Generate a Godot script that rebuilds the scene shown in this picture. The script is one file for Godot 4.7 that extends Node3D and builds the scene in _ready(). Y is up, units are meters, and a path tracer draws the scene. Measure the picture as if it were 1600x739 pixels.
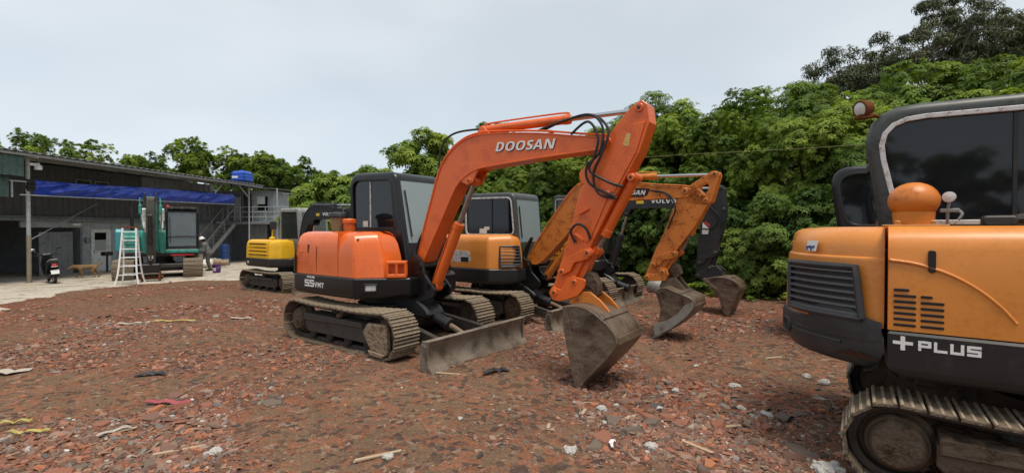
extends Node3D
# A yard of used excavators on a field of crushed brick, a two-storey shed behind, a green thicket to the right.
# World axes: x to the right of the photograph, y up, -z away from the camera. One unit is one metre.

var M := {}
var taken := {}
var rng := RandomNumberGenerator.new()
const TH := 0.6353          # heading of the parked row: forward = (cos TH, 0, sin TH)

# ---------------------------------------------------------------- mesh builder
class Mb:
	var v := PackedVector3Array()
	var xf := Transform3D.IDENTITY
	func tri(a: Vector3, b: Vector3, c: Vector3):
		v.append(xf * a); v.append(xf * b); v.append(xf * c)
	func quad(a: Vector3, b: Vector3, c: Vector3, d: Vector3):
		tri(a, b, c); tri(a, c, d)
	func fix(from: int):
		# closed pieces face outwards whatever the order they were drawn in
		var vol := 0.0
		var o := v[from] if from < v.size() else Vector3.ZERO
		for i in range(from, v.size(), 3):
			vol += (v[i] - o).dot((v[i + 1] - o).cross(v[i + 2] - o))
		if vol < 0.0:
			for i in range(from, v.size(), 3):
				var t := v[i + 1]
				v[i + 1] = v[i + 2]
				v[i + 2] = t
	func cap(ring: PackedVector3Array, flip: bool):
		var n := Vector3.ZERO
		var cn := ring.size()
		for i in cn:
			n += (ring[i] - ring[0]).cross(ring[(i + 1) % cn] - ring[0])
		if n.length() < 1e-12: return
		n = n.normalized()
		var ux := n.cross(Vector3.UP if absf(n.y) < 0.9 else Vector3.RIGHT).normalized()
		var uy := n.cross(ux)
		var p2 := PackedVector2Array()
		for p in ring: p2.append(Vector2(p.dot(ux), p.dot(uy)))
		var idx := Geometry2D.triangulate_polygon(p2)
		for i in range(0, idx.size(), 3):
			var a := ring[idx[i]]; var b := ring[idx[i + 1]]; var c := ring[idx[i + 2]]
			var out := ((b - a).cross(c - a)).dot(n) > 0.0
			if out != flip: tri(a, b, c)
			else: tri(a, c, b)
	func loft(rings: Array, caps := true, closed := true):
		var s := v.size()
		var n: int = rings[0].size()
		for k in rings.size() - 1:
			var r0: PackedVector3Array = rings[k]
			var r1: PackedVector3Array = rings[k + 1]
			for i in (n if closed else n - 1):
				var j := (i + 1) % n
				quad(r0[i], r0[j], r1[j], r1[i])
		if caps:
			cap(rings[0], true); cap(rings[rings.size() - 1], false)
			fix(s)
	static func inset(p: PackedVector2Array, d: float) -> PackedVector2Array:
		var n := p.size()
		var area := 0.0
		for i in n: area += p[i].cross(p[(i + 1) % n])
		var sg := 1.0 if area > 0.0 else -1.0
		var r := PackedVector2Array()
		for i in n:
			var e0 := (p[i] - p[(i + n - 1) % n]).normalized()
			var e1 := (p[(i + 1) % n] - p[i]).normalized()
			var n0 := Vector2(-e0.y, e0.x) * sg
			var n1 := Vector2(-e1.y, e1.x) * sg
			var m := n0 + n1
			var den := maxf(0.35, 1.0 + n0.dot(n1))
			r.append(p[i] + m / den * d)
		return r
	static func lift(p: PackedVector2Array, z: float) -> PackedVector3Array:
		var r := PackedVector3Array()
		for q in p: r.append(Vector3(q.x, q.y, z))
		return r
	# an outline in the x-y plane, thickened along z, with its edges chamfered
	func ext(p: PackedVector2Array, z0: float, z1: float, bev := 0.006):
		if bev > 0.0:
			var q := inset(p, bev)
			loft([lift(q, z0), lift(p, z0 + bev), lift(p, z1 - bev), lift(q, z1)])
		else:
			loft([lift(p, z0), lift(p, z1)])
	func box(c: Vector3, s: Vector3, bev := 0.008):
		var h := s * 0.5
		if bev <= 0.0:
			var q := PackedVector2Array([Vector2(c.x - h.x, c.y - h.y), Vector2(c.x + h.x, c.y - h.y), Vector2(c.x + h.x, c.y + h.y), Vector2(c.x - h.x, c.y + h.y)])
			loft([lift(q, c.z - h.z), lift(q, c.z + h.z)])
			return
		bev = minf(bev, minf(h.x, minf(h.y, h.z)) * 0.9)
		var p := PackedVector2Array()
		var x0 := c.x - h.x; var x1 := c.x + h.x; var y0 := c.y - h.y; var y1 := c.y + h.y
		p = PackedVector2Array([Vector2(x0 + bev, y0), Vector2(x1 - bev, y0), Vector2(x1, y0 + bev), Vector2(x1, y1 - bev), Vector2(x1 - bev, y1), Vector2(x0 + bev, y1), Vector2(x0, y1 - bev), Vector2(x0, y0 + bev)])
		ext(p, c.z - h.z, c.z + h.z, bev * 0.8)
	# a frame: the outline with the inner outline cut out (same number of points)
	func frame(po: PackedVector2Array, pi: PackedVector2Array, z0: float, z1: float, bev := 0.005):
		var qo := inset(po, bev); var qi := inset(pi, -bev)
		var rs := [lift(qo, z0), lift(po, z0 + bev), lift(po, z1 - bev), lift(qo, z1), lift(qi, z1), lift(pi, z1 - bev), lift(pi, z0 + bev), lift(qi, z0), lift(qo, z0)]
		var s := v.size()
		loft(rs, false)
		fix(s)
	func tube(path: PackedVector3Array, r: float, seg := 8, r_end := -1.0, cap_it := true):
		if r_end < 0.0: r_end = r
		var n := path.size()
		if n < 2: return
		var rings := []
		var up := Vector3.UP
		var t0 := (path[1] - path[0]).normalized()
		if absf(t0.dot(up)) > 0.9: up = Vector3.RIGHT
		var side := t0.cross(up).normalized()
		for i in n:
			var t := (path[mini(i + 1, n - 1)] - path[maxi(i - 1, 0)]).normalized()
			side = (side - t * side.dot(t)).normalized()
			var b := t.cross(side)
			var rr := lerpf(r, r_end, float(i) / (n - 1))
			var ring := PackedVector3Array()
			for k in seg:
				var a := TAU * k / seg
				ring.append(path[i] + (side * cos(a) + b * sin(a)) * rr)
			rings.append(ring)
		var s := v.size()
		loft(rings, cap_it)
		fix(s)
	# a turned shape: profile of (radius, height) along the axis from a towards b
	func lathe(a: Vector3, dir: Vector3, prof: Array, seg := 16):
		var t := dir.normalized()
		var up := Vector3.UP if absf(t.y) < 0.9 else Vector3.RIGHT
		var s0 := t.cross(up).normalized()
		var b := t.cross(s0)
		var rings := []
		for q in prof:
			var ring := PackedVector3Array()
			for k in seg:
				var an := TAU * k / seg
				ring.append(a + t * q[1] + (s0 * cos(an) + b * sin(an)) * maxf(q[0], 0.0004))
			rings.append(ring)
		loft(rings, true)
	func cyl(a: Vector3, b: Vector3, r: float, seg := 16, bev := 0.004):
		var l := (b - a).length()
		bev = minf(bev, minf(r, l * 0.5) * 0.8)
		lathe(a, b - a, [[r - bev, 0.0], [r, bev], [r, l - bev], [r - bev, l]], seg)
	func ball(c: Vector3, r: Vector3, seg := 12, rings_n := 8):
		var old := xf
		xf = xf * Transform3D(Basis.from_scale(r), c)
		var prof := []
		for i in rings_n + 1:
			var a := PI * i / rings_n
			prof.append([sin(a), -cos(a)])
		lathe(Vector3.ZERO, Vector3.UP, prof, seg)
		xf = old

func commit(mb: Mb, mat: Material, crease := 38.0) -> ArrayMesh:
	var v := mb.v
	var n := v.size()
	var fn := PackedVector3Array(); fn.resize(n / 3)
	var fu := PackedVector3Array(); fu.resize(n / 3)
	var at := {}
	var keys: Array[Vector3i] = []
	keys.resize(n)
	for i in range(0, n, 3):
		var c := (v[i + 1] - v[i]).cross(v[i + 2] - v[i])
		fn[i / 3] = c
		fu[i / 3] = c.normalized()
		for k in 3:
			var key := Vector3i((v[i + k] * 5000.0).round())
			keys[i + k] = key
			if at.has(key): at[key].append(i / 3)
			else: at[key] = [i / 3]
	var cs := cos(deg_to_rad(crease))
	var ov := PackedVector3Array(); ov.resize(n)
	var on := PackedVector3Array(); on.resize(n)
	for i in range(0, n, 3):
		var f := i / 3
		var u := fu[f]
		for k in 3:
			var s := Vector3.ZERO
			for g in at[keys[i + k]]:
				if fu[g].dot(u) > cs: s += fn[g]
			s = s.normalized()
			if s == Vector3.ZERO: s = u
			var w: int = i + (0 if k == 0 else 3 - k)      # Godot's front faces run clockwise
			ov[w] = v[i + k]; on[w] = s
	var arr := []
	arr.resize(Mesh.ARRAY_MAX)
	arr[Mesh.ARRAY_VERTEX] = ov
	arr[Mesh.ARRAY_NORMAL] = on
	var m := ArrayMesh.new()
	if n > 0:
		m.add_surface_from_arrays(Mesh.PRIMITIVE_TRIANGLES, arr)
		if mat: m.surface_set_material(0, mat)
	return m

# ---------------------------------------------------------------- node helpers
func numbered(parent: Node, called: String) -> String:
	var key := str(parent.get_instance_id()) + called
	var n: int = taken.get(key, 0)
	taken[key] = n + 1
	return called if n == 0 else "%s_%03d" % [called, n]

func tag(o: Node, label := "", category := "", group := "", kind := ""):
	if label: o.set_meta("label", label)
	if category: o.set_meta("category", category)
	if group: o.set_meta("group", group)
	if kind: o.set_meta("kind", kind)

func thing(called: String, label: String, category: String, at := Vector3.ZERO, turn := 0.0, group := "") -> Node3D:
	var o := Node3D.new()
	o.name = numbered(self, called)
	add_child(o)
	o.position = at
	o.rotation.y = turn
	tag(o, label, category, group)
	return o

func put(parent: Node, called: String, mesh: Mesh) -> MeshInstance3D:
	var o := MeshInstance3D.new()
	o.name = numbered(parent, called)
	o.mesh = mesh
	parent.add_child(o)
	return o

func part(parent: Node, called: String, mb: Mb, mat: Material, crease := 38.0) -> MeshInstance3D:
	return put(parent, called, commit(mb, mat, crease))

func structure(called: String, mb: Mb, mat: Material, crease := 38.0) -> MeshInstance3D:
	var o := part(self, called, mb, mat, crease)
	o.set_meta("kind", "structure")
	return o

func copy_of(o: Node3D, label := "") -> Node3D:
	var base := String(o.name)
	if base.length() > 4 and base[-4] == "_" and base.right(3).is_valid_int(): base = base.left(base.length() - 4)
	var c: Node3D = o.duplicate()
	c.name = numbered(self, base)
	add_child(c)
	if label: c.set_meta("label", label)
	return c

func P(a: Array) -> PackedVector2Array:
	var r := PackedVector2Array()
	for i in range(0, a.size(), 2): r.append(Vector2(a[i], a[i + 1]))
	return r

# corners rounded: every corner gives seg + 1 points
func rp(a: Array, rad, seg := 5) -> PackedVector2Array:
	var p := P(a)
	var n := p.size()
	var r := PackedVector2Array()
	for i in n:
		var ra: float = rad[i] if rad is Array else rad
		var a0 := p[(i + n - 1) % n] - p[i]
		var a1 := p[(i + 1) % n] - p[i]
		var d0 := a0.normalized(); var d1 := a1.normalized()
		var ang := acos(clampf(d0.dot(d1), -1.0, 1.0))
		var l := ra / maxf(tan(ang * 0.5), 0.05)
		l = minf(l, minf(a0.length(), a1.length()) * 0.49)
		var s := p[i] + d0 * l; var e := p[i] + d1 * l
		for k in seg + 1:
			var t := float(k) / seg
			r.append(s.lerp(p[i], t).lerp(p[i].lerp(e, t), t))
	return r

func smooth(pts: Array, per := 6) -> PackedVector3Array:
	var r := PackedVector3Array()
	var n := pts.size()
	for i in n - 1:
		var p0: Vector3 = pts[maxi(i - 1, 0)]; var p1: Vector3 = pts[i]; var p2: Vector3 = pts[i + 1]; var p3: Vector3 = pts[mini(i + 2, n - 1)]
		for k in per:
			r.append(p1.cubic_interpolate(p2, p0, p3, float(k) / per))
	r.append(pts[n - 1])
	return r

func smooth2(a: Array, per := 5) -> PackedVector2Array:
	var pts := []
	for i in range(0, a.size(), 2): pts.append(Vector3(a[i], a[i + 1], 0))
	var r := PackedVector2Array()
	for q in smooth(pts, per): r.append(Vector2(q.x, q.y))
	return r

const STROKES := {"P": [[0, 0, 0, 1, 1, 1, 1, 0.45, 0, 0.45]], "L": [[0, 1, 0, 0, 1, 0]], "U": [[0, 1, 0, 0, 1, 0, 1, 1]], "S": [[1, 1, 0, 1, 0, 0.5, 1, 0.5, 1, 0, 0, 0]],
	"5": [[1, 1, 0, 1, 0, 0.55, 1, 0.5, 1, 0, 0, 0]], "V": [[0, 1, 0.45, 0, 0.9, 1]], "M": [[0, 0, 0, 1, 0.5, 0.35, 1, 1, 1, 0]], "T": [[0, 1, 1, 1], [0.5, 1, 0.5, 0]]}

# square technical lettering drawn with a broad stroke
func block_letters(parent: Node, what: String, pos: Vector3, h: float, w: float, gap: float, th: float, m: Material):
	var x := 0.0
	for ch in what:
		var mb := Mb.new()
		var z := 0.0
		for st in STROKES[ch]:
			for i in range(0, st.size() - 2, 2):
				var p := Vector2(x + th * 0.5 + st[i] * (w - th), th * 0.5 + st[i + 1] * (h - th))
				var q := Vector2(x + th * 0.5 + st[i + 2] * (w - th), th * 0.5 + st[i + 3] * (h - th))
				var d := (q - p).normalized() * th * 0.5
				var n := Vector2(-d.y, d.x)
				mb.ext(PackedVector2Array([p - d - n, q + d - n, q + d + n, p - d + n]), 0.0, 0.003 + z, 0.0)
				z += 0.0004
		var o := part(parent, "letter", mb, m, 20.0)
		o.position = pos
		x += w + gap

func letters(parent: Node, called: String, what: String, height: float, pos: Vector3, basis: Basis, mat: Material, stretch := 1.0, slant := 0.0, bold := 0.6, center := true) -> MeshInstance3D:
	var fnt := SystemFont.new()
	fnt.font_names = PackedStringArray(["Droid Sans"])
	fnt.font_weight = 700
	var fv := FontVariation.new()
	fv.base_font = fnt
	fv.variation_embolden = bold * 0.0
	var t := TextMesh.new()
	t.text = what
	t.font = fv
	t.font_size = 48
	t.pixel_size = 0.01
	t.depth = 0.02
	t.curve_step = 2.0
	var arr := t.get_mesh_arrays()
	var vs: PackedVector3Array = arr[Mesh.ARRAY_VERTEX]
	var lo := Vector3(1e9, 1e9, 1e9); var hi := -lo
	for q in vs: lo = lo.min(q); hi = hi.max(q)
	var k := height / maxf(hi.y - lo.y, 0.001)
	for i in vs.size():
		var q := vs[i]
		var y := (q.y - lo.y) * k
		var x := (q.x - (lo.x + hi.x) * 0.5 if center else q.x - lo.x) * k * stretch + y * slant
		vs[i] = Vector3(x, y, 0.003 if q.z > 0.0 else -0.001)
	arr[Mesh.ARRAY_VERTEX] = vs
	var m := ArrayMesh.new()
	var clean := []
	clean.resize(Mesh.ARRAY_MAX)
	clean[Mesh.ARRAY_VERTEX] = vs
	clean[Mesh.ARRAY_NORMAL] = arr[Mesh.ARRAY_NORMAL]
	clean[Mesh.ARRAY_INDEX] = arr[Mesh.ARRAY_INDEX]
	m.add_surface_from_arrays(Mesh.PRIMITIVE_TRIANGLES, clean)
	m.surface_set_material(0, mat)
	var o := put(parent, called, m)
	o.transform = Transform3D(basis, pos)
	return o

# ---------------------------------------------------------------- materials
func noise(seed_n: int, freq: float, octaves := 4, kind := FastNoiseLite.TYPE_SIMPLEX_SMOOTH) -> FastNoiseLite:
	var n := FastNoiseLite.new()
	n.seed = seed_n
	n.noise_type = kind
	n.frequency = freq
	n.fractal_octaves = octaves
	return n

func tex_of(img: Image) -> ImageTexture:
	img.generate_mipmaps()
	return ImageTexture.create_from_image(img)

# a tinting texture: white where clean, the dirt colour where two seamless noises agree
func grime(seed_n: int, dirt: Color, amount: float, f1 := 0.012, f2 := 0.06, size := 384, spot := 0.0, white := Color(1, 1, 1)) -> ImageTexture:
	var a := noise(seed_n, f1, 4).get_seamless_image(size, size)
	var b := noise(seed_n + 7, f2, 3).get_seamless_image(size, size)
	var img := Image.create(size, size, false, Image.FORMAT_RGB8)
	for y in size:
		for x in size:
			var u := a.get_pixel(x, y).r
			var w := b.get_pixel(x, y).r
			var t := smoothstep(0.45, 0.85, u * 0.6 + w * 0.4) * amount + (w - 0.5) * 0.12 * amount
			if spot > 0.0 and w > 0.78 and u > 0.45: t += spot
			img.set_pixel(x, y, white.lerp(dirt, clampf(t, 0.0, 1.0)))
	return tex_of(img)

func lin(r: float, g: float, b: float) -> Color:
	return Color(r, g, b).linear_to_srgb()

func mat(called: String, r: float, g: float, b: float, rough := 0.6, tex: Texture2D = null, scale := 1.0, metal := 0.0) -> StandardMaterial3D:
	var m := StandardMaterial3D.new()
	m.resource_name = called
	m.albedo_color = lin(r, g, b)
	m.roughness = rough
	m.metallic = metal
	if rough > 0.7: m.metallic_specular = 0.12      # dusty, matt surfaces
	if tex:
		m.albedo_texture = tex
		m.uv1_triplanar = true
		m.uv1_scale = Vector3.ONE * scale
	M[called] = m
	return m

func bumpy(m: StandardMaterial3D, seed_n: int, freq: float, strength: float, size := 256):
	var im := noise(seed_n, freq, 4).get_seamless_image(size, size)
	im.convert(Image.FORMAT_RGBA8)
	im.bump_map_to_normal_map(strength)
	m.normal_enabled = true
	m.normal_texture = tex_of(im)
	m.normal_scale = 1.0

func make_materials():
	var g_paint := grime(11, Color(0.66, 0.54, 0.44), 0.34, 0.006, 0.07, 512, 0.14)
	var g_clean := grime(25, Color(0.72, 0.60, 0.50), 0.18, 0.006, 0.08, 384, 0.08)
	var g_worn := grime(12, Color(0.50, 0.38, 0.30), 0.5, 0.012, 0.07, 384, 0.35)
	var g_mud := grime(13, Color(0.66, 0.60, 0.54), 0.8, 0.010, 0.09, 384, 0.15)
	var g_scraped := grime(24, Color(0.50, 0.44, 0.38), 0.95, 0.006, 0.13, 512, 0.3)
	var g_dark := grime(14, Color(1.0, 0.95, 0.88), 0.7, 0.008, 0.05, 384, 0.12, Color(0.72, 0.72, 0.73))
	var o := mat("orange", 0.78, 0.14, 0.015, 0.36, g_paint, 0.9)
	o.clearcoat_enabled = true; o.clearcoat = 0.2; o.clearcoat_roughness = 0.3
	mat("orange_hood", 0.76, 0.145, 0.018, 0.30, g_paint, 0.7)
	M.orange_hood.clearcoat_enabled = true; M.orange_hood.clearcoat = 0.35; M.orange_hood.clearcoat_roughness = 0.15
	mat("orange_old", 0.64, 0.20, 0.028, 0.42, g_worn, 0.8)
	mat("orange_hood_old", 0.68, 0.25, 0.045, 0.36, g_clean, 0.8)
	mat("yellow", 0.85, 0.49, 0.02, 0.38, g_paint, 0.8)
	mat("turquoise", 0.05, 0.30, 0.26, 0.42, g_worn, 0.8)
	mat("charcoal", 0.035, 0.036, 0.038, 0.42, g_dark, 0.9)
	mat("black_paint", 0.014, 0.014, 0.016, 0.36, g_dark, 0.8)
	mat("bumper", 0.060, 0.063, 0.068, 0.5, g_dark, 1.3)
	mat("grille_grey", 0.115, 0.118, 0.122, 0.45)
	mat("cab_black", 0.020, 0.020, 0.024, 0.3, g_dark, 0.7)
	mat("cab_grey", 0.27, 0.28, 0.27, 0.4, g_worn, 0.8)
	mat("cab_green_grey", 0.05, 0.058, 0.054, 0.4, g_worn, 0.8)
	mat("boom_grey", 0.040, 0.042, 0.046, 0.45, g_dark, 0.8)
	mat("dark_steel", 0.05, 0.043, 0.037, 0.6, g_mud, 1.1)
	mat("grease_and_shade", 0.012, 0.011, 0.010, 0.5)  # greasy black, also the painted shade of slots, gaps and hollows
	mat("rubber", 0.015, 0.015, 0.016, 0.55)
	mat("mud", 0.28, 0.215, 0.155, 0.9, g_mud, 1.6)
	bumpy(M.mud, 31, 0.03, 6.0)
	mat("mud_dark", 0.125, 0.092, 0.068, 0.9, g_mud, 1.3)
	bumpy(M.mud_dark, 32, 0.03, 6.0)
	mat("grouser", 0.33, 0.27, 0.195, 0.6, g_mud, 3.0)
	mat("shoe", 0.17, 0.132, 0.095, 0.9, g_mud, 2.4)
	bumpy(M.shoe, 33, 0.05, 5.0)
	mat("bucket", 0.145, 0.103, 0.070, 0.45, g_scraped, 0.9)
	bumpy(M.bucket, 34, 0.02, 3.0)
	mat("bucket_worn", 0.27, 0.27, 0.245, 0.5, g_mud, 1.6)
	mat("blade", 0.21, 0.172, 0.132, 0.6, g_scraped, 0.8)
	bumpy(M.blade, 35, 0.02, 3.0)
	mat("chrome", 0.55, 0.55, 0.56, 0.16, null, 1.0, 1.0)
	mat("rod_rusty", 0.35, 0.31, 0.28, 0.3, g_mud, 3.0, 0.7)
	mat("white_print", 0.80, 0.80, 0.78, 0.5)
	mat("silver_trim", 0.62, 0.63, 0.63, 0.4, g_worn, 2.0)
	mat("yellow_print", 0.72, 0.50, 0.05, 0.5)
	mat("red_print", 0.55, 0.03, 0.03, 0.5)
	mat("old_sticker", 0.72, 0.50, 0.16, 0.6, g_worn, 6.0)
	mat("lamp_glass", 0.62, 0.62, 0.60, 0.12)
	mat("rust", 0.16, 0.065, 0.03, 0.85, g_mud, 3.0)
	mat("rust_dark", 0.06, 0.026, 0.016, 0.9)
	mat("tan_plastic", 0.30, 0.22, 0.12, 0.5, g_worn, 3.0)
	mat("seat_cloth", 0.03, 0.03, 0.032, 0.9)
	var gl := mat("tinted_glass", 0.012, 0.013, 0.016, 0.04)
	gl.transparency = BaseMaterial3D.TRANSPARENCY_ALPHA
	gl.albedo_color.a = 0.90
	var gc := mat("clear_glass", 0.35, 0.42, 0.44, 0.03)
	gc.transparency = BaseMaterial3D.TRANSPARENCY_ALPHA
	gc.albedo_color.a = 0.16
	var gb := mat("sky_pale_glass", 0.36, 0.45, 0.47, 0.05)  # pale body colour stands in for sky reflected on the pane
	gb.transparency = BaseMaterial3D.TRANSPARENCY_ALPHA
	gb.albedo_color.a = 0.55

# ---------------------------------------------------------------- light, air, camera
func make_camera_and_light():
	var cam := Camera3D.new()
	cam.name = "camera"
	add_child(cam)
	cam.position = Vector3(0, 1.62, 0)
	cam.rotation.x = -atan(11.5 / 740.0)
	cam.fov = rad_to_deg(2.0 * atan(369.5 / 740.0))
	cam.near = 0.05
	cam.far = 900.0
	cam.current = true
	var we := WorldEnvironment.new()
	we.name = "world_environment"
	var env := Environment.new()
	env.background_mode = Environment.BG_SKY
	env.sky = Sky.new()
	env.sky.sky_material = cloudy_sky()
	env.tonemap_mode = Environment.TONE_MAPPER_LINEAR
	env.tonemap_exposure = 1.0
	env.sdfgi_enabled = true
	env.ssao_enabled = true
	env.ssil_enabled = true
	we.environment = env
	add_child(we)
	var sun := DirectionalLight3D.new()
	sun.name = "sun"
	add_child(sun)
	sun.rotation_degrees = Vector3(-72, 34, 0)
	sun.light_energy = 1.0
	sun.light_color = Color(1.0, 0.96, 0.90)
	sun.light_angular_distance = 22.0
	sun.shadow_enabled = true

func cloudy_sky() -> PanoramaSkyMaterial:
	# an even, thin overcast: pale blue-grey, broken only by broad soft cloud
	var w := 512; var h := 256
	var n := noise(71, 1.1, 4)
	var to_sun := Vector3(0.45, 0.80, -0.40)
	var img := Image.create(w, h, false, Image.FORMAT_RGBF)
	for y in h:
		var el := (0.5 - (y + 0.5) / h) * PI
		for x in w:
			var az := (x + 0.5) / w * TAU
			var d := Vector3(cos(el) * cos(az), sin(el), cos(el) * sin(az))
			var c: Color
			if d.y < 0.0:
				c = Color(0.30, 0.29, 0.28)
			else:
				var q := Vector3(d.x, d.y * 2.4, d.z)
				var t := clampf(n.get_noise_3dv(q) * 1.5 + 0.5, 0.0, 1.0)
				c = Color(0.54, 0.64, 0.72).lerp(Color(0.54, 0.59, 0.645), smoothstep(0.0, 0.55, d.y))
				c = c.lerp(Color(0.70, 0.75, 0.80), t * 0.75)
				c = c.lerp(Color(0.66, 0.77, 0.84), (1.0 - smoothstep(0.0, 0.35, d.y)) * 0.35)
			if d.y >= 0.0:
				# the cloud is thinner on the side where the sun stands behind it
				var k := 1.05 + 0.14 * d.dot(to_sun)
				c = Color(c.r * k, c.g * k, c.b * k)
			img.set_pixel(x, y, c)
	var m := PanoramaSkyMaterial.new()
	m.panorama = ImageTexture.create_from_image(img)
	return m

# ---------------------------------------------------------------- ground
var hn1: FastNoiseLite
var hn2: FastNoiseLite
var hn3: FastNoiseLite

func slope(x: float, z: float) -> float:
	var s := (-x - z) * 0.7071
	var k := maxf(0.0, s - 8.5)
	var d := 0.035 * k * k / (k + 1.5)
	return -0.55 * (1.0 - exp(-d / 0.55 - d * d * 1.4)) if d > 0.0 else 0.0

func ground_y(x: float, z: float) -> float:
	var f := exp(-maxf(0.0, Vector2(x, z).length() - 25.0) * 0.05)
	return slope(x, z) + (hn1.get_noise_2d(x, z) * 0.045 + hn2.get_noise_2d(x, z) * 0.02) * f

# 0 bare packed soil, 1 thick rubble
func rubble_at(x: float, z: float) -> float:
	var t := hn3.get_noise_2d(x, z) * 2.0 + hn1.get_noise_2d(x * 2.0 + 9.0, z * 2.0) * 0.7 + 0.48
	t -= 1.0 * exp(-(pow((x + 0.75) / 1.3, 2.0) + pow((z + 4.25) / 0.85, 2.0)))
	t -= 0.45 * exp(-(pow((x + 5.2) / 2.6, 2.0) + pow((z + 5.6) / 1.8, 2.0)))
	t -= 0.5 * exp(-(pow((x - 2.3) / 0.5, 2.0) + pow((z + 3.4) / 0.7, 2.0)))
	t += 0.45 * exp(-(pow((x - 1.2) / 2.2, 2.0) + pow((z + 3.0) / 1.6, 2.0)))
	t += 0.35 * exp(-(pow((x - 4.0) / 3.0, 2.0) + pow((z + 7.0) / 3.0, 2.0)))
	return smoothstep(0.05, 0.95, t)

func steps(lo: float, hi: float, n_lo: float, n_hi: float, fine: float) -> PackedFloat32Array:
	var out := PackedFloat32Array()
	var x := n_lo
	var st := fine
	var left := PackedFloat32Array()
	while x > lo:
		left.append(x)
		st *= 1.12
		x -= st
	left.append(lo)
	left.reverse()
	out.append_array(left)
	x = n_lo + fine
	while x < n_hi:
		out.append(x)
		x += fine
	st = fine
	while x < hi:
		out.append(x)
		st *= 1.12
		x += st
	out.append(hi)
	return out

func make_ground():
	hn1 = noise(5, 0.5, 3)
	hn2 = noise(6, 2.6, 3)
	hn3 = noise(8, 0.22, 2)
	var xs := steps(-420.0, 420.0, -6.5, 6.5, 0.085)
	var ds := steps(-30.0, 600.0, 1.6, 9.0, 0.085)
	var nx := xs.size(); var nd := ds.size()
	var vs := PackedVector3Array(); var cs := PackedColorArray(); var ns := PackedVector3Array(); var ix := PackedInt32Array()
	var soil := Color(0.285, 0.20, 0.145)
	var red := Color(0.29, 0.16, 0.112)
	for j in nd:
		for i in nx:
			var x := xs[i]; var z := -ds[j]
			vs.append(Vector3(x, ground_y(x, z), z))
			var k := rubble_at(x, z)
			var c := soil.lerp(red, k)
			var w := hn2.get_noise_2d(x * 0.4 + 40.0, z * 0.4) * 0.5 + hn1.get_noise_2d(x + 70.0, z) * 0.5
			c = c.lerp(Color(0.16, 0.115, 0.088), clampf(w * 0.8, 0.0, 0.6))
			cs.append(c)
	for j in nd:
		for i in nx:
			var a := vs[j * nx + mini(i + 1, nx - 1)] - vs[j * nx + maxi(i - 1, 0)]
			var b := vs[mini(j + 1, nd - 1) * nx + i] - vs[maxi(j - 1, 0) * nx + i]
			ns.append(a.cross(b).normalized())
			if i < nx - 1 and j < nd - 1:
				var q := j * nx + i
				ix.append_array(PackedInt32Array([q, q + nx, q + 1, q + 1, q + nx, q + nx + 1]))
	var arr := []
	arr.resize(Mesh.ARRAY_MAX)
	arr[Mesh.ARRAY_VERTEX] = vs; arr[Mesh.ARRAY_NORMAL] = ns; arr[Mesh.ARRAY_COLOR] = cs; arr[Mesh.ARRAY_INDEX] = ix
	var m := ArrayMesh.new()
	m.add_surface_from_arrays(Mesh.PRIMITIVE_TRIANGLES, arr)
	var gm := mat("earth", 1, 1, 1, 0.95)
	gm.vertex_color_use_as_albedo = true
	gm.albedo_texture = earth_texture()
	gm.uv1_triplanar = true
	gm.uv1_world_triplanar = true
	gm.uv1_scale = Vector3.ONE / 3.3
	bumpy(gm, 41, 0.03, 8.0, 512)
	m.surface_set_material(0, gm)
	var o := put(self, "ground", m)
	tag(o, "red-brown earth yard strewn with crushed brick", "ground", "", "structure")

func earth_texture() -> ImageTexture:
	var size := 768
	var cn := noise(21, 0.085, 1, FastNoiseLite.TYPE_CELLULAR)
	cn.cellular_return_type = FastNoiseLite.RETURN_CELL_VALUE
	cn.cellular_jitter = 1.0
	cn.domain_warp_enabled = true
	cn.domain_warp_amplitude = 6.0
	cn.domain_warp_frequency = 0.05
	var ce := cn.get_seamless_image(size, size)
	var fine := noise(22, 0.12, 3).get_seamless_image(size, size)
	var broad := noise(23, 0.012, 4).get_seamless_image(size, size)
	var img := Image.create(size, size, false, Image.FORMAT_RGB8)
	for y in size:
		for x in size:
			var c := ce.get_pixel(x, y).r
			var f := fine.get_pixel(x, y).r
			var b := broad.get_pixel(x, y).r
			var col := Color(0.86, 0.83, 0.80)
			if b > 0.36:
				if c < 0.16: col = Color(0.62, 0.62, 0.66)
				elif c < 0.34: col = Color(0.92, 0.76, 0.70)
				elif c < 0.40: col = Color(1.0, 1.0, 1.0)
				elif c < 0.62: col = Color(0.96, 0.80, 0.74)
				elif c > 0.86: col = Color(0.72, 0.68, 0.66)
			var k := 0.78 + 0.30 * f + 0.10 * (b - 0.5)
			img.set_pixel(x, y, Color(col.r * k, col.g * k, col.b * k))
	return tex_of(img)

func shard_mesh(sd: int, n: int, thick: float, long: float) -> ArrayMesh:
	var r := RandomNumberGenerator.new()
	r.seed = sd
	var p := PackedVector2Array()
	var a0 := r.randf() * TAU
	for i in n:
		var a := a0 + TAU * (i + r.randf_range(-0.28, 0.28)) / n
		p.append(Vector2(cos(a) * long, sin(a)) * r.randf_range(0.36, 0.56))
	var mb := Mb.new()
	mb.xf = Transform3D(Basis(Vector3.RIGHT, Vector3.BACK, Vector3.UP), Vector3.ZERO)
	var q := PackedVector2Array()
	for t in p: q.append(t * r.randf_range(0.72, 0.95))
	mb.loft([Mb.lift(p, -thick * 0.5), Mb.lift(q, thick * 0.5)])
	return commit(mb, null, 10.0)

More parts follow.
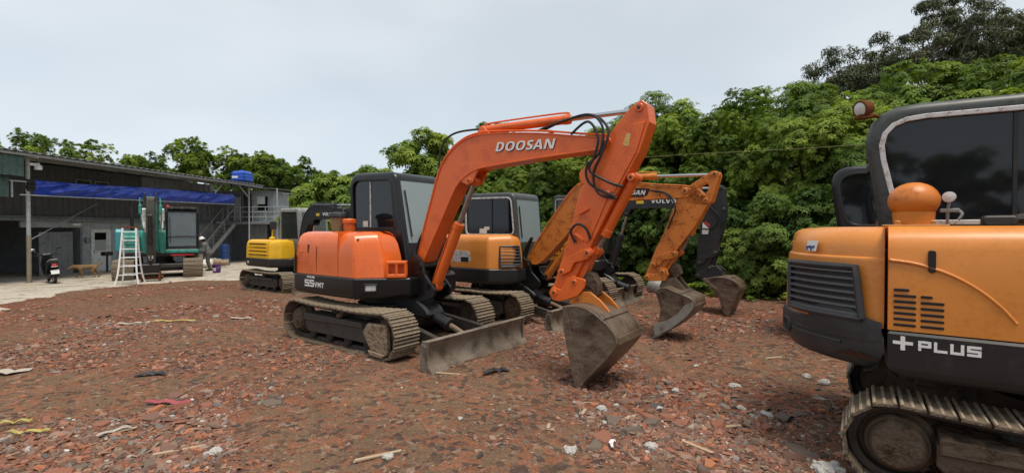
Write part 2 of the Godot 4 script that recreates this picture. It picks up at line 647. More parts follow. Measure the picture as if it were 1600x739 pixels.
func scatter(called: String, label: String, mesh: ArrayMesh, m: Material, count: int, boxes: Array, sizes: Vector2, palette: Array, bare := 0.12, tilt := 0.35):
	var xfs: Array[Transform3D] = []
	var cols: Array[Color] = []
	for k in count:
		var bx: Array = boxes[0]
		var pick := rng.randf()
		for b in boxes:
			bx = b
			pick -= b[4]
			if pick <= 0.0: break
		var x := rng.randf_range(bx[0], bx[1]); var d := rng.randf_range(bx[2], bx[3])
		if absf(x) > d * 1.25 + 1.0: continue
		var z := -d
		if on_slab(x, z): continue
		var ru := rubble_at(x, z)
		if rng.randf() > bare + ru * (1.0 - bare): continue
		var u := rng.randf()
		var s: float = lerpf(sizes.x, sizes.y, u * u * u) * (0.75 + 0.45 * ru) * bx[5]
		var b := Basis(Vector3.UP, rng.randf() * TAU) * Basis(Vector3.RIGHT, rng.randfn(0.0, tilt)) * Basis(Vector3.BACK, rng.randfn(0.0, tilt * 0.6))
		xfs.append(Transform3D(b * s, Vector3(x, ground_y(x, z) + s * 0.04, z)))
		var c: Color = palette[rng.randi() % palette.size()]
		var w := rng.randf_range(0.65, 1.16)
		cols.append(Color(c.r * w, c.g * w, c.b * w))
	var mm := MultiMesh.new()
	mm.transform_format = MultiMesh.TRANSFORM_3D
	mm.use_colors = true
	mm.mesh = mesh
	mm.instance_count = xfs.size()
	for i in xfs.size():
		mm.set_instance_transform(i, xfs[i])
		mm.set_instance_color(i, cols[i])
	var o := MultiMeshInstance3D.new()
	o.name = numbered(self, called)
	o.multimesh = mm
	mesh.surface_set_material(0, m)
	add_child(o)
	tag(o, label, "rubble", "", "stuff")

func on_slab(x: float, z: float) -> bool:
	return slab_edge(-z) > x

# the concrete apron in front of the shed: its ragged edge, x for a given depth
func slab_edge(d: float) -> float:
	var pts := [[-5.0, -7.5], [8.0, -9.3], [10.5, -11.3], [12.4, -12.3], [15.3, -13.4], [16.8, -12.9], [17.8, -11.8], [18.1, -10.4], [18.5, -8.0], [20.0, -6.0], [60.0, -6.0]]
	var t := -6.0
	for i in pts.size() - 1:
		if d >= pts[i][0] and d <= pts[i + 1][0]:
			t = lerpf(pts[i][1], pts[i + 1][1], (d - pts[i][0]) / (pts[i + 1][0] - pts[i][0]))
	return t + hn1.get_noise_2d(d * 1.3, 4.0) * 0.28 + hn2.get_noise_2d(d, 9.0) * 0.12

func make_slab():
	var mb := Mb.new()
	var prev := []
	var d := 3.0
	while d < 40.0:
		var row := []
		var e := slab_edge(d)
		for k in 13:
			var x := e - 26.0 * pow(k / 12.0, 1.4)
			row.append(Vector3(x, slope(x, -d) + (0.035 if k > 0 else -0.03) + hn1.get_noise_2d(x, d) * 0.01, -d))
		if prev:
			for k in 12: mb.quad(prev[k], row[k], row[k + 1], prev[k + 1])
		prev = row
		d += 0.2
	var o := structure("pavement", mb, M.concrete, 60.0)
	tag(o, "pale worn concrete apron in front of the shed", "pavement", "", "structure")

func make_rubble():
	rng.seed = 101
	var rm := mat("rubble_surface", 1, 1, 1, 0.9)
	rm.vertex_color_use_as_albedo = true
	# x0, x1, depth0, depth1, share, size factor
	var zones := [[-4.2, 4.4, 1.7, 4.2, 0.42, 1.0], [-8.0, 8.0, 4.2, 8.5, 0.34, 1.15], [-14.0, 10.0, 8.5, 16.0, 0.16, 1.4], [-16.0, 8.0, 16.0, 28.0, 0.08, 1.9]]
	var reds := [Color(0.32, 0.155, 0.108), Color(0.27, 0.14, 0.10), Color(0.35, 0.175, 0.12), Color(0.24, 0.14, 0.105), Color(0.19, 0.122, 0.095), Color(0.38, 0.155, 0.085), Color(0.28, 0.185, 0.142), Color(0.21, 0.112, 0.084), Color(0.25, 0.17, 0.125)]
	var browns := [Color(0.20, 0.14, 0.105), Color(0.26, 0.19, 0.15), Color(0.16, 0.12, 0.10), Color(0.30, 0.20, 0.15)]
	var greys := [Color(0.12, 0.108, 0.10), Color(0.20, 0.18, 0.165), Color(0.29, 0.26, 0.23), Color(0.085, 0.08, 0.078)]
	var pales := [Color(0.44, 0.41, 0.37), Color(0.54, 0.51, 0.47), Color(0.34, 0.30, 0.26)]
	var woods := [Color(0.36, 0.26, 0.17), Color(0.46, 0.36, 0.25), Color(0.24, 0.17, 0.12)]
	scatter("brick_chips", "flat chips of crushed red brick spread over the whole yard", shard_mesh(1, 5, 0.24, 1.9), rm, 50000, zones, Vector2(0.007, 0.062), reds, 0.08, 0.45)
	scatter("brick_splinters", "long thin splinters of broken red brick all over the yard", shard_mesh(6, 4, 0.30, 2.6), rm, 60000, zones, Vector2(0.005, 0.036), reds + browns, 0.10, 0.5)
	scatter("brick_crumbs", "small blocky red brick crumbs mixed through the rubble", shard_mesh(2, 6, 0.55, 1.0), rm, 120000, zones, Vector2(0.004, 0.028), reds + browns, 0.22, 0.5)
	scatter("tile_splinters", "thin dark grey tile and slate splinters among the brick", shard_mesh(3, 4, 0.16, 1.9), rm, 13000, zones, Vector2(0.010, 0.07), greys + browns, 0.08)
	scatter("mortar_crumbs", "pale mortar crumbs dotted through the rubble", shard_mesh(4, 7, 0.7, 1.0), rm, 4500, zones, Vector2(0.006, 0.04), pales, 0.12)
	scatter("wood_slivers", "short pale wood slivers and straw on the earth", shard_mesh(5, 4, 0.10, 4.5), rm, 5200, zones, Vector2(0.006, 0.028), woods, 0.4)

# ---------------------------------------------------------------- excavator: crawler undercarriage
# machine axes: x forward, y up, z to the machine's right
func track_loop(c: Dictionary, off: float) -> PackedVector2Array:
	var xf: float = c.xf; var xr: float = c.xr; var r: float = c.tr - off
	var cy: float = c.tr
	var p := PackedVector2Array()
	for i in 13:
		var a := -PI / 2 + PI * i / 12.0
		p.append(Vector2(xf + cos(a) * r, cy + sin(a) * r))
	for i in range(1, 8):
		var t := i / 8.0
		p.append(Vector2(lerpf(xf, xr, t), cy + r - sin(PI * t) * 0.02 - absf(sin(TAU * t)) * 0.012))
	for i in 13:
		var a := PI / 2 + PI * i / 12.0
		p.append(Vector2(xr + cos(a) * r, cy + sin(a) * r))
	return p

func shoe_mesh(pitch: float, width: float, rib: float) -> ArrayMesh:
	# a plate caked with clay and three grousers rubbed bright
	var mb := Mb.new()
	var h := pitch * 0.5
	mb.box(Vector3(0, -0.009, 0), Vector3(pitch * 0.90, 0.016, width), 0.0)
	var m := commit(mb, M.shoe, 20.0)
	mb = Mb.new()
	for k in 3:
		var x := -h * 0.74 + k * h * 0.74
		var hi := rib if k != 1 else rib * 0.7
		var q := PackedVector2Array([Vector2(x - 0.011, -0.002), Vector2(x + 0.011, -0.002), Vector2(x + 0.006, hi), Vector2(x - 0.006, hi)])
		mb.loft([Mb.lift(q, -width * 0.498), Mb.lift(q, width * 0.498)])
	var g := commit(mb, M.grouser, 20.0)
	m.add_surface_from_arrays(Mesh.PRIMITIVE_TRIANGLES, g.surface_get_arrays(0))
	m.surface_set_material(1, M.grouser)
	return m

func crawler(t: Node3D, c: Dictionary):
	var w: float = c.shoe
	var loop := track_loop(c, 0.028)
	var total := 0.0
	for i in loop.size(): total += loop[i].distance_to(loop[(i + 1) % loop.size()])
	var n := int(round(total / c.get("pitch", 0.135)))
	var pitch := total / n
	var sm := shoe_mesh(pitch, w, c.get("rib", 0.018))
	for side in [1.0, -1.0]:
		var zc: float = c.gauge * 0.5 * side
		var mb := Mb.new()
		mb.frame(track_loop(c, 0.05), track_loop(c, 0.10), zc - 0.075, zc + 0.075, 0.004)
		var tr := part(t, "crawler_track", mb, M.dark_steel, 30.0)
		var acc := 0.0; var want := 0.0; var done := 0
		for i in loop.size():
			var a := loop[i]; var b := loop[(i + 1) % loop.size()]
			var l := a.distance_to(b)
			while want < acc + l - 1e-5 and done < n:
				var q := a.lerp(b, (want - acc) / l)
				var dir := (b - a).normalized()
				var o := put(tr, "track_shoe", sm)
				o.transform = Transform3D(Basis(Vector3(dir.x, dir.y, 0), Vector3(dir.y, -dir.x, 0), Vector3(0, 0, -1)), Vector3(q.x, q.y, zc))
				done += 1
				want += pitch
			acc += l
		# wheels
		var zi: float = zc - side * 0.06; var zo: float = zc + side * (w * 0.5 - 0.055)
		var R: float = c.tr - 0.10
		mb = Mb.new()
		mb.lathe(Vector3(c.xr, c.tr, zi), Vector3(0, 0, side), [[R * 0.9, 0.0], [R, 0.02], [R, 0.07], [R * 0.9, 0.09]], 22)
		part(tr, "sprocket", mb, M.mud_dark, 30.0)
		mb = Mb.new()
		var dz := absf(zo - zi)
		mb.lathe(Vector3(c.xr, c.tr, zi), Vector3(0, 0, side), [[R * 0.86, 0.05], [R * 0.86, dz * 0.55], [R * 0.80, dz * 0.7], [R * 0.74, dz * 0.72], [R * 0.70, dz * 0.9], [R * 0.62, dz], [R * 0.12, dz * 1.03]], 24)
		mb.lathe(Vector3(c.xr + R * 0.42, c.tr - R * 0.05, zi + side * dz), Vector3(0, 0, side), [[0.035, 0.0], [0.035, 0.014], [0.02, 0.016]], 8)
		part(tr, "final_drive", mb, M.mud_dark, 35.0)
		mb = Mb.new()
		mb.lathe(Vector3(c.xf, c.tr, zc - 0.06), Vector3(0, 0, 1), [[R * 0.7, -0.02], [R, 0.01], [R, 0.11], [R * 0.7, 0.14]], 22)
		part(tr, "idler", mb, M.mud_dark, 30.0)
		for k in 4:
			var x: float = lerpf(c.xr + 0.36, c.xf - 0.36, k / 3.0)
			mb = Mb.new()
			mb.lathe(Vector3(x, 0.155, zc - 0.12), Vector3(0, 0, 1), [[0.06, 0.0], [0.085, 0.02], [0.085, 0.08], [0.06, 0.09], [0.06, 0.15], [0.085, 0.16], [0.085, 0.22], [0.06, 0.24]], 12)
			part(tr, "roller", mb, M.grease_and_shade, 30.0)
		mb = Mb.new()
		mb.cyl(Vector3(0.05, c.tr * 2 - 0.14, zc - 0.08), Vector3(0.05, c.tr * 2 - 0.14, zc + 0.10), 0.045, 10)
		mb.cyl(Vector3(0.05, c.tr * 2 - 0.18, zc + 0.12 * side), Vector3(0.05, c.tr * 2 - 0.14, zc + 0.12 * side), 0.05, 10)
		part(tr, "carrier_roller", mb, M.mud_dark, 30.0)
		# side frame between the wheels, with the plate that guards the idler
		mb = Mb.new()
		var y0: float = 0.17; var y1: float = c.tr * 2 - 0.21
		mb.ext(P([c.xr + R * 0.9, y0 + 0.06, c.xr + R * 0.9 + 0.06, y0, c.xf - 0.3, y0, c.xf - 0.2, y0 + 0.05, c.xf - 0.2, y1 - 0.03, c.xf - 0.26, y1, c.xr + R * 0.9 + 0.06, y1, c.xr + R * 0.9, y1 - 0.05]), zc - 0.10, zc + 0.13, 0.012)
		mb.ext(P([c.xr + R * 0.95, y1 - 0.09, c.xf - 0.4, y1 - 0.05, c.xf - 0.4, y1 + 0.012, c.xr + R * 0.95, y1 + 0.012]), zc - 0.14, zc + (0.16 if side > 0 else 0.14), 0.01)
		part(t, "track_frame", mb, M[c.get("frame_mat", "dark_steel")], 25.0)
		if c.get("guard", false):
			mb = Mb.new()
			var zz: float = zc + side * 0.10
			mb.ext(P([c.xf - 0.36, c.tr + 0.02, c.xf - 0.26, c.tr + 0.14, c.xf + 0.09, c.tr + 0.15, c.xf + 0.12, c.tr - 0.12, c.xf + 0.10, c.tr - 0.22, c.xf - 0.20, c.tr - 0.20]), minf(zz, zz + side * 0.085), maxf(zz, zz + side * 0.085), 0.018)
			mb.ext(P([c.xf - 0.22, c.tr - 0.19, c.xf + 0.10, c.tr - 0.21, c.xf + 0.06, c.tr - 0.26, c.xf - 0.18, c.tr - 0.25]), minf(zz, zz + side * 0.11), maxf(zz, zz + side * 0.11), 0.008)
			part(t, "idler_guard", mb, M.mud, 25.0)
	var cb := Mb.new()
	var g: float = c.gauge * 0.5
	cb.box(Vector3(0, c.tr + 0.02, 0), Vector3(0.9, 0.30, g * 2 - 0.1), 0.03)
	cb.box(Vector3(0.32, c.tr - 0.02, 0), Vector3(0.16, 0.2, g * 2), 0.03)
	cb.box(Vector3(-0.32, c.tr - 0.02, 0), Vector3(0.16, 0.2, g * 2), 0.03)
	part(t, "center_frame", cb, M.dark_steel, 25.0)
	cb = Mb.new()
	cb.lathe(Vector3(0, c.tr + 0.14, 0), Vector3.UP, [[0.46, 0.0], [0.46, 0.12], [0.40, 0.13], [0.40, float(c.deck) - c.tr - 0.12]], 28)
	part(t, "swing_bearing", cb, M.grease_and_shade, 30.0)

func dozer(t: Node3D, c: Dictionary):
	var hw: float = c.get("blade_w", 0.94)
	var x: float = c.get("blade_x", 1.80)
	var mb := Mb.new()
	var face := smooth2([x + 0.07, 0.0, x + 0.01, 0.07, x - 0.02, 0.17, x - 0.01, 0.27, x + 0.035, 0.37], 3)
	var pl := PackedVector2Array(face)
	pl.append_array(P([x + 0.01, 0.385, x - 0.03, 0.36, x - 0.075, 0.24, x - 0.075, 0.12, x - 0.03, 0.0]))
	mb.ext(pl, -hw, hw, 0.006)
	var b := part(t, "dozer_blade", mb, M.blade, 30.0)
	mb = Mb.new()
	mb.ext(P([x + 0.10, -0.01, x + 0.105, 0.0, x + 0.045, 0.085, x + 0.03, 0.08]), -hw - 0.004, hw + 0.004, 0.003)
	part(b, "cutting_edge", mb, M.blade, 25.0)
	mb = Mb.new()
	mb.box(Vector3(x - 0.045, 0.335, 0), Vector3(0.08, 0.06, hw * 1.96), 0.012)
	part(b, "top_rail", mb, M.blade, 25.0)
	for s in [-1.0, 1.0]:
		mb = Mb.new()
		mb.ext(P([x - 0.10, 0.03, x + 0.075, 0.0, x + 0.03, 0.12, x + 0.02, 0.26, x + 0.05, 0.375, x - 0.06, 0.375, x - 0.10, 0.28]), s * hw - 0.012, s * hw + 0.012, 0.004)
		mb.cyl(Vector3(x - 0.02, 0.31, s * hw - 0.02), Vector3(x - 0.02, 0.31, s * hw + 0.02), 0.022, 10)
		part(b, "end_plate", mb, M.blade, 25.0)
		mb = Mb.new()
		mb.xf = Transform3D(Basis.IDENTITY, Vector3(0, 0, 0))
		mb.loft([PackedVector3Array([Vector3(0.4, 0.34, s * 0.30), Vector3(0.4, 0.34, s * 0.38), Vector3(0.4, 0.46, s * 0.38), Vector3(0.4, 0.46, s * 0.30)]),
			PackedVector3Array([Vector3(x - 0.05, 0.10, s * 0.46), Vector3(x - 0.05, 0.10, s * 0.54), Vector3(x - 0.05, 0.25, s * 0.54), Vector3(x - 0.05, 0.25, s * 0.46)])])
		part(t, "blade_arm", mb, M.dark_steel, 25.0)
	mb = Mb.new()
	mb.tube(PackedVector3Array([Vector3(0.50, 0.62, 0.04), Vector3(0.54, 0.60, 0.04), Vector3(1.30, 0.36, 0.04)]), 0.075, 14)
	mb.lathe(Vector3(1.24, 0.378, 0.04), Vector3(0.76, -0.24, 0), [[0.078, 0.0], [0.088, 0.01], [0.088, 0.07], [0.06, 0.08]], 14)
	part(t, "blade_cylinder", mb, M.charcoal, 30.0)
	mb = Mb.new()
	mb.tube(PackedVector3Array([Vector3(1.26, 0.372, 0.04), Vector3(x - 0.1, 0.215, 0.04)]), 0.035, 12)
	mb.box(Vector3(x - 0.10, 0.24, 0.04), Vector3(0.12, 0.16, 0.16), 0.02)
	part(t, "blade_rod", mb, M.mud, 30.0)
	# the humped cover over the blade cylinder's foot
	mb = Mb.new()
	mb.ext(smooth2([0.30, 0.45, 0.34, 0.72, 0.55, 0.76, 0.85, 0.66, 1.05, 0.52, 1.0, 0.44, 0.6, 0.42], 3), -0.12, 0.20, 0.03)
	part(t, "cylinder_cover", mb, M.charcoal, 40.0)

# ---------------------------------------------------------------- excavator: boom, arm and bucket
func strip_along(mb: Mb, top: PackedVector2Array, z0: float, z1: float, th: float):
	# a flange plate that follows an edge of the box section
	var outer := PackedVector2Array(); var back := PackedVector2Array()
	for i in top.size():
		var d := (top[mini(i + 1, top.size() - 1)] - top[maxi(i - 1, 0)]).normalized()
		var n := Vector2(-d.y, d.x)
		outer.append(top[i] + n * th)
		back.append(top[i] - n * 0.004)
	back.reverse()
	outer.append_array(back)
	mb.ext(outer, z0, z1, 0.002)

func piston(t: Node3D, a: Vector3, b: Vector3, split: float, r: float, m: Material, rod: Material, called := "hydraulic_cylinder"):
	var d := (b - a).normalized()
	var l := (b - a).length()
	var mb := Mb.new()
	var ls := l * split
	mb.lathe(a, d, [[r * 0.55, 0.0], [r * 0.9, 0.03], [r, 0.05], [r, ls - 0.09], [r * 1.1, ls - 0.085], [r * 1.1, ls - 0.01], [r * 0.7, ls]], 18)
	var side := Vector3(0, 0, 1)
	mb.cyl(a - side * r * 0.9, a + side * r * 0.9, r * 1.0, 14)
	var o := part(t, called, mb, m, 30.0)
	mb = Mb.new()
	mb.cyl(a + d * (ls - 0.03), b, r * 0.52, 14)
	part(o, "piston_rod", mb, rod, 30.0)
	mb = Mb.new()
	mb.cyl(b - side * r * 0.8, b + side * r * 0.8, r * 0.85, 14)
	part(o, "rod_eye", mb, m, 30.0)
	# steel feed pipe along the barrel
	var n := d.cross(side).normalized()
	if n.y < 0: n = -n
	mb = Mb.new()
	mb.tube(smooth([a + n * r + d * 0.06, a + n * r * 1.5 + d * 0.10, a + n * r * 1.5 + d * (ls - 0.12), a + n * r * 0.9 + d * (ls - 0.05)], 5), 0.011, 6)
	part(o, "feed_pipe", mb, m, 30.0)

func pin(t: Node, at: Vector2, z0: float, z1: float, r: float, m: Material, mi: Material = null):
	var mb := Mb.new()
	mb.lathe(Vector3(at.x, at.y, z0), Vector3(0, 0, 1), [[r, 0.0], [r, z1 - z0 - 0.006], [r - 0.006, z1 - z0]], 14)
	part(t, "pin_boss", mb, m, 30.0)
	mb = Mb.new()
	mb.cyl(Vector3(at.x, at.y, z1 - 0.004), Vector3(at.x, at.y, z1 + 0.008), r * 0.42, 10, 0.003)
	part(t, "pin", mb, mi if mi else M.dark_steel, 30.0)

func boom_and_arm(t: Node3D, c: Dictionary):
	var bm: Material = M[c.boom_mat]
	var am: Material = M[c.get("arm_mat", c.boom_mat)]
	var z0: float = c.get("bz0", -0.11); var z1: float = c.get("bz1", 0.13)
	var zm := (z0 + z1) * 0.5
	var up := smooth2(c.boom_up, 4)
	var lo := smooth2(c.boom_lo, 4)
	var poly := PackedVector2Array(up)
	poly.append_array(lo)
	var mb := Mb.new()
	mb.ext(poly, z0 + 0.012, z1 - 0.012, 0.004)
	var boom := part(t, "boom", mb, bm, 30.0)
	mb = Mb.new()
	strip_along(mb, up, z0, z1, 0.008)
	part(boom, "top_flange", mb, bm, 30.0)
	mb = Mb.new()
	strip_along(mb, lo, z0, z1, 0.008)
	part(boom, "bottom_flange", mb, bm, 30.0)
	# steel lines that run along the upper edge
	for k in 2:
		var path := []
		for i in range(3, up.size() - 2):
			var d := (up[i + 1] - up[i - 1]).normalized()
			var n := Vector2(-d.y, d.x)
			var q := up[i] + n * (0.035 + 0.001 * k)
			path.append(Vector3(q.x, q.y, z1 - 0.03 - 0.035 * k))
		mb = Mb.new()
		mb.tube(PackedVector3Array(path), 0.011, 6)
		part(boom, "oil_line", mb, bm, 40.0)
		if k == 0:
			for q in [0.38, 0.58, 0.78, 0.93]:
				var i := int(path.size() * q)
				mb = Mb.new()
				mb.box(path[i] + Vector3(0, -0.006, -0.018), Vector3(0.03, 0.035, 0.085), 0.004)
				part(boom, "clamp", mb, bm, 30.0)
	# lug for the boom cylinder, under the bend
	var lug: Vector2 = c.lug
	for s in [z0 + 0.015, z1 - 0.04]:
		mb = Mb.new()
		mb.ext(rp([lug.x - 0.20, lug.y + 0.02, lug.x - 0.03, lug.y - 0.055, lug.x + 0.05, lug.y - 0.03, lug.x + 0.14, lug.y + 0.12, lug.x + 0.40, lug.y + 0.20, lug.x - 0.05, lug.y + 0.22], [0.03, 0.04, 0.04, 0.05, 0.01, 0.01], 3), s, s + 0.03, 0.004)
		part(boom, "lug", mb, bm, 25.0)
	pin(boom, lug, z0, z1 + 0.004, 0.036, bm)
	# cylinders
	piston(t, Vector3(c.bcyl.x, c.bcyl.y, zm + 0.02), Vector3(lug.x, lug.y, zm), c.get("bsplit", 0.64), c.get("brad", 0.068), bm, M[c.get("rod", "rod_rusty")], "boom_cylinder")
	var ac0: Vector2 = c.acyl0; var ac1: Vector2 = c.acyl1
	piston(t, Vector3(ac0.x, ac0.y, zm), Vector3(ac1.x, ac1.y, zm), c.get("asplit", 0.63), c.get("arad", 0.052), bm, M[c.get("arod", "rod_rusty")], "arm_cylinder")
	mb = Mb.new()
	mb.ext(P([ac0.x - 0.10, ac0.y - 0.16, ac0.x - 0.03, ac0.y + 0.03, ac0.x + 0.04, ac0.y + 0.03, ac0.x + 0.18, ac0.y - 0.10]), zm - 0.07, zm + 0.07, 0.006)
	part(boom, "cylinder_bracket", mb, bm, 25.0)
	# arm
	mb = Mb.new()
	var ap: PackedVector2Array = rp(c.arm, c.get("arm_round", 0.02), 3)
	mb.ext(ap, z0 + 0.02, z1 - 0.02, 0.005)
	var arm := part(t, "arm", mb, am, 25.0)
	if c.has("head"):
		for s in [z0 + 0.02, z1 - 0.045]:
			mb = Mb.new()
			mb.frame(rp(c.head, 0.04, 3), rp(c.head_hole, 0.03, 3), s, s + 0.025, 0.004)
			part(arm, "head_plate", mb, am, 25.0)
	# raised doubler along the arm and the edge weld
	if c.has("doubler"):
		for q in c.doubler:
			mb = Mb.new()
			mb.ext(P(q), z1 - 0.022, z1 - 0.006, 0.005)
			part(arm, "stiffener", mb, am, 25.0)
	pin(arm, ac1, z0 + 0.005, z1 - 0.002, 0.045, am)
	pin(boom, c.joint, z0 - 0.01, z1 + 0.016, 0.05, bm)
	# bucket cylinder on the front of the arm
	var k0: Vector2 = c.kcyl0; var k1: Vector2 = c.kcyl1
	piston(t, Vector3(k0.x, k0.y, zm), Vector3(k1.x, k1.y, zm), c.get("ksplit", 0.66), c.get("krad", 0.05), am, M[c.get("rod", "rod_rusty")], "bucket_cylinder")
	pin(arm, k0, z0 + 0.012, z1 - 0.006, 0.04, am)
	# rocker and push link
	var ra: Vector2 = c.rock0; var rb: Vector2 = c.rock1; var bp: Vector2 = c.bpin; var hp: Vector2 = c.hinge
	for z in [z0 - 0.022, z1 - 0.008]:
		mb = Mb.new()
		var d := (rb - ra).normalized()
		var n := Vector2(-d.y, d.x)
		var l := ra.distance_to(rb)
		var q := [ra - d * 0.05 - n * 0.03, ra - d * 0.05 + n * 0.035, ra + d * l * 0.35 + n * 0.10, rb + n * 0.06 - d * 0.02, rb + d * 0.06 + n * 0.03, rb + d * 0.06 - n * 0.04, rb - n * 0.055 - d * 0.04, ra + d * l * 0.5 + n * 0.0, ra + d * l * 0.25 - n * 0.05]
		var flat := []
		for e in q: flat.append_array([e.x, e.y])
		mb.ext(rp(flat, 0.03, 3), z, z + 0.03, 0.004)
		part(t, "rocker", mb, am, 25.0)
	pin(t, ra, z0 - 0.03, z1 + 0.03, 0.036, am, M.dark_steel)
	pin(t, rb, z0 - 0.03, z1 + 0.03, 0.04, am, M.dark_steel)
	mb = Mb.new()
	var dl := (bp - rb).normalized(); var nl := Vector2(-dl.y, dl.x)
	var pl := []
	for e in [rb - dl * 0.05 - nl * 0.04, rb - dl * 0.05 + nl * 0.04, bp + dl * 0.05 + nl * 0.045, bp + dl * 0.05 - nl * 0.045]: pl.append_array([e.x, e.y])
	mb.ext(rp(pl, 0.03, 3), zm - 0.06, zm + 0.06, 0.005)
	part(t, "push_link", mb, am, 25.0)
	# coupler between arm and bucket
	var cm: Material = M[c.get("coupler_mat", c.boom_mat)]
	for z in [z0 - 0.03, z1 - 0.002]:
		mb = Mb.new()
		mb.ext(rp(c.coupler, 0.03, 3), z, z + 0.032, 0.005)
		part(t, "coupler_plate", mb, cm, 25.0)
	pin(t, hp, z0 - 0.04, z1 + 0.045, 0.04, cm, M.dark_steel)
	pin(t, bp, z0 - 0.04, z1 + 0.04, 0.036, cm, M.dark_steel)
	# dirty hook and ears on the bucket
	bucket(t, c)
	if c.has("hoses"):
		for h in c.hoses:
			mb = Mb.new()
			mb.tube(smooth(h, 7), c.get("hose_r", 0.014), 7)
			part(boom, "hose", mb, M.rubber, 40.0)

func bucket(t: Node3D, c: Dictionary):
	var z0: float = c.get("kz0", -0.28); var z1: float = c.get("kz1", 0.38)
	var back := smooth2(c.bucket_back, 4)              # from the top of the mouth round the back to the lip
	var body: Material = M[c.get("bucket_mat", "bucket")]
	var inner := PackedVector2Array()
	for i in back.size():
		var d := (back[mini(i + 1, back.size() - 1)] - back[maxi(i - 1, 0)]).normalized()
		inner.append(back[i] + Vector2(d.y, -d.x) * 0.022)
	var shell := PackedVector2Array(back)
	inner.reverse()
	shell.append_array(inner)
	var mb := Mb.new()
	mb.ext(shell, z0, z1, 0.004)
	var bk := part(t, "bucket", mb, body, 40.0)
	var sp := PackedVector2Array(back)
	var ml := smooth2(c.bucket_mouth, 4)               # from the lip back up to the top
	for i in range(1, ml.size() - 1): sp.append(ml[i])
	for z in [z0 + 0.004, z1 - 0.024]:
		mb = Mb.new()
		mb.ext(Mb.inset(sp, 0.006), z, z + 0.02, 0.003)
		part(bk, "side_plate", mb, body, 25.0)
		# thicker cutter along the mouth
		mb = Mb.new()
		var st := PackedVector2Array()
		for i in ml.size(): st.append(ml[i])
		var inn := PackedVector2Array()
		for i in ml.size():
			var d := (ml[mini(i + 1, ml.size() - 1)] - ml[maxi(i - 1, 0)]).normalized()
			inn.append(ml[i] + Vector2(d.y, -d.x) * 0.085 * sin(PI * clampf(0.15 + 0.7 * i / ml.size(), 0, 1)))
		inn.reverse()
		st.append_array(inn)
		mb.ext(st, z - 0.008, z + 0.028, 0.004)
		part(bk, "side_cutter", mb, body, 25.0)
		# weld bead along the edge of the side plate
		mb = Mb.new()
		var path := PackedVector3Array()
		for q in Mb.inset(sp, 0.012).slice(0, back.size()): path.append(Vector3(q.x, q.y, z + (0.0 if z < 0 else 0.02)))
		mb.tube(path, 0.008, 5)
		part(bk, "weld_bead", mb, body, 40.0)
	# wear strips across the back
	for f in c.get("strips", [0.35, 0.62]):
		var i := int(back.size() * float(f))
		var d := (back[i + 1] - back[i - 1]).normalized()
		mb = Mb.new()
		mb.xf = Transform3D(Basis(Vector3(d.x, d.y, 0), Vector3(-d.y, d.x, 0), Vector3.BACK), Vector3(back[i].x, back[i].y, 0))
		mb.box(Vector3(0, 0.005, (z0 + z1) * 0.5), Vector3(0.07, 0.018, z1 - z0 - 0.02), 0.004)
		part(bk, "wear_strip", mb, body, 25.0)
	# lip and teeth
	var li := back.size() - 1
	var ld := (back[li] - back[li - 2]).normalized()
	var ln := Vector2(-ld.y, ld.x)
	mb = Mb.new()
	mb.xf = Transform3D(Basis(Vector3(ld.x, ld.y, 0), Vector3(ln.x, ln.y, 0), Vector3.BACK), Vector3(back[li].x, back[li].y, 0))
	mb.box(Vector3(-0.05, -0.008, (z0 + z1) * 0.5), Vector3(0.14, 0.03, z1 - z0 + 0.01), 0.006)
	part(bk, "lip", mb, M[c.get("lip_mat", "bucket")], 25.0)
	for k in 4:
		var z: float = lerpf(z0 + 0.05, z1 - 0.05, k / 3.0)
		mb = Mb.new()
		mb.xf = Transform3D(Basis(Vector3(ld.x, ld.y, 0), Vector3(ln.x, ln.y, 0), Vector3.BACK), Vector3(back[li].x, back[li].y, z))
		mb.loft([Mb.lift(P([-0.06, -0.03, 0.0, -0.03, 0.10, -0.004, 0.10, 0.004, 0.0, 0.022, -0.06, 0.022]), -0.03), Mb.lift(P([-0.06, -0.03, 0.0, -0.03, 0.10, -0.004, 0.10, 0.004, 0.0, 0.022, -0.06, 0.022]), 0.03)])
		part(bk, "tooth", mb, M[c.get("lip_mat", "bucket")], 25.0)
	# ears that carry the pins
	for z in [-0.12, 0.12]:
		mb = Mb.new()
		mb.ext(rp(c.ears, 0.035, 3), z - 0.015, z + 0.015, 0.004)
		part(bk, "ear", mb, M[c.get("ear_mat", "bucket")], 25.0)
	if c.has("hook"):
		mb = Mb.new()
		mb.ext(rp(c.hook, 0.03, 3), -0.05, 0.07, 0.008)
		part(t, "coupler_hook", mb, M.mud_dark, 30.0)
	if c.get("lower_wear", false):
		# bare, scraped steel on the lower half of the side plate
		mb = Mb.new()
		mb.ext(P(c.lower_plate), z1 - 0.006, z1 + 0.012, 0.003)
		part(bk, "wear_plate", mb, M.bucket_worn, 25.0)

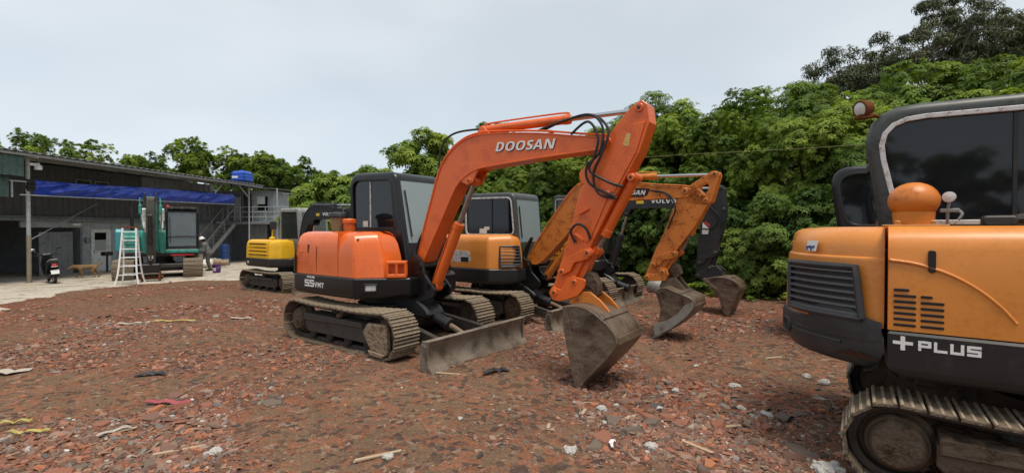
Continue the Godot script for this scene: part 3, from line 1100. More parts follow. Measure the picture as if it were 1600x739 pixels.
func swing_bracket(t: Node3D, c: Dictionary):
	var x: float = c.get("foot_x", 0.86); var y: float = c.get("foot_y", 1.12)
	var m: Material = M[c.get("bracket_mat", "black_paint")]
	for s in [-0.16, 0.14]:
		var mb := Mb.new()
		mb.ext(rp([x - 0.28, y - 0.42, x - 0.25, y + 0.02, x - 0.10, y + 0.16, x + 0.02, y + 0.10, x + 0.10, y - 0.12, x + 0.30, y - 0.30, x + 0.28, y - 0.40, x + 0.05, y - 0.50], 0.05, 3), s, s + 0.045, 0.006)
		part(t, "swing_bracket", mb, m, 25.0)
	var mb2 := Mb.new()
	mb2.cyl(Vector3(x - 0.12, y - 0.52, 0.01), Vector3(x - 0.12, y - 0.08, 0.01), 0.12, 16)
	mb2.cyl(Vector3(x, y, -0.18), Vector3(x, y, 0.2), 0.05, 12)
	mb2.cyl(Vector3(c.bcyl.x, c.bcyl.y, -0.15), Vector3(c.bcyl.x, c.bcyl.y, 0.185), 0.05, 12)
	part(t, "swing_post", mb2, m, 30.0)
	for k in 4:
		mb2 = Mb.new()
		var zz := -0.06 + 0.05 * k
		mb2.tube(smooth([Vector3(x - 0.32, y - 0.30, zz), Vector3(x - 0.18, y - 0.02 + 0.03 * k, zz + 0.03), Vector3(x - 0.16, y + 0.25, zz), Vector3(x + 0.02, y + 0.55, 0.02 + 0.02 * k)], 5), 0.016, 6)
		part(t, "hose", mb2, M.rubber, 40.0)

# ---------------------------------------------------------------- excavator: cab
func cab(t: Node3D, c: Dictionary):
	var zn: float = c.zn; var zf: float = c.zf
	var po := rp(c.outer, c.outer_r, 5)            # rear-bottom, front-bottom, front-top, rear-top
	var pw := rp(c.window, c.window_r, 5)
	var m: Material = M[c.mat]
	var ro: float = c.get("edge", 0.055)
	var glass: Material = M[c.get("glass", "tinted_glass")]
	for s in [1.0, -1.0]:
		var z: float = zn if s > 0 else zf
		var rings := []
		rings.append(Mb.lift(Mb.inset(po, 0.03), z - s * 0.09))
		rings.append(Mb.lift(po, z - s * 0.09))
		for k in 5:
			var a := PI * 0.5 * k / 4.0
			rings.append(Mb.lift(Mb.inset(po, ro * (1.0 - cos(a))), z - s * ro * (1.0 - sin(a))))
		rings.append(Mb.lift(Mb.inset(pw, -0.012), z))
		rings.append(Mb.lift(pw, z - s * 0.012))
		rings.append(Mb.lift(pw, z - s * 0.05))
		rings.append(Mb.lift(Mb.inset(po, 0.03), z - s * 0.09))
		var mb := Mb.new()
		mb.loft(rings, false)
		mb.fix(0)
		var fr := part(t, "cab_side_frame", mb, m, 32.0)
		mb = Mb.new()
		mb.ext(Mb.inset(pw, -0.004), minf(z - s * 0.03, z - s * 0.036), maxf(z - s * 0.03, z - s * 0.036), 0.0)
		part(fr, "window_pane", mb, glass, 20.0)
		mb = Mb.new()
		mb.frame(Mb.inset(pw, -0.020), Mb.inset(pw, c.get("trim_w", 0.016)), minf(z - s * 0.02, z + s * 0.006), maxf(z - s * 0.02, z + s * 0.006), 0.004)
		part(fr, "window_seal", mb, M[c.get("trim", "rubber")], 30.0)
		if c.has("slider"):
			mb = Mb.new()
			var yb: float = c.window[1]; var yt: float = c.window[5]
			mb.box(Vector3(c.slider, (yb + yt) * 0.5, z - s * 0.025), Vector3(0.022, absf(yt - yb) + 0.0, 0.02), 0.003)
			part(fr, "slider_bar", mb, M[c.get("slider_mat", "charcoal")], 20.0)
		if c.has("panel_line"):
			mb = Mb.new()
			mb.box(Vector3((c.window[0] + c.window[2]) * 0.5, c.panel_line, z + s * 0.002), Vector3(absf(c.window[2] - c.window[0]) + 0.04, 0.012, 0.012), 0.003)
			part(fr, "belt_moulding", mb, m, 20.0)
	var za := zf + 0.085; var zb := zn - 0.085
	var band := func(mb: Mb, pts: PackedVector2Array, th: float):
		var inn := PackedVector2Array()
		for i in pts.size():
			var d := (pts[mini(i + 1, pts.size() - 1)] - pts[maxi(i - 1, 0)]).normalized()
			inn.append(pts[i] + Vector2(-d.y, d.x) * th)
		inn.reverse()
		var all := PackedVector2Array(pts)
		all.append_array(inn)
		mb.ext(all, za, zb, 0.0)
	var mb2 := Mb.new()
	band.call(mb2, po.slice(12, 24), 0.05)
	var roof := part(t, "cab_roof", mb2, m, 32.0)
	mb2 = Mb.new()
	var xr: float = c.outer[6] * 0.5 + c.outer[4] * 0.5
	mb2.box(Vector3(xr, c.outer[5] + 0.004, (zn + zf) * 0.5), Vector3(absf(c.outer[4] - c.outer[6]) * 0.62, 0.03, (zn - zf) * 0.66), 0.012)
	part(roof, "roof_panel", mb2, m, 25.0)
	# front: lower panel and windscreen; rear: lower panel and rear pane
	var fb := po[11]; var ft := po[12]; var rt := po[23]; var rb := po[0]
	var fs := fb.lerp(ft, c.get("sill", 0.36)); var rs := rb.lerp(rt, 0.55)
	mb2 = Mb.new()
	band.call(mb2, PackedVector2Array([fb, fs]), 0.045)
	part(t, "front_panel", mb2, m, 25.0)
	mb2 = Mb.new()
	band.call(mb2, PackedVector2Array([fs, ft]), 0.006)
	part(t, "windscreen", mb2, M[c.get("front_glass", "sky_pale_glass")], 20.0)
	mb2 = Mb.new()
	band.call(mb2, PackedVector2Array([rs, rb]), 0.045)
	band.call(mb2, po.slice(0, 12), 0.04)
	part(t, "rear_panel", mb2, m, 25.0)
	mb2 = Mb.new()
	band.call(mb2, PackedVector2Array([rt, rs]), 0.006)
	part(t, "rear_pane", mb2, glass, 20.0)
	# wiper, seat and levers inside
	mb2 = Mb.new()
	var w0 := fs.lerp(ft, 0.1); var w1 := fs.lerp(ft, 0.85)
	mb2.tube(PackedVector3Array([Vector3(w0.x + 0.02, w0.y, zn - 0.15), Vector3(w1.x + 0.02, w1.y, zn - 0.13)]), 0.012, 6)
	part(t, "wiper", mb2, M.rubber, 30.0)
	mb2 = Mb.new()
	var zc := (zn + zf) * 0.5
	var fy: float = c.outer[1]
	var sx: float = c.outer[0] + 0.42
	mb2.box(Vector3(sx + 0.05, fy + 0.38, zc), Vector3(0.48, 0.16, 0.46), 0.05)
	mb2.box(Vector3(sx, fy + 0.15, zc), Vector3(0.4, 0.3, 0.4), 0.02)
	mb2.xf = Transform3D(Basis(Vector3.BACK, 0.14), Vector3(sx - 0.22, fy + 0.74, zc))
	mb2.box(Vector3.ZERO, Vector3(0.14, 0.66, 0.46), 0.05)
	part(t, "seat", mb2, M.seat_cloth, 40.0)
	for s in [-1.0, 1.0]:
		mb2 = Mb.new()
		mb2.tube(smooth([Vector3(sx + 0.32, fy + 0.40, zc + s * 0.30), Vector3(sx + 0.38, fy + 0.58, zc + s * 0.30), Vector3(sx + 0.36, fy + 0.68, zc + s * 0.29)], 4), 0.02, 6)
		mb2.box(Vector3(sx + 0.2, fy + 0.42, zc + s * 0.31), Vector3(0.4, 0.1, 0.1), 0.03)
		part(t, "control_lever", mb2, M.rubber, 40.0)

# a shell over a plan outline (x, z): layers of [height, inset]
func shell(mb: Mb, plan: PackedVector2Array, layers: Array, lean_from := 99.0, lean := 0.0, y_base := 0.0, seam := 99.0):
	var rings := []
	for l in layers:
		var q := Mb.inset(plan, l[1])
		var r := PackedVector3Array()
		for i in q.size():
			var p := q[i]
			var x := p.x
			if absf(plan[i].x - seam) < 0.012: x = plan[i].x      # the cut face at a seam stays upright
			if x > lean_from: x -= (x - lean_from) * lean * (float(l[0]) - y_base)
			r.append(Vector3(x, l[0], p.y))
		rings.append(r)
	mb.loft(rings)

# a point and outward normal at length s along an open plan line, pushed out by off
func along(line: PackedVector2Array, s: float, y: float, off: float) -> Vector3:
	var acc := 0.0
	for i in line.size() - 1:
		var l := line[i].distance_to(line[i + 1])
		if s <= acc + l or i == line.size() - 2:
			var d := (line[i + 1] - line[i]).normalized()
			var p := line[i].lerp(line[i + 1], clampf((s - acc) / l, 0.0, 1.0))
			# the next and previous segments share the normal near their joint
			var dn := d
			if i + 2 < line.size(): dn = dn.lerp((line[i + 2] - line[i + 1]).normalized(), 0.5 * clampf((s - acc) / l, 0, 1))
			if i > 0: dn = dn.lerp((line[i] - line[i - 1]).normalized(), 0.5 * (1.0 - clampf((s - acc) / l, 0, 1)))
			dn = dn.normalized()
			var n := Vector2(dn.y, -dn.x)
			return Vector3(p.x + n.x * off, y, p.y + n.y * off)
		acc += l
	return Vector3.ZERO

# louvred grille on a curved side: frame, flat dark backing painted as a shaded opening, slats
func grille(t: Node3D, line: PackedVector2Array, s0: float, s1: float, y0: float, y1: float, n: int, skew := 0.0, lean := 0.0):
	var at := func(u: float, w: float, off: float) -> Vector3:
		var y := lerpf(y0, y1, w)
		return along(line, lerpf(s0, s1, u) + (w - 0.5) * skew, y, off - lean * w)
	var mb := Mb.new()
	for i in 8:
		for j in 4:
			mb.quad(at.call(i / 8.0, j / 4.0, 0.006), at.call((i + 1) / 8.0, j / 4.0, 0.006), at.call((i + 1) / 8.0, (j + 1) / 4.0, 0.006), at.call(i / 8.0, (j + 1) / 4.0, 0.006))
	var g := part(t, "grille", mb, M.grease_and_shade, 40.0)
	mb = Mb.new()
	var loop := []
	for i in 9: loop.append(at.call(i / 8.0, 0.0, 0.018))
	for j in range(1, 5): loop.append(at.call(1.0, j / 4.0, 0.018))
	for i in range(1, 9): loop.append(at.call(1.0 - i / 8.0, 1.0, 0.018))
	for j in range(1, 5): loop.append(at.call(0.0, 1.0 - j / 4.0, 0.018))
	mb.tube(PackedVector3Array(loop), 0.024, 6)
	part(g, "grille_frame", mb, M.bumper, 50.0)
	for k in n:
		var w := (k + 0.7) / (n + 0.3)
		mb = Mb.new()
		var a := PackedVector3Array(); var b := PackedVector3Array()
		for i in 7:
			a.append(at.call(i / 6.0, w, 0.034)); b.append(at.call(i / 6.0, w + 0.022, 0.005))
		var th := Vector3(0, 0.010, 0)
		for i in 6:
			mb.quad(a[i], a[i + 1], b[i + 1], b[i])
			mb.quad(a[i] - th, a[i + 1] - th, a[i + 1], a[i])
			mb.quad(b[i] - th, b[i + 1] - th, a[i + 1] - th, a[i] - th)
		part(g, "slat", mb, M.grille_grey, 30.0)

func deck(t: Node3D, plan: PackedVector2Array, y0: float, y1: float, m: Material) -> MeshInstance3D:
	var mb := Mb.new()
	shell(mb, plan, [[y0, 0.06], [y0 + 0.03, 0.02], [y0 + 0.07, 0.0], [y1 - 0.015, 0.0], [y1, 0.012]])
	return part(t, "body_skirt", mb, m, 32.0)

# ---------------------------------------------------------------- machine 1: red-orange with the rounded hood
func upper_a(t: Node3D):
	var plan := rp([-1.58, 0.42, -1.18, 0.865, 0.30, 0.85, 0.84, 0.34, 0.86, -0.55, 0.5, -0.86, -1.18, -0.87, -1.58, -0.42], [0.35, 0.20, 0.05, 0.06, 0.1, 0.1, 0.2, 0.35], 5)
	var sk := deck(t, plan, 0.70, 0.985, M.black_paint)
	# hood in two shells with a real gap between them
	var ra := rp([-1.555, 0.40, -1.17, 0.842, -0.08, 0.83, -0.08, 0.14, -0.5, 0.10, -0.52, -0.84, -1.17, -0.845, -1.555, -0.40], [0.33, 0.18, 0.004, 0.004, 0.02, 0.02, 0.2, 0.33], 5)
	var mb := Mb.new()
	var lay := [[0.99, 0.0], [1.30, 0.008], [1.44, 0.025], [1.53, 0.06], [1.58, 0.105], [1.605, 0.17], [1.615, 0.25]]
	shell(mb, ra, lay, 99.0, 0.0, 0.0, -0.08)
	part(t, "engine_hood", mb, M.orange_hood, 35.0)
	var rb := rp([-0.068, 0.83, 0.28, 0.825, 0.58, 0.53, 0.52, 0.14, -0.068, 0.14], [0.004, 0.10, 0.12, 0.05, 0.004], 5)
	mb = Mb.new()
	shell(mb, rb, [[0.99, 0.0], [1.30, 0.008], [1.44, 0.025], [1.53, 0.06], [1.58, 0.105], [1.605, 0.17], [1.615, 0.23]], 0.0, 0.42, 0.99, -0.068)
	var fh := part(t, "front_hood", mb, M.orange_hood, 35.0)
	# added dark block that keeps light out of the gap
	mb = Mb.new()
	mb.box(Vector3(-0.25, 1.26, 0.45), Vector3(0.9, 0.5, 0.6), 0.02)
	part(t, "seam_light_block", mb, M.grease_and_shade)
	# recessed latch on the top and the slot by the seam
	mb = Mb.new()
	mb.xf = Transform3D(Basis(Vector3.RIGHT, 0.62) * Basis(Vector3.BACK, -0.2), Vector3(0.18, 1.515, 0.735))
	mb.box(Vector3.ZERO, Vector3(0.16, 0.012, 0.035), 0.005)
	part(fh, "latch", mb, M.grease_and_shade)
	mb = Mb.new()
	mb.box(Vector3(-0.82, 1.36, 0.828), Vector3(0.022, 0.13, 0.012), 0.004)
	part(t, "door_handle", mb, M.grease_and_shade)
	mb = Mb.new()
	for k in 7: mb.box(Vector3(-1.0, 1.04 + 0.045 * k, 0.835), Vector3(0.10, 0.012, 0.012), 0.004)
	part(t, "louvre", mb, M.orange_hood)
	for k in 2:
		mb = Mb.new()
		mb.box(Vector3([-1.075, -0.60][k], 1.20, 0.832 if k else 0.822), Vector3(0.006, 0.40, 0.006), 0.0)
		part(t, "panel_seam", mb, M.grease_and_shade)
	# black corner grille at the tail
	var line := rp([-0.4, 0.855, -1.18, 0.862, -1.58, 0.42, -1.58, -0.42], [0.01, 0.20, 0.35, 0.01], 6)
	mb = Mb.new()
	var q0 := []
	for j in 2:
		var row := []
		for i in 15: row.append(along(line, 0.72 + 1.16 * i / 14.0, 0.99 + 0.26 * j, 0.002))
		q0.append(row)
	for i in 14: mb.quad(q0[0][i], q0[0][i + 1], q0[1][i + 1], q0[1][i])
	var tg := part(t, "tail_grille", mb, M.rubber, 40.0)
	for k in 6:
		mb = Mb.new()
		var path := PackedVector3Array()
		for i in 15: path.append(along(line, 0.72 + 1.16 * i / 14.0, 1.02 + 0.042 * k, 0.008))
		mb.tube(path, 0.009, 5)
		part(tg, "slat", mb, M.charcoal, 40.0)
	# open-fronted tool tray beside the hood
	var tb := Transform3D(Basis(Vector3.UP, 0.77), Vector3(0.655, 1.10, 0.40))
	mb = Mb.new()
	mb.xf = tb
	mb.box(Vector3(0, 0.095, 0), Vector3(0.27, 0.04, 0.18), 0.01)
	mb.box(Vector3(0, -0.085, 0), Vector3(0.27, 0.05, 0.18), 0.01)
	for x in [-0.12, 0.0, 0.12]: mb.box(Vector3(x, 0.0, 0.075), Vector3(0.03, 0.16, 0.03), 0.006)
	mb.box(Vector3(0, 0.0, -0.07), Vector3(0.27, 0.16, 0.03), 0.006)
	part(t, "tool_tray", mb, M.orange, 25.0)
	# headlamp let into the skirt
	mb = Mb.new()
	mb.xf = Transform3D(Basis(Vector3.UP, 0.77), Vector3(0.475, 0.86, 0.70))
	mb.frame(rp([-0.09, -0.055, 0.09, -0.055, 0.09, 0.055, -0.09, 0.055], 0.015, 2), rp([-0.07, -0.038, 0.07, -0.038, 0.07, 0.038, -0.07, 0.038], 0.012, 2), -0.03, 0.012, 0.004)
	var hl := part(t, "headlamp", mb, M.charcoal)
	mb = Mb.new()
	mb.xf = Transform3D(Basis(Vector3.UP, 0.77), Vector3(0.475, 0.86, 0.70))
	mb.box(Vector3(0, 0, -0.01), Vector3(0.14, 0.078, 0.02), 0.004)
	part(hl, "lens", mb, M.silver_trim)
	# breathers on the hood
	mb = Mb.new()
	mb.lathe(Vector3(-0.40, 1.585, 0.42), Vector3.UP, [[0.085, 0.0], [0.085, 0.15], [0.10, 0.155], [0.10, 0.20], [0.085, 0.215], [0.03, 0.22]], 18)
	part(t, "exhaust_cover", mb, M.orange)
	mb = Mb.new()
	mb.lathe(Vector3(-0.62, 1.585, 0.46), Vector3.UP, [[0.09, 0.0], [0.09, 0.04], [0.10, 0.09], [0.115, 0.2], [0.115, 0.24]], 18)
	var pc := part(t, "air_precleaner", mb, M.tan_plastic)
	mb = Mb.new()
	mb.lathe(Vector3(-0.62, 1.82, 0.46), Vector3.UP, [[0.14, 0.0], [0.145, 0.02], [0.13, 0.06], [0.06, 0.085], [0.01, 0.09]], 18)
	part(pc, "cap", mb, M.rubber)
	# lettering on the skirt
	block_letters(sk, "55", Vector3(-0.86, 0.812, 0.8595), 0.100, 0.112, 0.016, 0.022, M.white_print)
	block_letters(sk, "VMT", Vector3(-0.605, 0.812, 0.8580), 0.072, 0.070, 0.012, 0.014, M.white_print)
	letters(sk, "lettering", "SOLAR", 0.028, Vector3(-0.70, 0.938, 0.8612), Basis(Vector3.UP, 0.007), M.white_print, 1.7, 0.0, 0.4)
	cab(t, {zn = 0.06, zf = -0.86, outer = [-0.90, 0.99, 0.50, 0.99, 0.20, 2.50, -0.93, 2.545], outer_r = [0.05, 0.05, 0.17, 0.24],
		window = [-0.83, 1.66, 0.20, 1.66, 0.115, 2.39, -0.85, 2.43], window_r = [0.03, 0.04, 0.11, 0.17], mat = "cab_black", slider = -0.40, slider_mat = "silver_trim", panel_line = 1.625, sill = 0.30, front_glass = "sky_pale_glass"})
	# paper notice on the panel and inspection sticker in the window
	mb = Mb.new()
	mb.box(Vector3(-0.08, 1.50, 0.064), Vector3(0.14, 0.16, 0.003), 0.0)
	part(t, "sticker", mb, M.paper)
	mb = Mb.new()
	mb.box(Vector3(-0.53, 1.73, 0.035), Vector3(0.12, 0.09, 0.004), 0.0)
	part(t, "sticker", mb, M.paper)

# ---------------------------------------------------------------- machines 2, 4 and 5: orange-yellow with the corner grille and plastic bumper
func upper_b(t: Node3D, c: Dictionary):
	var tail := [-1.05, 0.885, -1.22, 0.80, -1.42, 0.64, -1.57, 0.42, -1.655, 0.12, -1.655, -0.12, -1.57, -0.42, -1.42, -0.64, -1.22, -0.80, -1.05, -0.885]
	var line := smooth2([-0.95, 0.885] + tail + [-0.95, -0.885], 3)
	# plastic bumper round the tail
	var pl := PackedVector2Array(line)
	pl.append_array(P([-0.93, -0.6, -0.93, 0.6]))
	for i in pl.size(): if pl[i].x > -1.02: pl[i].x = -1.012
	var mb := Mb.new()
	shell(mb, pl, [[0.74, 0.10], [0.755, 0.06], [0.80, 0.025], [0.87, 0.0], [0.96, 0.0], [1.01, 0.012], [1.025, 0.03]])
	var bp := part(t, "tail_bumper", mb, M.bumper, 32.0)
	# the shield that rises at the corner
	mb = Mb.new()
	var rows := []
	for j in 6:
		var row := []
		for i in 11:
			var u := i / 10.0
			var top := 1.0 + 0.135 * smoothstep(0.0, 0.30, u) * (1.0 - 0.55 * smoothstep(0.62, 1.0, u))
			var s := lerpf(0.62, 0.075, u)
			row.append(along(line, s, lerpf(0.93, top, j / 5.0), 0.003 + 0.022 * sin(PI * minf(1.0, 0.15 + j / 5.0 * 0.7)) * sin(PI * clampf(u, 0.08, 0.92))))
		rows.append(row)
	for j in 5:
		for i in 10: mb.quad(rows[j][i], rows[j][i + 1], rows[j + 1][i + 1], rows[j + 1][i])
	part(bp, "corner_shield", mb, M.bumper, 50.0)
	# ribs on the bumper and the oval tie-down pocket, its hollow a flat disc of painted shade
	for k in 2:
		mb = Mb.new()
		var path := PackedVector3Array()
		for i in 9: path.append(along(line, lerpf(0.28, 0.72, i / 8.0) + 0.03 * k, 0.93 - 0.035 * k + 0.01 * (i / 8.0), 0.002))
		mb.tube(path, 0.009, 6, 0.006)
		part(bp, "rib", mb, M.bumper, 50.0)
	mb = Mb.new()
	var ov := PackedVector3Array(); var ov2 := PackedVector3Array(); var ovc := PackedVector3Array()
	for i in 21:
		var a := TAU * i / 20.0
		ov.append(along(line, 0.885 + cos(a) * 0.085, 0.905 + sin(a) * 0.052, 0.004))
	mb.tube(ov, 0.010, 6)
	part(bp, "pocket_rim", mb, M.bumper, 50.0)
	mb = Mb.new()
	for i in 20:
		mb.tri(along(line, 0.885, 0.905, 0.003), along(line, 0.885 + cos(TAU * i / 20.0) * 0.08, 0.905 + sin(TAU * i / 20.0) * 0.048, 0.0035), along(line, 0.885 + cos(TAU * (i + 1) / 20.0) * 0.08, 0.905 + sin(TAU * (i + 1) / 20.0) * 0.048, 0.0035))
	part(bp, "pocket_shade", mb, M.grease_and_shade, 60.0)
	if c.get("worn", false):
		mb = Mb.new()
		var a2 := []
		for i in 13:
			var u := i / 12.0
			a2.append([along(line, lerpf(0.34, 0.10, u), 0.818 + 0.004 * sin(i * 2.7), 0.004), along(line, lerpf(0.34, 0.10, u), 0.822 + (0.026 + 0.012 * sin(i * 1.9)) * sin(PI * u), 0.004)])
		for i in 12: mb.quad(a2[i][0], a2[i + 1][0], a2[i + 1][1], a2[i][1])
		part(bp, "rust_scrape", mb, M.rust_dark, 50.0)
	# rear hood: orange, rounded, with a crease
	var ho := Mb.inset(pl, 0.03)
	for i in ho.size(): if pl[i].x > -1.03: ho[i].x = -1.012
	mb = Mb.new()
	shell(mb, ho, [[1.02, -0.004], [1.20, 0.0], [1.44, 0.012], [1.458, 0.018], [1.468, 0.034], [1.53, 0.042], [1.585, 0.065], [1.625, 0.105], [1.650, 0.16], [1.664, 0.24]], 99.0, 0.0, 0.0, -1.012)
	part(t, "rear_hood", mb, M.orange_hood_old, 28.0)
	var hl := Mb.inset(line, 0.0)
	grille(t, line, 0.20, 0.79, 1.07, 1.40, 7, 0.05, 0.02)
	# main side panel, then the chamfered front corner
	var rear_x := -0.995
	var side := rp([rear_x, 0.868, 0.42, 0.868, 0.80, 0.50, 0.74, 0.16, -0.62, 0.12, rear_x, 0.12], [0.004, 0.12, 0.14, 0.05, 0.03, 0.004], 5)
	mb = Mb.new()
	shell(mb, side, [[1.02, -0.004], [1.30, 0.0], [1.52, 0.022], [1.59, 0.05], [1.635, 0.09], [1.66, 0.145], [1.668, 0.20]], 0.2, 0.10, 1.02, rear_x)
	var sp := part(t, "side_hood", mb, M.orange_hood_old, 28.0)
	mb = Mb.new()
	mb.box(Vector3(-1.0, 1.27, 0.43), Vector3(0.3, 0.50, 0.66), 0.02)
	part(t, "seam_light_block", mb, M.grease_and_shade)  # added dark block, keeps light out of the hood seam
	# lower skirt
	var sk := rp([rear_x, 0.884, 0.44, 0.884, 0.84, 0.50, 0.84, -0.60, 0.5, -0.88, rear_x, -0.884], [0.004, 0.12, 0.14, 0.1, 0.1, 0.004], 5)
	var skirt := deck(t, sk, 0.72, 1.012, M.charcoal)
	# embossed sweep on the panel
	mb = Mb.new()
	mb.tube(smooth([Vector3(-0.99, 1.455, 0.860), Vector3(-0.86, 1.435, 0.861), Vector3(-0.72, 1.385, 0.864), Vector3(-0.60, 1.31, 0.866), Vector3(-0.50, 1.215, 0.867), Vector3(-0.43, 1.12, 0.868)], 5), 0.010, 6)
	part(sp, "crease", mb, M.orange_hood_old, 60.0)
	# cooling slots and the grab slot, raised dark insets painted as shaded holes
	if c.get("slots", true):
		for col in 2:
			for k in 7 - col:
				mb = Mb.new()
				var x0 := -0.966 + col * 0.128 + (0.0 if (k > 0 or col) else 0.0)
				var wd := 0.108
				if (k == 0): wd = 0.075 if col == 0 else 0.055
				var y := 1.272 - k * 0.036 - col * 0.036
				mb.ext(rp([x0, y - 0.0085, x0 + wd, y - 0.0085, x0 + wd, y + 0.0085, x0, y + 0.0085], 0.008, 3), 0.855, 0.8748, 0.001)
				part(sp, "cooling_slot_shade", mb, M.grease_and_shade)
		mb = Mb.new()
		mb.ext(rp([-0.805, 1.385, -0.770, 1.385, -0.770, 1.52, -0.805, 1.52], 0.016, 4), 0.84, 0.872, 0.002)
		part(sp, "grab_slot_shade", mb, M.grease_and_shade)
		mb = Mb.new()
		mb.ext(P([-0.968, 0.938, -0.931, 0.938, -0.931, 0.903, -0.909, 0.903, -0.909, 0.938, -0.872, 0.938, -0.872, 0.957, -0.909, 0.957, -0.909, 0.988, -0.931, 0.988, -0.931, 0.957, -0.968, 0.957]), 0.8835, 0.8875, 0.0)
		part(skirt, "plus_sign", mb, M.white_print)
		block_letters(skirt, "PLUS", Vector3(-0.848, 0.912, 0.8845), 0.060, 0.060, 0.012, 0.0145, M.white_print)
	else:
		# second corner grille by the boom, and the pale decal on the panel
		var fl := rp([0.84, 0.0, 0.80, 0.50, 0.42, 0.868, -0.2, 0.868], [0.01, 0.14, 0.12, 0.01], 6)
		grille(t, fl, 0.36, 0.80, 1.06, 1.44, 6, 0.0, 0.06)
		mb = Mb.new()
		mb.ext(rp([-0.62, 1.10, 0.02, 1.14, -0.04, 1.34, -0.50, 1.36], 0.06, 3), 0.855, 0.8705, 0.001)
		part(sp, "decal", mb, M.silver_trim)
		mb = Mb.new()
		mb.box(Vector3(-0.16, 1.18, 0.868), Vector3(0.2, 0.09, 0.012), 0.004)
		part(sp, "latch", mb, M.grease_and_shade)
	# white notice on the rear corner
	mb = Mb.new()
	var nq := [along(line, 0.66, 1.49, -0.034), along(line, 0.545, 1.49, -0.034), along(line, 0.545, 1.565, -0.052), along(line, 0.66, 1.565, -0.052)]
	mb.quad(nq[1], nq[0], nq[3], nq[2])
	var st := part(t, "sticker", mb, M.paper)
	mb = Mb.new()
	for k in 4:
		var u := 0.12 + 0.2 * k
		var a3: Vector3 = nq[0].lerp(nq[1], u).lerp(nq[3].lerp(nq[2], u), 0.25 + 0.14 * (k % 2))
		mb.box(a3 + (nq[3] - nq[2]).cross(nq[1] - nq[2]).normalized() * -0.0, Vector3(0.016, 0.02 if k % 2 else 0.034, 0.012), 0.0)
	part(st, "print", mb, M.blue_print)
	# counterbody under the cab
	mb = Mb.new()
	shell(mb, rp([-1.0, -0.86, -1.0, 0.10, -0.66, 0.10, -0.66, -0.86], 0.04, 3), [[1.0, 0.0], [1.55, 0.0], [1.62, 0.05]])
	part(t, "rear_hood", mb, M.orange_hood_old, 30.0)
	if c.get("dome", false):
		# domed breather
		mb = Mb.new()
		mb.lathe(Vector3(-0.845, 1.655, 0.40), Vector3.UP, [[0.106, 0.0], [0.112, 0.06], [0.116, 0.11], [0.10, 0.115]], 22)
		var dome := part(t, "air_precleaner", mb, M.orange_hood_old)
		mb = Mb.new()
		mb.ball(Vector3(-0.845, 1.842, 0.40), Vector3(0.142, 0.126, 0.142), 24, 12)
		part(dome, "dome", mb, M.orange_old, 60.0)
		mb = Mb.new()
		mb.box(Vector3(-0.845, 1.672, 0.40), Vector3(0.34, 0.012, 0.30), 0.003)
		for s in [-0.09, 0.09]: mb.box(Vector3(-0.845 + s, 1.685, 0.53), Vector3(0.03, 0.04, 0.03), 0.004)
		part(dome, "base_plate", mb, M.orange_hood_old)
	cab(t, {zn = 0.085, zf = -0.88, outer = [-0.93, 1.02, 0.62, 1.02, 0.50, 2.545, -1.15, 2.59] if c.get("slots", true) else [-0.90, 1.02, 0.60, 1.02, 0.46, 2.52, -0.92, 2.545],
		outer_r = [0.06, 0.06, 0.2, 0.30] if c.get("slots", true) else [0.06, 0.06, 0.17, 0.13],
		window = [-0.90, 1.70, 0.42, 1.70, 0.38, 2.44, -1.06, 2.475] if c.get("slots", true) else [-0.82, 1.66, 0.46, 1.66, 0.38, 2.41, -0.84, 2.43],
		window_r = [0.20, 0.1, 0.12, 0.24] if c.get("slots", true) else [0.10, 0.10, 0.12, 0.12],
		mat = c.cab_mat, trim = c.get("trim", "silver_trim"), trim_w = 0.014, slider = -0.30 if c.get("slots", true) else -0.12, slider_mat = "charcoal", sill = 0.33, edge = 0.07})
	if c.get("lamp", false):
		mb = Mb.new()
		mb.tube(smooth([Vector3(-1.0, 2.50, 0.02), Vector3(-1.10, 2.535, 0.05), Vector3(-1.16, 2.52, 0.07)], 4), 0.016, 6)
		mb.box(Vector3(-1.12, 2.515, 0.05), Vector3(0.12, 0.02, 0.05), 0.004)
		var br := part(t, "work_lamp_bracket", mb, M.rust)
		mb = Mb.new()
		mb.lathe(Vector3(-1.13, 2.585, 0.04), Vector3(-0.72, -0.18, 0.66), [[0.02, -0.07], [0.055, -0.05], [0.066, -0.01], [0.07, 0.02], [0.066, 0.03], [0.06, 0.028]], 18)
		part(br, "lamp_housing", mb, M.rust)
		mb = Mb.new()
		mb.lathe(Vector3(-1.13, 2.585, 0.04), Vector3(-0.72, -0.18, 0.66), [[0.06, 0.022], [0.045, 0.034], [0.004, 0.038]], 18)
		part(br, "lamp_lens", mb, M.lamp_glass)
		# round mirror and its clamp on the far rail
		mb = Mb.new()
		mb.tube(PackedVector3Array([Vector3(-0.66, 1.66, 0.30), Vector3(-0.66, 1.78, 0.30), Vector3(-0.65, 1.84, 0.30)]), 0.010, 6)
		mb.box(Vector3(-0.65, 1.775, 0.30), Vector3(0.10, 0.025, 0.03), 0.004)
		mb.tube(smooth([Vector3(-0.61, 1.78, 0.30), Vector3(-0.59, 1.75, 0.32), Vector3(-0.61, 1.71, 0.33)], 4), 0.009, 6)
		var mr := part(t, "mirror_bracket", mb, M.cab_grey)
		mb = Mb.new()
		mb.lathe(Vector3(-0.655, 1.865, 0.31), Vector3(-0.25, 0.1, 0.95), [[0.030, -0.02], [0.038, 0.0], [0.035, 0.010], [0.008, 0.014]], 18)
		part(mr, "round_lamp", mb, M.lamp_glass)
		# ledge with the old radio-like box further forward
		mb = Mb.new()
		mb.box(Vector3(-0.42, 1.70, 0.34), Vector3(0.16, 0.07, 0.10), 0.015)
		mb.tube(PackedVector3Array([Vector3(-0.34, 1.71, 0.34), Vector3(-0.22, 1.725, 0.34)]), 0.03, 8, 0.042)
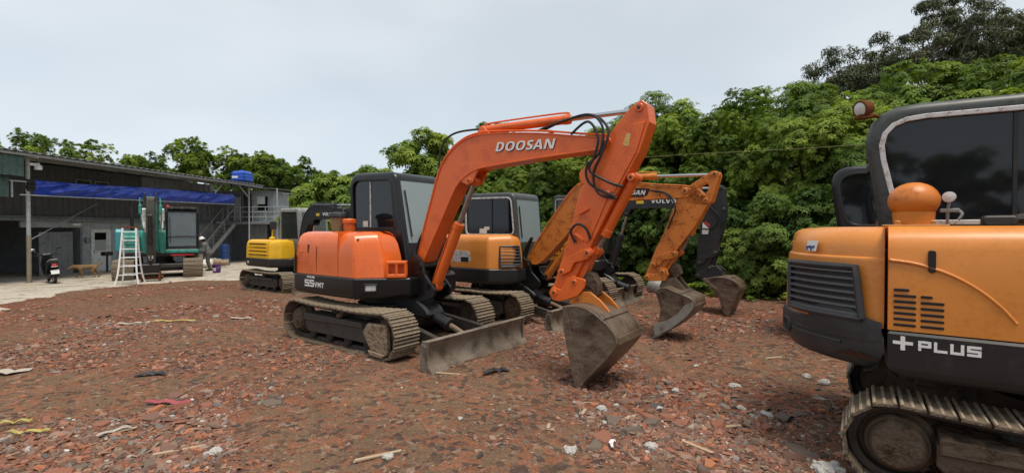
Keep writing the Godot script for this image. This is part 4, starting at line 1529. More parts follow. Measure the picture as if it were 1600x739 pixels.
		part(t, "horn", mb, M.dark_steel)

# ---------------------------------------------------------------- machines 3 and 6: yellow hood, charcoal body
func upper_c(t: Node3D, c: Dictionary):
	var plan := rp([-1.38, 0.50, -1.02, 0.90, 0.40, 0.90, 0.84, 0.50, 0.84, -0.6, 0.5, -0.88, -1.02, -0.90, -1.38, -0.50], [0.22, 0.10, 0.06, 0.1, 0.1, 0.1, 0.1, 0.22], 4)
	var sk := deck(t, plan, 0.72, 0.97, M.charcoal)
	var hood := rp([-1.34, 0.48, -1.03, 0.875, 0.34, 0.87, 0.52, 0.60, 0.46, 0.16, -0.55, 0.12, -0.56, -0.85, -1.03, -0.86, -1.34, -0.48], [0.05, 0.04, 0.04, 0.06, 0.04, 0.03, 0.03, 0.06, 0.08], 4)
	var mb := Mb.new()
	shell(mb, hood, [[0.975, 0.0], [1.30, 0.012], [1.42, 0.03], [1.475, 0.06], [1.50, 0.10], [1.51, 0.16]])
	var h := part(t, "engine_hood", mb, M.yellow, 25.0)
	for k in 4:
		mb = Mb.new()
		mb.ext(rp([-0.88, 1.06 + k * 0.105, 0.22 - 0.04 * k, 1.06 + k * 0.105, 0.22 - 0.04 * k, 1.085 + k * 0.105, -0.88, 1.085 + k * 0.105], 0.01, 2), 0.85, 0.874 - 0.006 * k, 0.002)
		part(h, "louvre_slot", mb, M.grease_and_shade)
		mb = Mb.new()
		mb.xf = Transform3D(Basis(Vector3.RIGHT, 0.5), Vector3(-0.33, 1.098 + k * 0.105, 0.876 - 0.006 * k))
		mb.box(Vector3.ZERO, Vector3(1.1 - 0.04 * k, 0.03, 0.02), 0.006)
		part(h, "louvre_lip", mb, M.yellow)
	var line := rp([-0.5, 0.9, -1.02, 0.90, -1.38, 0.50, -1.38, -0.5], [0.01, 0.10, 0.22, 0.01], 5)
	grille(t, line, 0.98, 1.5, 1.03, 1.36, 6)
	letters(sk, "lettering", "55", 0.07, Vector3(-0.85, 0.81, 0.902), Basis.IDENTITY, M.white_print, 1.2, 0.0, 0.6)
	# grab rail and mirror on the hood
	mb = Mb.new()
	mb.tube(smooth([Vector3(-0.10, 1.50, 0.55), Vector3(-0.10, 1.66, 0.55), Vector3(-0.06, 1.90, 0.55)], 4), 0.020, 7)
	mb.lathe(Vector3(-0.10, 1.50, 0.55), Vector3.UP, [[0.09, 0.0], [0.09, 0.06], [0.05, 0.09]], 12)
	var rail := part(t, "mirror_post", mb, M.yellow)
	mb = Mb.new()
	mb.xf = Transform3D(Basis(Vector3.UP, 0.5), Vector3(-0.05, 1.92, 0.55))
	mb.ext(rp([-0.09, -0.10, 0.09, -0.12, 0.10, 0.12, -0.10, 0.12], 0.04, 3), -0.02, 0.02, 0.006)
	part(rail, "mirror", mb, M.rubber)
	cab(t, {zn = 0.06, zf = -0.88, outer = [-0.70, 0.98, 0.62, 0.98, 0.48, 2.44, -0.62, 2.46], outer_r = [0.05, 0.05, 0.14, 0.10],
		window = [-0.56, 1.50, 0.46, 1.50, 0.38, 2.34, -0.54, 2.36], window_r = [0.05, 0.05, 0.08, 0.06], mat = c.cab_mat, trim = "cab_grey", slider = 0.0, sill = 0.3, glass = "clear_dark", front_glass = "clear_glass"})

# ---------------------------------------------------------------- the excavators
func place(t: Node3D, x: float, depth: float, turn := -TH):
	t.position = Vector3(x, slope(x, -depth) - 0.028, -depth)
	t.rotation.y = turn

func scaled(c: Dictionary, k: float) -> Dictionary:
	var r := {}
	for key in c:
		var w = c[key]
		if w is Vector2: r[key] = w * k
		elif w is Array and w.size() and (w[0] is float or w[0] is int) and key != "strips":
			var q := []
			for e in w: q.append(e * k)
			r[key] = q
		else: r[key] = w
	return r

func cfg_one() -> Dictionary:
	return {boom_mat = "orange", foot_x = 0.86, foot_y = 1.14,
		boom_up = [0.74, 1.18, 0.90, 1.68, 1.07, 2.12, 1.14, 2.31, 1.25, 2.52, 1.42, 2.68, 1.64, 2.79, 1.89, 2.825, 2.16, 2.81, 2.77, 2.74, 3.30, 2.645, 3.62, 2.59, 3.66, 2.54],
		boom_lo = [3.60, 2.485, 3.17, 2.475, 2.77, 2.462, 2.33, 2.44, 1.98, 2.42, 1.80, 2.39, 1.64, 2.32, 1.51, 2.22, 1.42, 2.09, 1.12, 1.60, 0.86, 1.18, 0.80, 1.10],
		lug = Vector2(1.72, 2.265), bcyl = Vector2(1.04, 0.86), bsplit = 0.62, acyl0 = Vector2(1.88, 2.905), acyl1 = Vector2(3.965, 2.855), asplit = 0.60,
		joint = Vector2(3.585, 2.54), arod = "chrome",
		arm = [3.92, 2.90, 3.985, 2.93, 4.045, 2.88, 4.07, 2.70, 3.97, 2.42, 3.72, 2.0, 3.45, 1.5, 3.24, 1.10, 3.10, 0.87, 3.00, 0.86, 2.95, 0.95, 3.16, 1.55, 3.27, 1.97, 3.36, 2.14, 3.30, 2.17, 3.29, 2.25, 3.46, 2.42, 3.65, 2.64, 3.86, 2.86],
		doubler = [[3.90, 2.70, 4.035, 2.71, 3.94, 2.42, 3.70, 2.02, 3.66, 2.04, 3.84, 2.40], [3.38, 1.50, 3.42, 1.52, 3.66, 2.03, 3.62, 2.05]],
		kcyl0 = Vector2(3.88, 2.17), kcyl1 = Vector2(3.46, 1.42), ksplit = 0.80, krad = 0.056,
		rock0 = Vector2(3.10, 1.178), rock1 = Vector2(3.41, 1.395), bpin = Vector2(3.26, 1.075), hinge = Vector2(3.01, 0.942),
		coupler = [2.94, 0.93, 2.98, 1.01, 3.10, 0.98, 3.17, 1.11, 3.24, 1.14, 3.40, 1.11, 3.38, 1.02, 3.30, 0.93, 3.20, 0.89, 3.08, 0.85, 2.99, 0.86],
		hook = [3.30, 1.10, 3.36, 1.19, 3.44, 1.17, 3.50, 1.06, 3.50, 0.94, 3.42, 0.90, 3.34, 0.96],
		bucket_back = [3.24, 0.84, 3.42, 0.865, 3.58, 0.82, 3.76, 0.70, 3.85, 0.58, 3.83, 0.47, 3.62, 0.22, 3.40, -0.02],
		bucket_mouth = [3.40, -0.02, 3.37, 0.10, 3.30, 0.38, 3.255, 0.62, 3.24, 0.84],
		ears = [3.18, 0.88, 3.26, 0.98, 3.44, 0.98, 3.56, 0.90, 3.70, 0.76, 3.42, 0.80, 3.22, 0.82], ear_mat = "orange_old", kz0 = -0.27, kz1 = 0.37,
		hoses = [[Vector3(1.16, 2.46, 0.10), Vector3(1.19, 2.70, 0.10), Vector3(1.30, 2.86, 0.08), Vector3(1.50, 2.925, 0.05), Vector3(1.90, 2.92, 0.02)],
			[Vector3(2.75, 2.78, 0.09), Vector3(3.08, 2.84, 0.10), Vector3(3.42, 2.86, 0.13), Vector3(3.60, 2.70, 0.18), Vector3(3.58, 2.45, 0.19), Vector3(3.42, 2.30, 0.18), Vector3(3.46, 2.12, 0.17), Vector3(3.72, 1.98, 0.14)],
			[Vector3(2.80, 2.78, 0.06), Vector3(3.12, 2.86, 0.07), Vector3(3.46, 2.85, 0.12), Vector3(3.66, 2.66, 0.17), Vector3(3.60, 2.42, 0.20), Vector3(3.50, 2.22, 0.18), Vector3(3.55, 2.02, 0.16), Vector3(3.74, 1.96, 0.13)],
			[Vector3(3.20, 2.68, 0.12), Vector3(3.42, 2.78, 0.16), Vector3(3.56, 2.60, 0.20), Vector3(3.52, 2.40, 0.20), Vector3(3.46, 2.26, 0.19), Vector3(3.66, 2.13, 0.15), Vector3(3.80, 2.08, 0.12)],
			[Vector3(3.26, 1.50, 0.13), Vector3(3.22, 1.62, 0.16), Vector3(3.30, 1.70, 0.17), Vector3(3.40, 1.66, 0.16), Vector3(3.44, 1.54, 0.13)]]}

func cfg_two() -> Dictionary:
	return {boom_mat = "orange_old", foot_x = 0.86, foot_y = 1.06, rod = "rod_rusty", arod = "chrome",
		boom_up = [0.76, 1.12, 1.0, 1.44, 1.40, 1.95, 1.66, 2.26, 1.86, 2.40, 2.10, 2.44, 2.5, 2.40, 3.07, 2.31, 3.55, 2.26, 3.66, 2.22],
		boom_lo = [3.62, 2.13, 3.47, 2.12, 2.78, 2.11, 2.35, 2.09, 2.10, 2.02, 1.84, 1.82, 1.45, 1.42, 1.05, 1.06, 0.86, 1.02],
		lug = Vector2(2.06, 1.97), bcyl = Vector2(1.14, 0.80), bsplit = 0.62, acyl0 = Vector2(2.05, 2.50), acyl1 = Vector2(3.985, 2.432), asplit = 0.56, arad = 0.05,
		joint = Vector2(3.58, 2.21),
		arm = [3.56, 2.26, 3.70, 2.30, 3.92, 2.06, 3.76, 1.74, 3.52, 1.42, 3.25, 1.02, 3.16, 0.88, 3.03, 0.86, 2.98, 0.93, 3.13, 1.32, 3.26, 1.58, 3.47, 2.12],
		head = [3.56, 2.24, 3.95, 2.475, 4.04, 2.47, 4.05, 2.40, 3.95, 2.04, 3.86, 1.99, 3.62, 2.02], head_hole = [3.74, 2.22, 3.80, 2.29, 3.88, 2.315, 3.91, 2.29, 3.90, 2.20, 3.86, 2.14, 3.78, 2.13],
		kcyl0 = Vector2(3.87, 2.06), kcyl1 = Vector2(3.50, 1.30), ksplit = 0.66,
		rock0 = Vector2(3.12, 1.102), rock1 = Vector2(3.43, 1.275), bpin = Vector2(3.265, 1.003), hinge = Vector2(3.025, 0.907),
		coupler = [2.96, 0.90, 3.02, 0.97, 3.16, 0.96, 3.22, 1.06, 3.32, 1.06, 3.36, 0.96, 3.30, 0.87, 3.06, 0.85], coupler_mat = "orange_old",
		hook = [3.34, 1.04, 3.40, 1.14, 3.48, 1.10, 3.52, 0.98, 3.44, 0.90, 3.36, 0.92],
		bucket_back = [3.22, 0.74, 3.36, 0.80, 3.50, 0.76, 3.62, 0.72, 3.76, 0.66, 3.79, 0.54, 3.70, 0.40, 3.45, 0.18, 3.24, 0.06],
		bucket_mouth = [3.24, 0.06, 3.20, 0.17, 3.28, 0.30, 3.31, 0.45, 3.28, 0.60, 3.22, 0.74],
		ears = [3.20, 0.76, 3.26, 0.90, 3.46, 0.92, 3.56, 0.80, 3.66, 0.68, 3.3, 0.72], ear_mat = "bucket", kz0 = -0.24, kz1 = 0.40, lip_mat = "bucket_worn",
		lower_wear = true, lower_plate = [3.205, 0.17, 3.26, 0.27, 3.40, 0.31, 3.56, 0.42, 3.66, 0.56, 3.775, 0.62, 3.785, 0.54, 3.695, 0.405, 3.45, 0.19, 3.24, 0.07],
		hoses = [[Vector3(2.8, 2.42, 0.05), Vector3(3.2, 2.40, 0.08), Vector3(3.52, 2.36, 0.15), Vector3(3.66, 2.18, 0.19), Vector3(3.60, 1.98, 0.19), Vector3(3.44, 1.84, 0.15), Vector3(3.40, 1.70, 0.12)],
			[Vector3(2.8, 2.42, 0.08), Vector3(3.2, 2.42, 0.10), Vector3(3.58, 2.34, 0.16), Vector3(3.72, 2.12, 0.19), Vector3(3.66, 1.92, 0.18), Vector3(3.58, 1.78, 0.12)],
			[Vector3(1.9, 2.44, 0.08), Vector3(2.2, 2.50, 0.09), Vector3(2.7, 2.44, 0.09), Vector3(3.1, 2.38, 0.09)]]}

func cfg_three() -> Dictionary:
	return {boom_mat = "boom_grey", foot_x = 0.72, foot_y = 1.10, rod = "chrome", arod = "chrome", bracket_mat = "charcoal",
		boom_up = [0.56, 1.14, 0.60, 1.45, 0.72, 1.90, 0.92, 2.24, 1.20, 2.42, 1.5, 2.45, 2.0, 2.42, 2.5, 2.37, 2.92, 2.33, 3.0, 2.29],
		boom_lo = [2.98, 2.15, 2.80, 2.13, 2.40, 2.10, 1.75, 2.10, 1.45, 2.10, 1.22, 2.02, 1.02, 1.86, 0.90, 1.66, 0.86, 1.40, 0.82, 1.14, 0.70, 1.06],
		lug = Vector2(1.26, 1.98), bcyl = Vector2(0.92, 0.86), bsplit = 0.60, acyl0 = Vector2(1.15, 2.50), acyl1 = Vector2(3.18, 2.445), asplit = 0.58,
		joint = Vector2(2.93, 2.24),
		arm = [3.12, 2.46, 3.19, 2.50, 3.25, 2.42, 3.285, 2.07, 3.22, 1.59, 3.12, 1.25, 2.96, 0.86, 2.86, 0.68, 2.74, 0.69, 2.73, 0.78, 2.77, 1.36, 2.82, 1.74, 2.84, 2.10, 2.94, 2.30],
		kcyl0 = Vector2(3.24, 2.02), kcyl1 = Vector2(3.12, 1.22), ksplit = 0.68, krad = 0.05,
		rock0 = Vector2(2.80, 0.98), rock1 = Vector2(3.09, 1.18), bpin = Vector2(3.0, 0.88), hinge = Vector2(2.79, 0.726),
		coupler = [2.72, 0.72, 2.78, 0.80, 2.92, 0.86, 2.98, 0.93, 3.14, 0.93, 3.22, 0.86, 3.24, 0.77, 3.05, 0.70, 2.80, 0.67],
		bucket_back = [2.92, 0.68, 3.10, 0.73, 3.30, 0.75, 3.48, 0.70, 3.58, 0.58, 3.55, 0.40, 3.46, 0.20, 3.38, 0.0],
		bucket_mouth = [3.38, 0.0, 3.28, 0.12, 3.22, 0.36, 3.05, 0.54, 2.92, 0.68],
		ears = [2.78, 0.66, 2.84, 0.80, 3.02, 0.95, 3.12, 0.92, 3.24, 0.76, 2.96, 0.64], kz0 = -0.22, kz1 = 0.36,
		hoses = [[Vector3(2.5, 2.42, 0.06), Vector3(2.8, 2.36, 0.14), Vector3(2.9, 2.16, 0.19), Vector3(3.06, 1.98, 0.19), Vector3(3.14, 1.80, 0.17), Vector3(3.02, 1.66, 0.15), Vector3(2.84, 1.66, 0.14)],
			[Vector3(2.5, 2.42, 0.09), Vector3(2.84, 2.34, 0.17), Vector3(3.0, 2.1, 0.2), Vector3(3.18, 1.9, 0.18), Vector3(3.22, 1.68, 0.13)]]}

func black_boom_marks(t: Node3D):
	var b: Node = t.get_node("boom")
	letters(b, "lettering", "VOLVO", 0.085, Vector3(2.08, 2.185, 0.122), Basis(Vector3.BACK, -0.035), M.white_print, 1.4, 0.0, 1.0)
	var mb := Mb.new()
	mb.box(Vector3(1.58, 2.225, 0.12), Vector3(0.16, 0.075, 0.004), 0.0)
	part(b, "sticker", mb, M.yellow_print)

func make_fleet():
	var under := {xf = 0.98, xr = -1.0, tr = 0.315, shoe = 0.40, gauge = 1.52, deck = 0.72, guard = true}
	# 1: the red-orange machine in front
	var t := thing("excavator", "glossy red-orange mini excavator with rounded hood, black cab and white lettering on its boom", "excavator", Vector3.ZERO, 0, "excavators parked in the yard")
	place(t, -1.86, 7.16)
	crawler(t, under)
	dozer(t, {})
	upper_a(t)
	var c := cfg_one()
	swing_bracket(t, c)
	boom_and_arm(t, c)
	var boom: Node = t.get_node("boom")
	letters(boom, "lettering", "DOOSAN", 0.110, Vector3(2.570, 2.562, 0.1215), Basis(Vector3.BACK, -0.055), M.black_paint, 1.36, 0.25, 1.5)
	letters(boom, "lettering", "DOOSAN", 0.110, Vector3(2.563, 2.570, 0.1245), Basis(Vector3.BACK, -0.055), M.white_print, 1.36, 0.25, 1.1)
	var mb := Mb.new()
	mb.ext(P([3.79, 2.50, 3.83, 2.62, 3.91, 2.60, 3.90, 2.54, 3.87, 2.48, 3.82, 2.49]), 0.108, 0.1125, 0.0)
	part(t.get_node("arm"), "sticker", mb, M.old_sticker)
	mb = Mb.new()
	for q in [[3.36, 1.84, 0.5], [3.30, 1.56, -0.6]]:
		mb.xf = Transform3D(Basis(Vector3.BACK, q[2]), Vector3(q[0], q[1], 0.12))
		mb.box(Vector3.ZERO, Vector3(0.13, 0.025, 0.03), 0.005)
	part(t.get_node("arm"), "hose_clip", mb, M.orange)

	# 2: the older orange machine beside it
	var k := 0.93
	t = thing("excavator", "weathered orange excavator with white window surround and bucket scraped to bare steel", "excavator", Vector3.ZERO, 0, "excavators parked in the yard")
	place(t, -0.265, 9.19)
	t.scale = Vector3.ONE * k
	var u2 := under.duplicate()
	u2.guard = false
	crawler(t, u2)
	dozer(t, {blade_x = 1.86})
	upper_b(t, {cab_mat = "cab_green_grey", slots = false, trim = "silver_trim"})
	c = scaled(cfg_two(), 1.0 / k)
	swing_bracket(t, c)
	boom_and_arm(t, c)
	boom = t.get_node("boom")
	mb = Mb.new()
	mb.ext(P([2.50 / k, 2.16 / k, 2.92 / k, 2.15 / k, 3.01 / k, 2.17 / k, 3.05 / k, 2.27 / k, 2.55 / k, 2.315 / k]), 0.116, 0.121, 0.0)
	part(boom, "nameplate", mb, M.black_paint)
	letters(boom, "lettering", "DOOSAN", 0.075, Vector3(2.745 / k, 2.19 / k, 0.1215), Basis(Vector3.BACK, -0.05), M.white_print, 1.15, 0.25, 1.1)
	mb = Mb.new()
	mb.box(Vector3(-0.36, 1.735, 0.062), Vector3(0.2, 0.10, 0.004), 0.0)
	mb.box(Vector3(-0.26, 1.79, 0.062), Vector3(0.14, 0.07, 0.0045), 0.0)
	part(t, "sticker", mb, M.paper)

	# 3: yellow machine with the charcoal boom, nearest the thicket
	t = thing("excavator", "yellow excavator with charcoal boom and bucket next to the green thicket", "excavator", Vector3.ZERO, 0, "excavators parked in the yard")
	place(t, 1.52, 11.10)
	crawler(t, u2)
	dozer(t, {blade_x = 1.2, blade_w = 0.95})
	upper_c(t, {cab_mat = "charcoal"})
	c = cfg_three()
	swing_bracket(t, c)
	boom_and_arm(t, c)
	black_boom_marks(t)
	boom = t.get_node("arm")
	mb = Mb.new()
	mb.ext(P([2.85, 1.55, 2.96, 1.55, 2.98, 1.66, 2.86, 1.78]), 0.108, 0.114, 0.0)
	part(boom, "sticker", mb, M.white_print)
	mb = Mb.new()
	mb.ext(P([2.87, 1.79, 2.98, 1.68, 3.0, 1.74, 2.92, 1.80]), 0.108, 0.114, 0.0)
	part(boom, "sticker", mb, M.red_print)

	# 6: its twin behind, towards the shed
	t = thing("excavator", "yellow excavator with grey cab standing by the concrete in front of the shed", "excavator", Vector3.ZERO, 0, "excavators parked in the yard")
	place(t, -6.65, 14.3)
	crawler(t, u2)
	dozer(t, {})
	upper_c(t, {cab_mat = "cab_grey"})
	c = cfg_three()
	swing_bracket(t, c)
	boom_and_arm(t, c)
	black_boom_marks(t)

	# 4: the orange machine close by on the right, seen from its tail
	t = thing("excavator", "orange excavator with big tail grille, domed air cleaner and dark plastic bumper", "excavator", Vector3.ZERO, 0, "excavators parked in the yard")
	place(t, 3.675, 3.07)
	var u4 := under.duplicate()
	u4.guard = false
	u4.merge({frame_mat = "mud_dark", tr = 0.305, xr = -0.94, rib = 0.008}, true)
	crawler(t, u4)
	dozer(t, {})
	upper_b(t, {cab_mat = "cab_green_grey", worn = true, lamp = true, dome = true})
	c = cfg_two()
	swing_bracket(t, c)
	boom_and_arm(t, c)

	# 5: the dark-cabbed machine behind that one
	t = thing("excavator", "excavator with near-black cab half hidden behind the orange tail", "excavator", Vector3.ZERO, 0, "excavators parked in the yard")
	place(t, 5.75, 6.55)
	crawler(t, u2)
	dozer(t, {})
	upper_b(t, {cab_mat = "cab_black", trim = "charcoal"})
	swing_bracket(t, c)
	boom_and_arm(t, c)

# ---------------------------------------------------------------- trees and undergrowth
func leaf(mb: Mb, base: Vector3, dir: Vector3, up: Vector3, length: float, width: float, droop: float):
	var side := dir.cross(up).normalized()
	var nrm := side.cross(dir).normalized()
	var a := base
	var b := base + dir * length * 0.5 - nrm * droop * length * 0.12
	var e := base + dir * length - nrm * droop * length * 0.5
	var l := b - side * width * 0.5 + nrm * width * 0.16
	var r := b + side * width * 0.5 + nrm * width * 0.16
	mb.tri(a, l, b); mb.tri(a, b, r); mb.tri(b, l, e); mb.tri(b, e, r)

# a tuft of leaves held out round the tip of a twig (y is outwards)
func tuft(sd: int, n: int, length: float, width: float, droop: float, spread: float, tiers := 2) -> ArrayMesh:
	var r := RandomNumberGenerator.new()
	r.seed = sd
	var mb := Mb.new()
	for k in tiers:
		for i in n:
			var a := TAU * (i + 0.5 * k + r.randf_range(-0.25, 0.25)) / n
			var el := spread + r.randf_range(-0.3, 0.3) + 0.35 * k
			var d := Vector3(cos(a) * cos(el), sin(el), sin(a) * cos(el))
			var ln := length * r.randf_range(0.75, 1.15) * (1.0 if k == 0 else 0.7)
			leaf(mb, Vector3(0, 0.05 * length * k, 0) + d * length * 0.12, d, Vector3.UP, ln, width * r.randf_range(0.8, 1.15), droop)
	return commit(mb, null, 12.0)

# hanging slender leaves, for the gum trees
func hanging_tuft(sd: int, n: int, length: float, width: float) -> ArrayMesh:
	var r := RandomNumberGenerator.new()
	r.seed = sd
	var mb := Mb.new()
	for i in n:
		var a := r.randf() * TAU
		var el := r.randf_range(-1.2, 0.2)
		var d := Vector3(cos(a) * cos(el), sin(el), sin(a) * cos(el))
		var o := Vector3(r.randf_range(-1, 1), r.randf_range(-0.6, 0.6), r.randf_range(-1, 1)) * length * 0.7
		leaf(mb, o, d, Vector3(r.randf() - 0.5, 1, r.randf() - 0.5).normalized(), length * r.randf_range(0.7, 1.2), width, 0.3)
	return commit(mb, null, 12.0)

func leaf_mat(called: String, k := 0.85) -> StandardMaterial3D:
	var m := mat(called, 1, 1, 1, 0.45)
	m.vertex_color_use_as_albedo = true
	m.backlight_enabled = true
	m.backlight = Color(k, k, k * 0.6)
	m.metallic_specular = 0.25
	m.cull_mode = BaseMaterial3D.CULL_DISABLED
	return m

func tree(called: String, label: String, at: Vector3, height: float, c: Dictionary, group := "") -> Node3D:
	var t := thing(called, label, c.get("category", "tree"), at, rng.randf() * TAU, group)
	var R: Vector3 = c.radius
	var ctr := Vector3(0, height - R.y, 0)
	var n_cl: int = c.clumps
	var per: int = c.per
	var rc: float = c.clump_r
	var xfs: Array[Transform3D] = []
	var cols: Array[Color] = []
	var spots: Array[Vector3] = []
	var pal: Array = c.palette
	for i in n_cl:
		var d := Vector3(rng.randfn(), rng.randfn() * 0.9 + c.get("lift", 0.15), rng.randfn()).normalized()
		var f := pow(rng.randf(), c.get("fill", 0.35))
		var p := ctr + d * R * f
		if p.y < 0.15: p.y = 0.15 + rng.randf() * 0.3
		var r := rc * rng.randf_range(0.65, 1.3)
		spots.append(p)
		var tint: Color = pal[rng.randi() % pal.size()]
		for k in per:
			var e := Vector3(rng.randfn(), rng.randfn() + 0.55, rng.randfn()).normalized()
			var q := p + e * Vector3(1, c.get("flat", 0.7), 1) * r * rng.randf_range(0.55, 1.05)
			if q.y < 0.04: continue
			var up: Vector3 = (e * 0.8 + Vector3.UP * c.get("upright", 0.7) + d * 0.3).normalized()
			var sd: Vector3 = up.cross(Vector3(rng.randf() - 0.5, rng.randf() - 0.5, rng.randf() - 0.5)).normalized()
			var s: float = c.get("leaf_scale", 1.0) * rng.randf_range(0.7, 1.3)
			xfs.append(Transform3D(Basis(sd, up, sd.cross(up)) * s, q))
			var w := rng.randf_range(0.72, 1.25)
			cols.append(Color(tint.r * w, tint.g * w, tint.b * w))
	var mm := MultiMesh.new()
	mm.transform_format = MultiMesh.TRANSFORM_3D
	mm.use_colors = true
	mm.mesh = c.tuft
	mm.instance_count = xfs.size()
	for i in xfs.size():
		mm.set_instance_transform(i, xfs[i])
		mm.set_instance_color(i, cols[i])
	var o := MultiMeshInstance3D.new()
	o.name = "crown"
	o.set_meta("kind", "stuff")
	o.multimesh = mm
	t.add_child(o)
	# trunk and limbs
	var mb := Mb.new()
	var tr: float = c.get("trunk_r", 0.03 * height)
	var bend := Vector3(rng.randfn() * 0.2, 0, rng.randfn() * 0.2)
	var top := Vector3(bend.x, ctr.y + R.y * 0.3, bend.z)
	var path := smooth([Vector3(0, -0.1, 0), Vector3(bend.x * 0.3 + rng.randfn() * 0.06, top.y * 0.35, bend.z * 0.5), Vector3(bend.x * 1.2, top.y * 0.7, bend.z * 0.8), top], 4)
	mb.tube(path, tr, 8, tr * 0.3)
	for i in mini(c.get("limbs", 9), spots.size()):
		var e := spots[i * (spots.size() / mini(c.get("limbs", 9), spots.size()))]
		var s := path[clampi(int(rng.randf_range(0.35, 0.95) * path.size()), 1, path.size() - 1)]
		if e.y < s.y * 0.6: s = path[int(path.size() * 0.3)]
		var mid := s.lerp(e, 0.5) + Vector3(rng.randfn() * 0.12, 0.10 + rng.randf() * 0.15, rng.randfn() * 0.12) * e.distance_to(s) * 0.6
		mb.tube(smooth([s, mid, e], 4), tr * 0.42, 6, tr * 0.1)
	part(t, "trunk", mb, M[c.get("bark", "bark")], 50.0)
	return t

func px_tree(called: String, label: String, px: float, depth: float, top_y: float, c: Dictionary, group := "") -> Node3D:
	# a direction read off the photograph; the distance is set by what stands in front
	var x := (px - 800.0) / 740.0 * depth
	var gy := slope(x, -depth)
	var h := 1.62 + (358.0 - top_y) / 740.0 * depth - gy
	return tree(called, label, Vector3(x, gy, -depth), h, c, group)

func make_green():
	rng.seed = 77
	mat("bark", 0.11, 0.085, 0.062, 0.9, grime(16, Color(0.5, 0.45, 0.4), 0.9, 0.03, 0.1, 128), 1.5)
	mat("bark_pale", 0.16, 0.14, 0.12, 0.85)
	var lm := leaf_mat("leaf_green")
	var palm := tuft(1, 7, 0.17, 0.062, 0.9, 0.05, 2)
	palm.surface_set_material(0, lm)
	var oval := tuft(2, 6, 0.13, 0.07, 0.6, 0.3, 2)
	oval.surface_set_material(0, lm)
	var fine := tuft(3, 9, 0.11, 0.03, 0.5, 0.35, 3)
	fine.surface_set_material(0, lm)
	var far := tuft(4, 7, 0.30, 0.13, 0.6, 0.25, 2)
	far.surface_set_material(0, lm)
	var hang := hanging_tuft(5, 16, 0.26, 0.05)
	hang.surface_set_material(0, leaf_mat("gum_leaf", 0.4))
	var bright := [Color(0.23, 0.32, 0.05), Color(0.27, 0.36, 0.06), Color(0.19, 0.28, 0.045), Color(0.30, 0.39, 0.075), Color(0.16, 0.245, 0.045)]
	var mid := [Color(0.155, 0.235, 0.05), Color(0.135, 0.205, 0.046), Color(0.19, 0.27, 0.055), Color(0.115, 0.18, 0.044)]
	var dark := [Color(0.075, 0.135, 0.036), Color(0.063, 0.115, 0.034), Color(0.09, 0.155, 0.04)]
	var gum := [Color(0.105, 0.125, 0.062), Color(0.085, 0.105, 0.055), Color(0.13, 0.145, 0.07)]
	# the thicket: three staggered rows along the edge of the yard
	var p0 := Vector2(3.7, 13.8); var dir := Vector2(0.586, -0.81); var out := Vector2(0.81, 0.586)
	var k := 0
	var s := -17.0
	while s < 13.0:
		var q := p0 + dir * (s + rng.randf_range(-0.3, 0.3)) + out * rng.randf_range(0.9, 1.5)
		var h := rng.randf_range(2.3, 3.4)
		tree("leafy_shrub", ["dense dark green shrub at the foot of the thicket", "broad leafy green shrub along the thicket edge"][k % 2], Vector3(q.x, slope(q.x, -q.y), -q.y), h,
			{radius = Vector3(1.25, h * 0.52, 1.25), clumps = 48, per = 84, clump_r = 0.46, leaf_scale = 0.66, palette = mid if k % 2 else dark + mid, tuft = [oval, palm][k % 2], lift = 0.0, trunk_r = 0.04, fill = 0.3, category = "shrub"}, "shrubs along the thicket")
		s += 1.35
		k += 1
	s = -17.5
	k = 0
	while s < 14.0:
		var q := p0 + dir * (s + rng.randf_range(-0.3, 0.3)) + out * rng.randf_range(2.5, 3.1)
		var h := curve_at([[-18, 7.1], [-16, 7.1], [-12, 6.1], [-8, 5.4], [-4, 5.9], [0, 5.9], [3, 5.3], [6, 4.7], [10, 4.2], [20, 4.0]], s) + rng.randf_range(-0.45, 0.3)
		tree("broadleaf_tree", ["bright green broadleaf tree rising from the thicket", "yellow-green broadleaf tree with drooping leaf clusters"][k % 2], Vector3(q.x, slope(q.x, -q.y), -q.y), h,
			{radius = Vector3(1.7, h * 0.44, 1.7), clumps = 70, per = 104, clump_r = 0.50, leaf_scale = 0.58, palette = bright if k % 2 else bright + mid, tuft = [palm, oval, palm][k % 3], trunk_r = 0.09, fill = 0.3}, "trees of the thicket")
		s += 1.9
		k += 1
	s = -18.0
	while s < 16.0:
		var q := p0 + dir * (s + rng.randf_range(-0.4, 0.4)) + out * rng.randf_range(5.0, 5.8)
		var h := curve_at([[-20, 6.6], [-16, 6.5], [-10, 6.1], [-7, 6.4], [-4, 7.3], [0, 6.6], [4, 6.1], [6, 5.7], [10, 5.0], [20, 4.6]], s) + rng.randf_range(-0.45, 0.25)
		tree("broadleaf_tree", "tall green tree in the back row of the thicket", Vector3(q.x, slope(q.x, -q.y), -q.y), h,
			{radius = Vector3(2.0, h * 0.45, 2.0), clumps = 66, per = 80, clump_r = 0.58, palette = bright + mid, tuft = palm, leaf_scale = 0.7, trunk_r = 0.1, fill = 0.3}, "back row of the thicket")
		s += 2.5
	px_tree("slender_tree", "slender tree top with sparse tufts above the orange boom", 786, 24.5, 172, {radius = Vector3(1.3, 1.6, 1.3), clumps = 14, per = 26, clump_r = 0.42, palette = mid, tuft = oval, trunk_r = 0.08, leaf_scale = 1.3})
	px_tree("broadleaf_tree", "light green tree standing out beside the black cab roof", 672, 22.0, 208, {radius = Vector3(2.1, 2.4, 2.1), clumps = 60, per = 42, clump_r = 0.55, palette = bright, tuft = palm, leaf_scale = 1.25, trunk_r = 0.11, fill = 0.4})
	# gum trees behind the thicket
	var gl := "tall dark gum tree with open drooping foliage behind thicket"
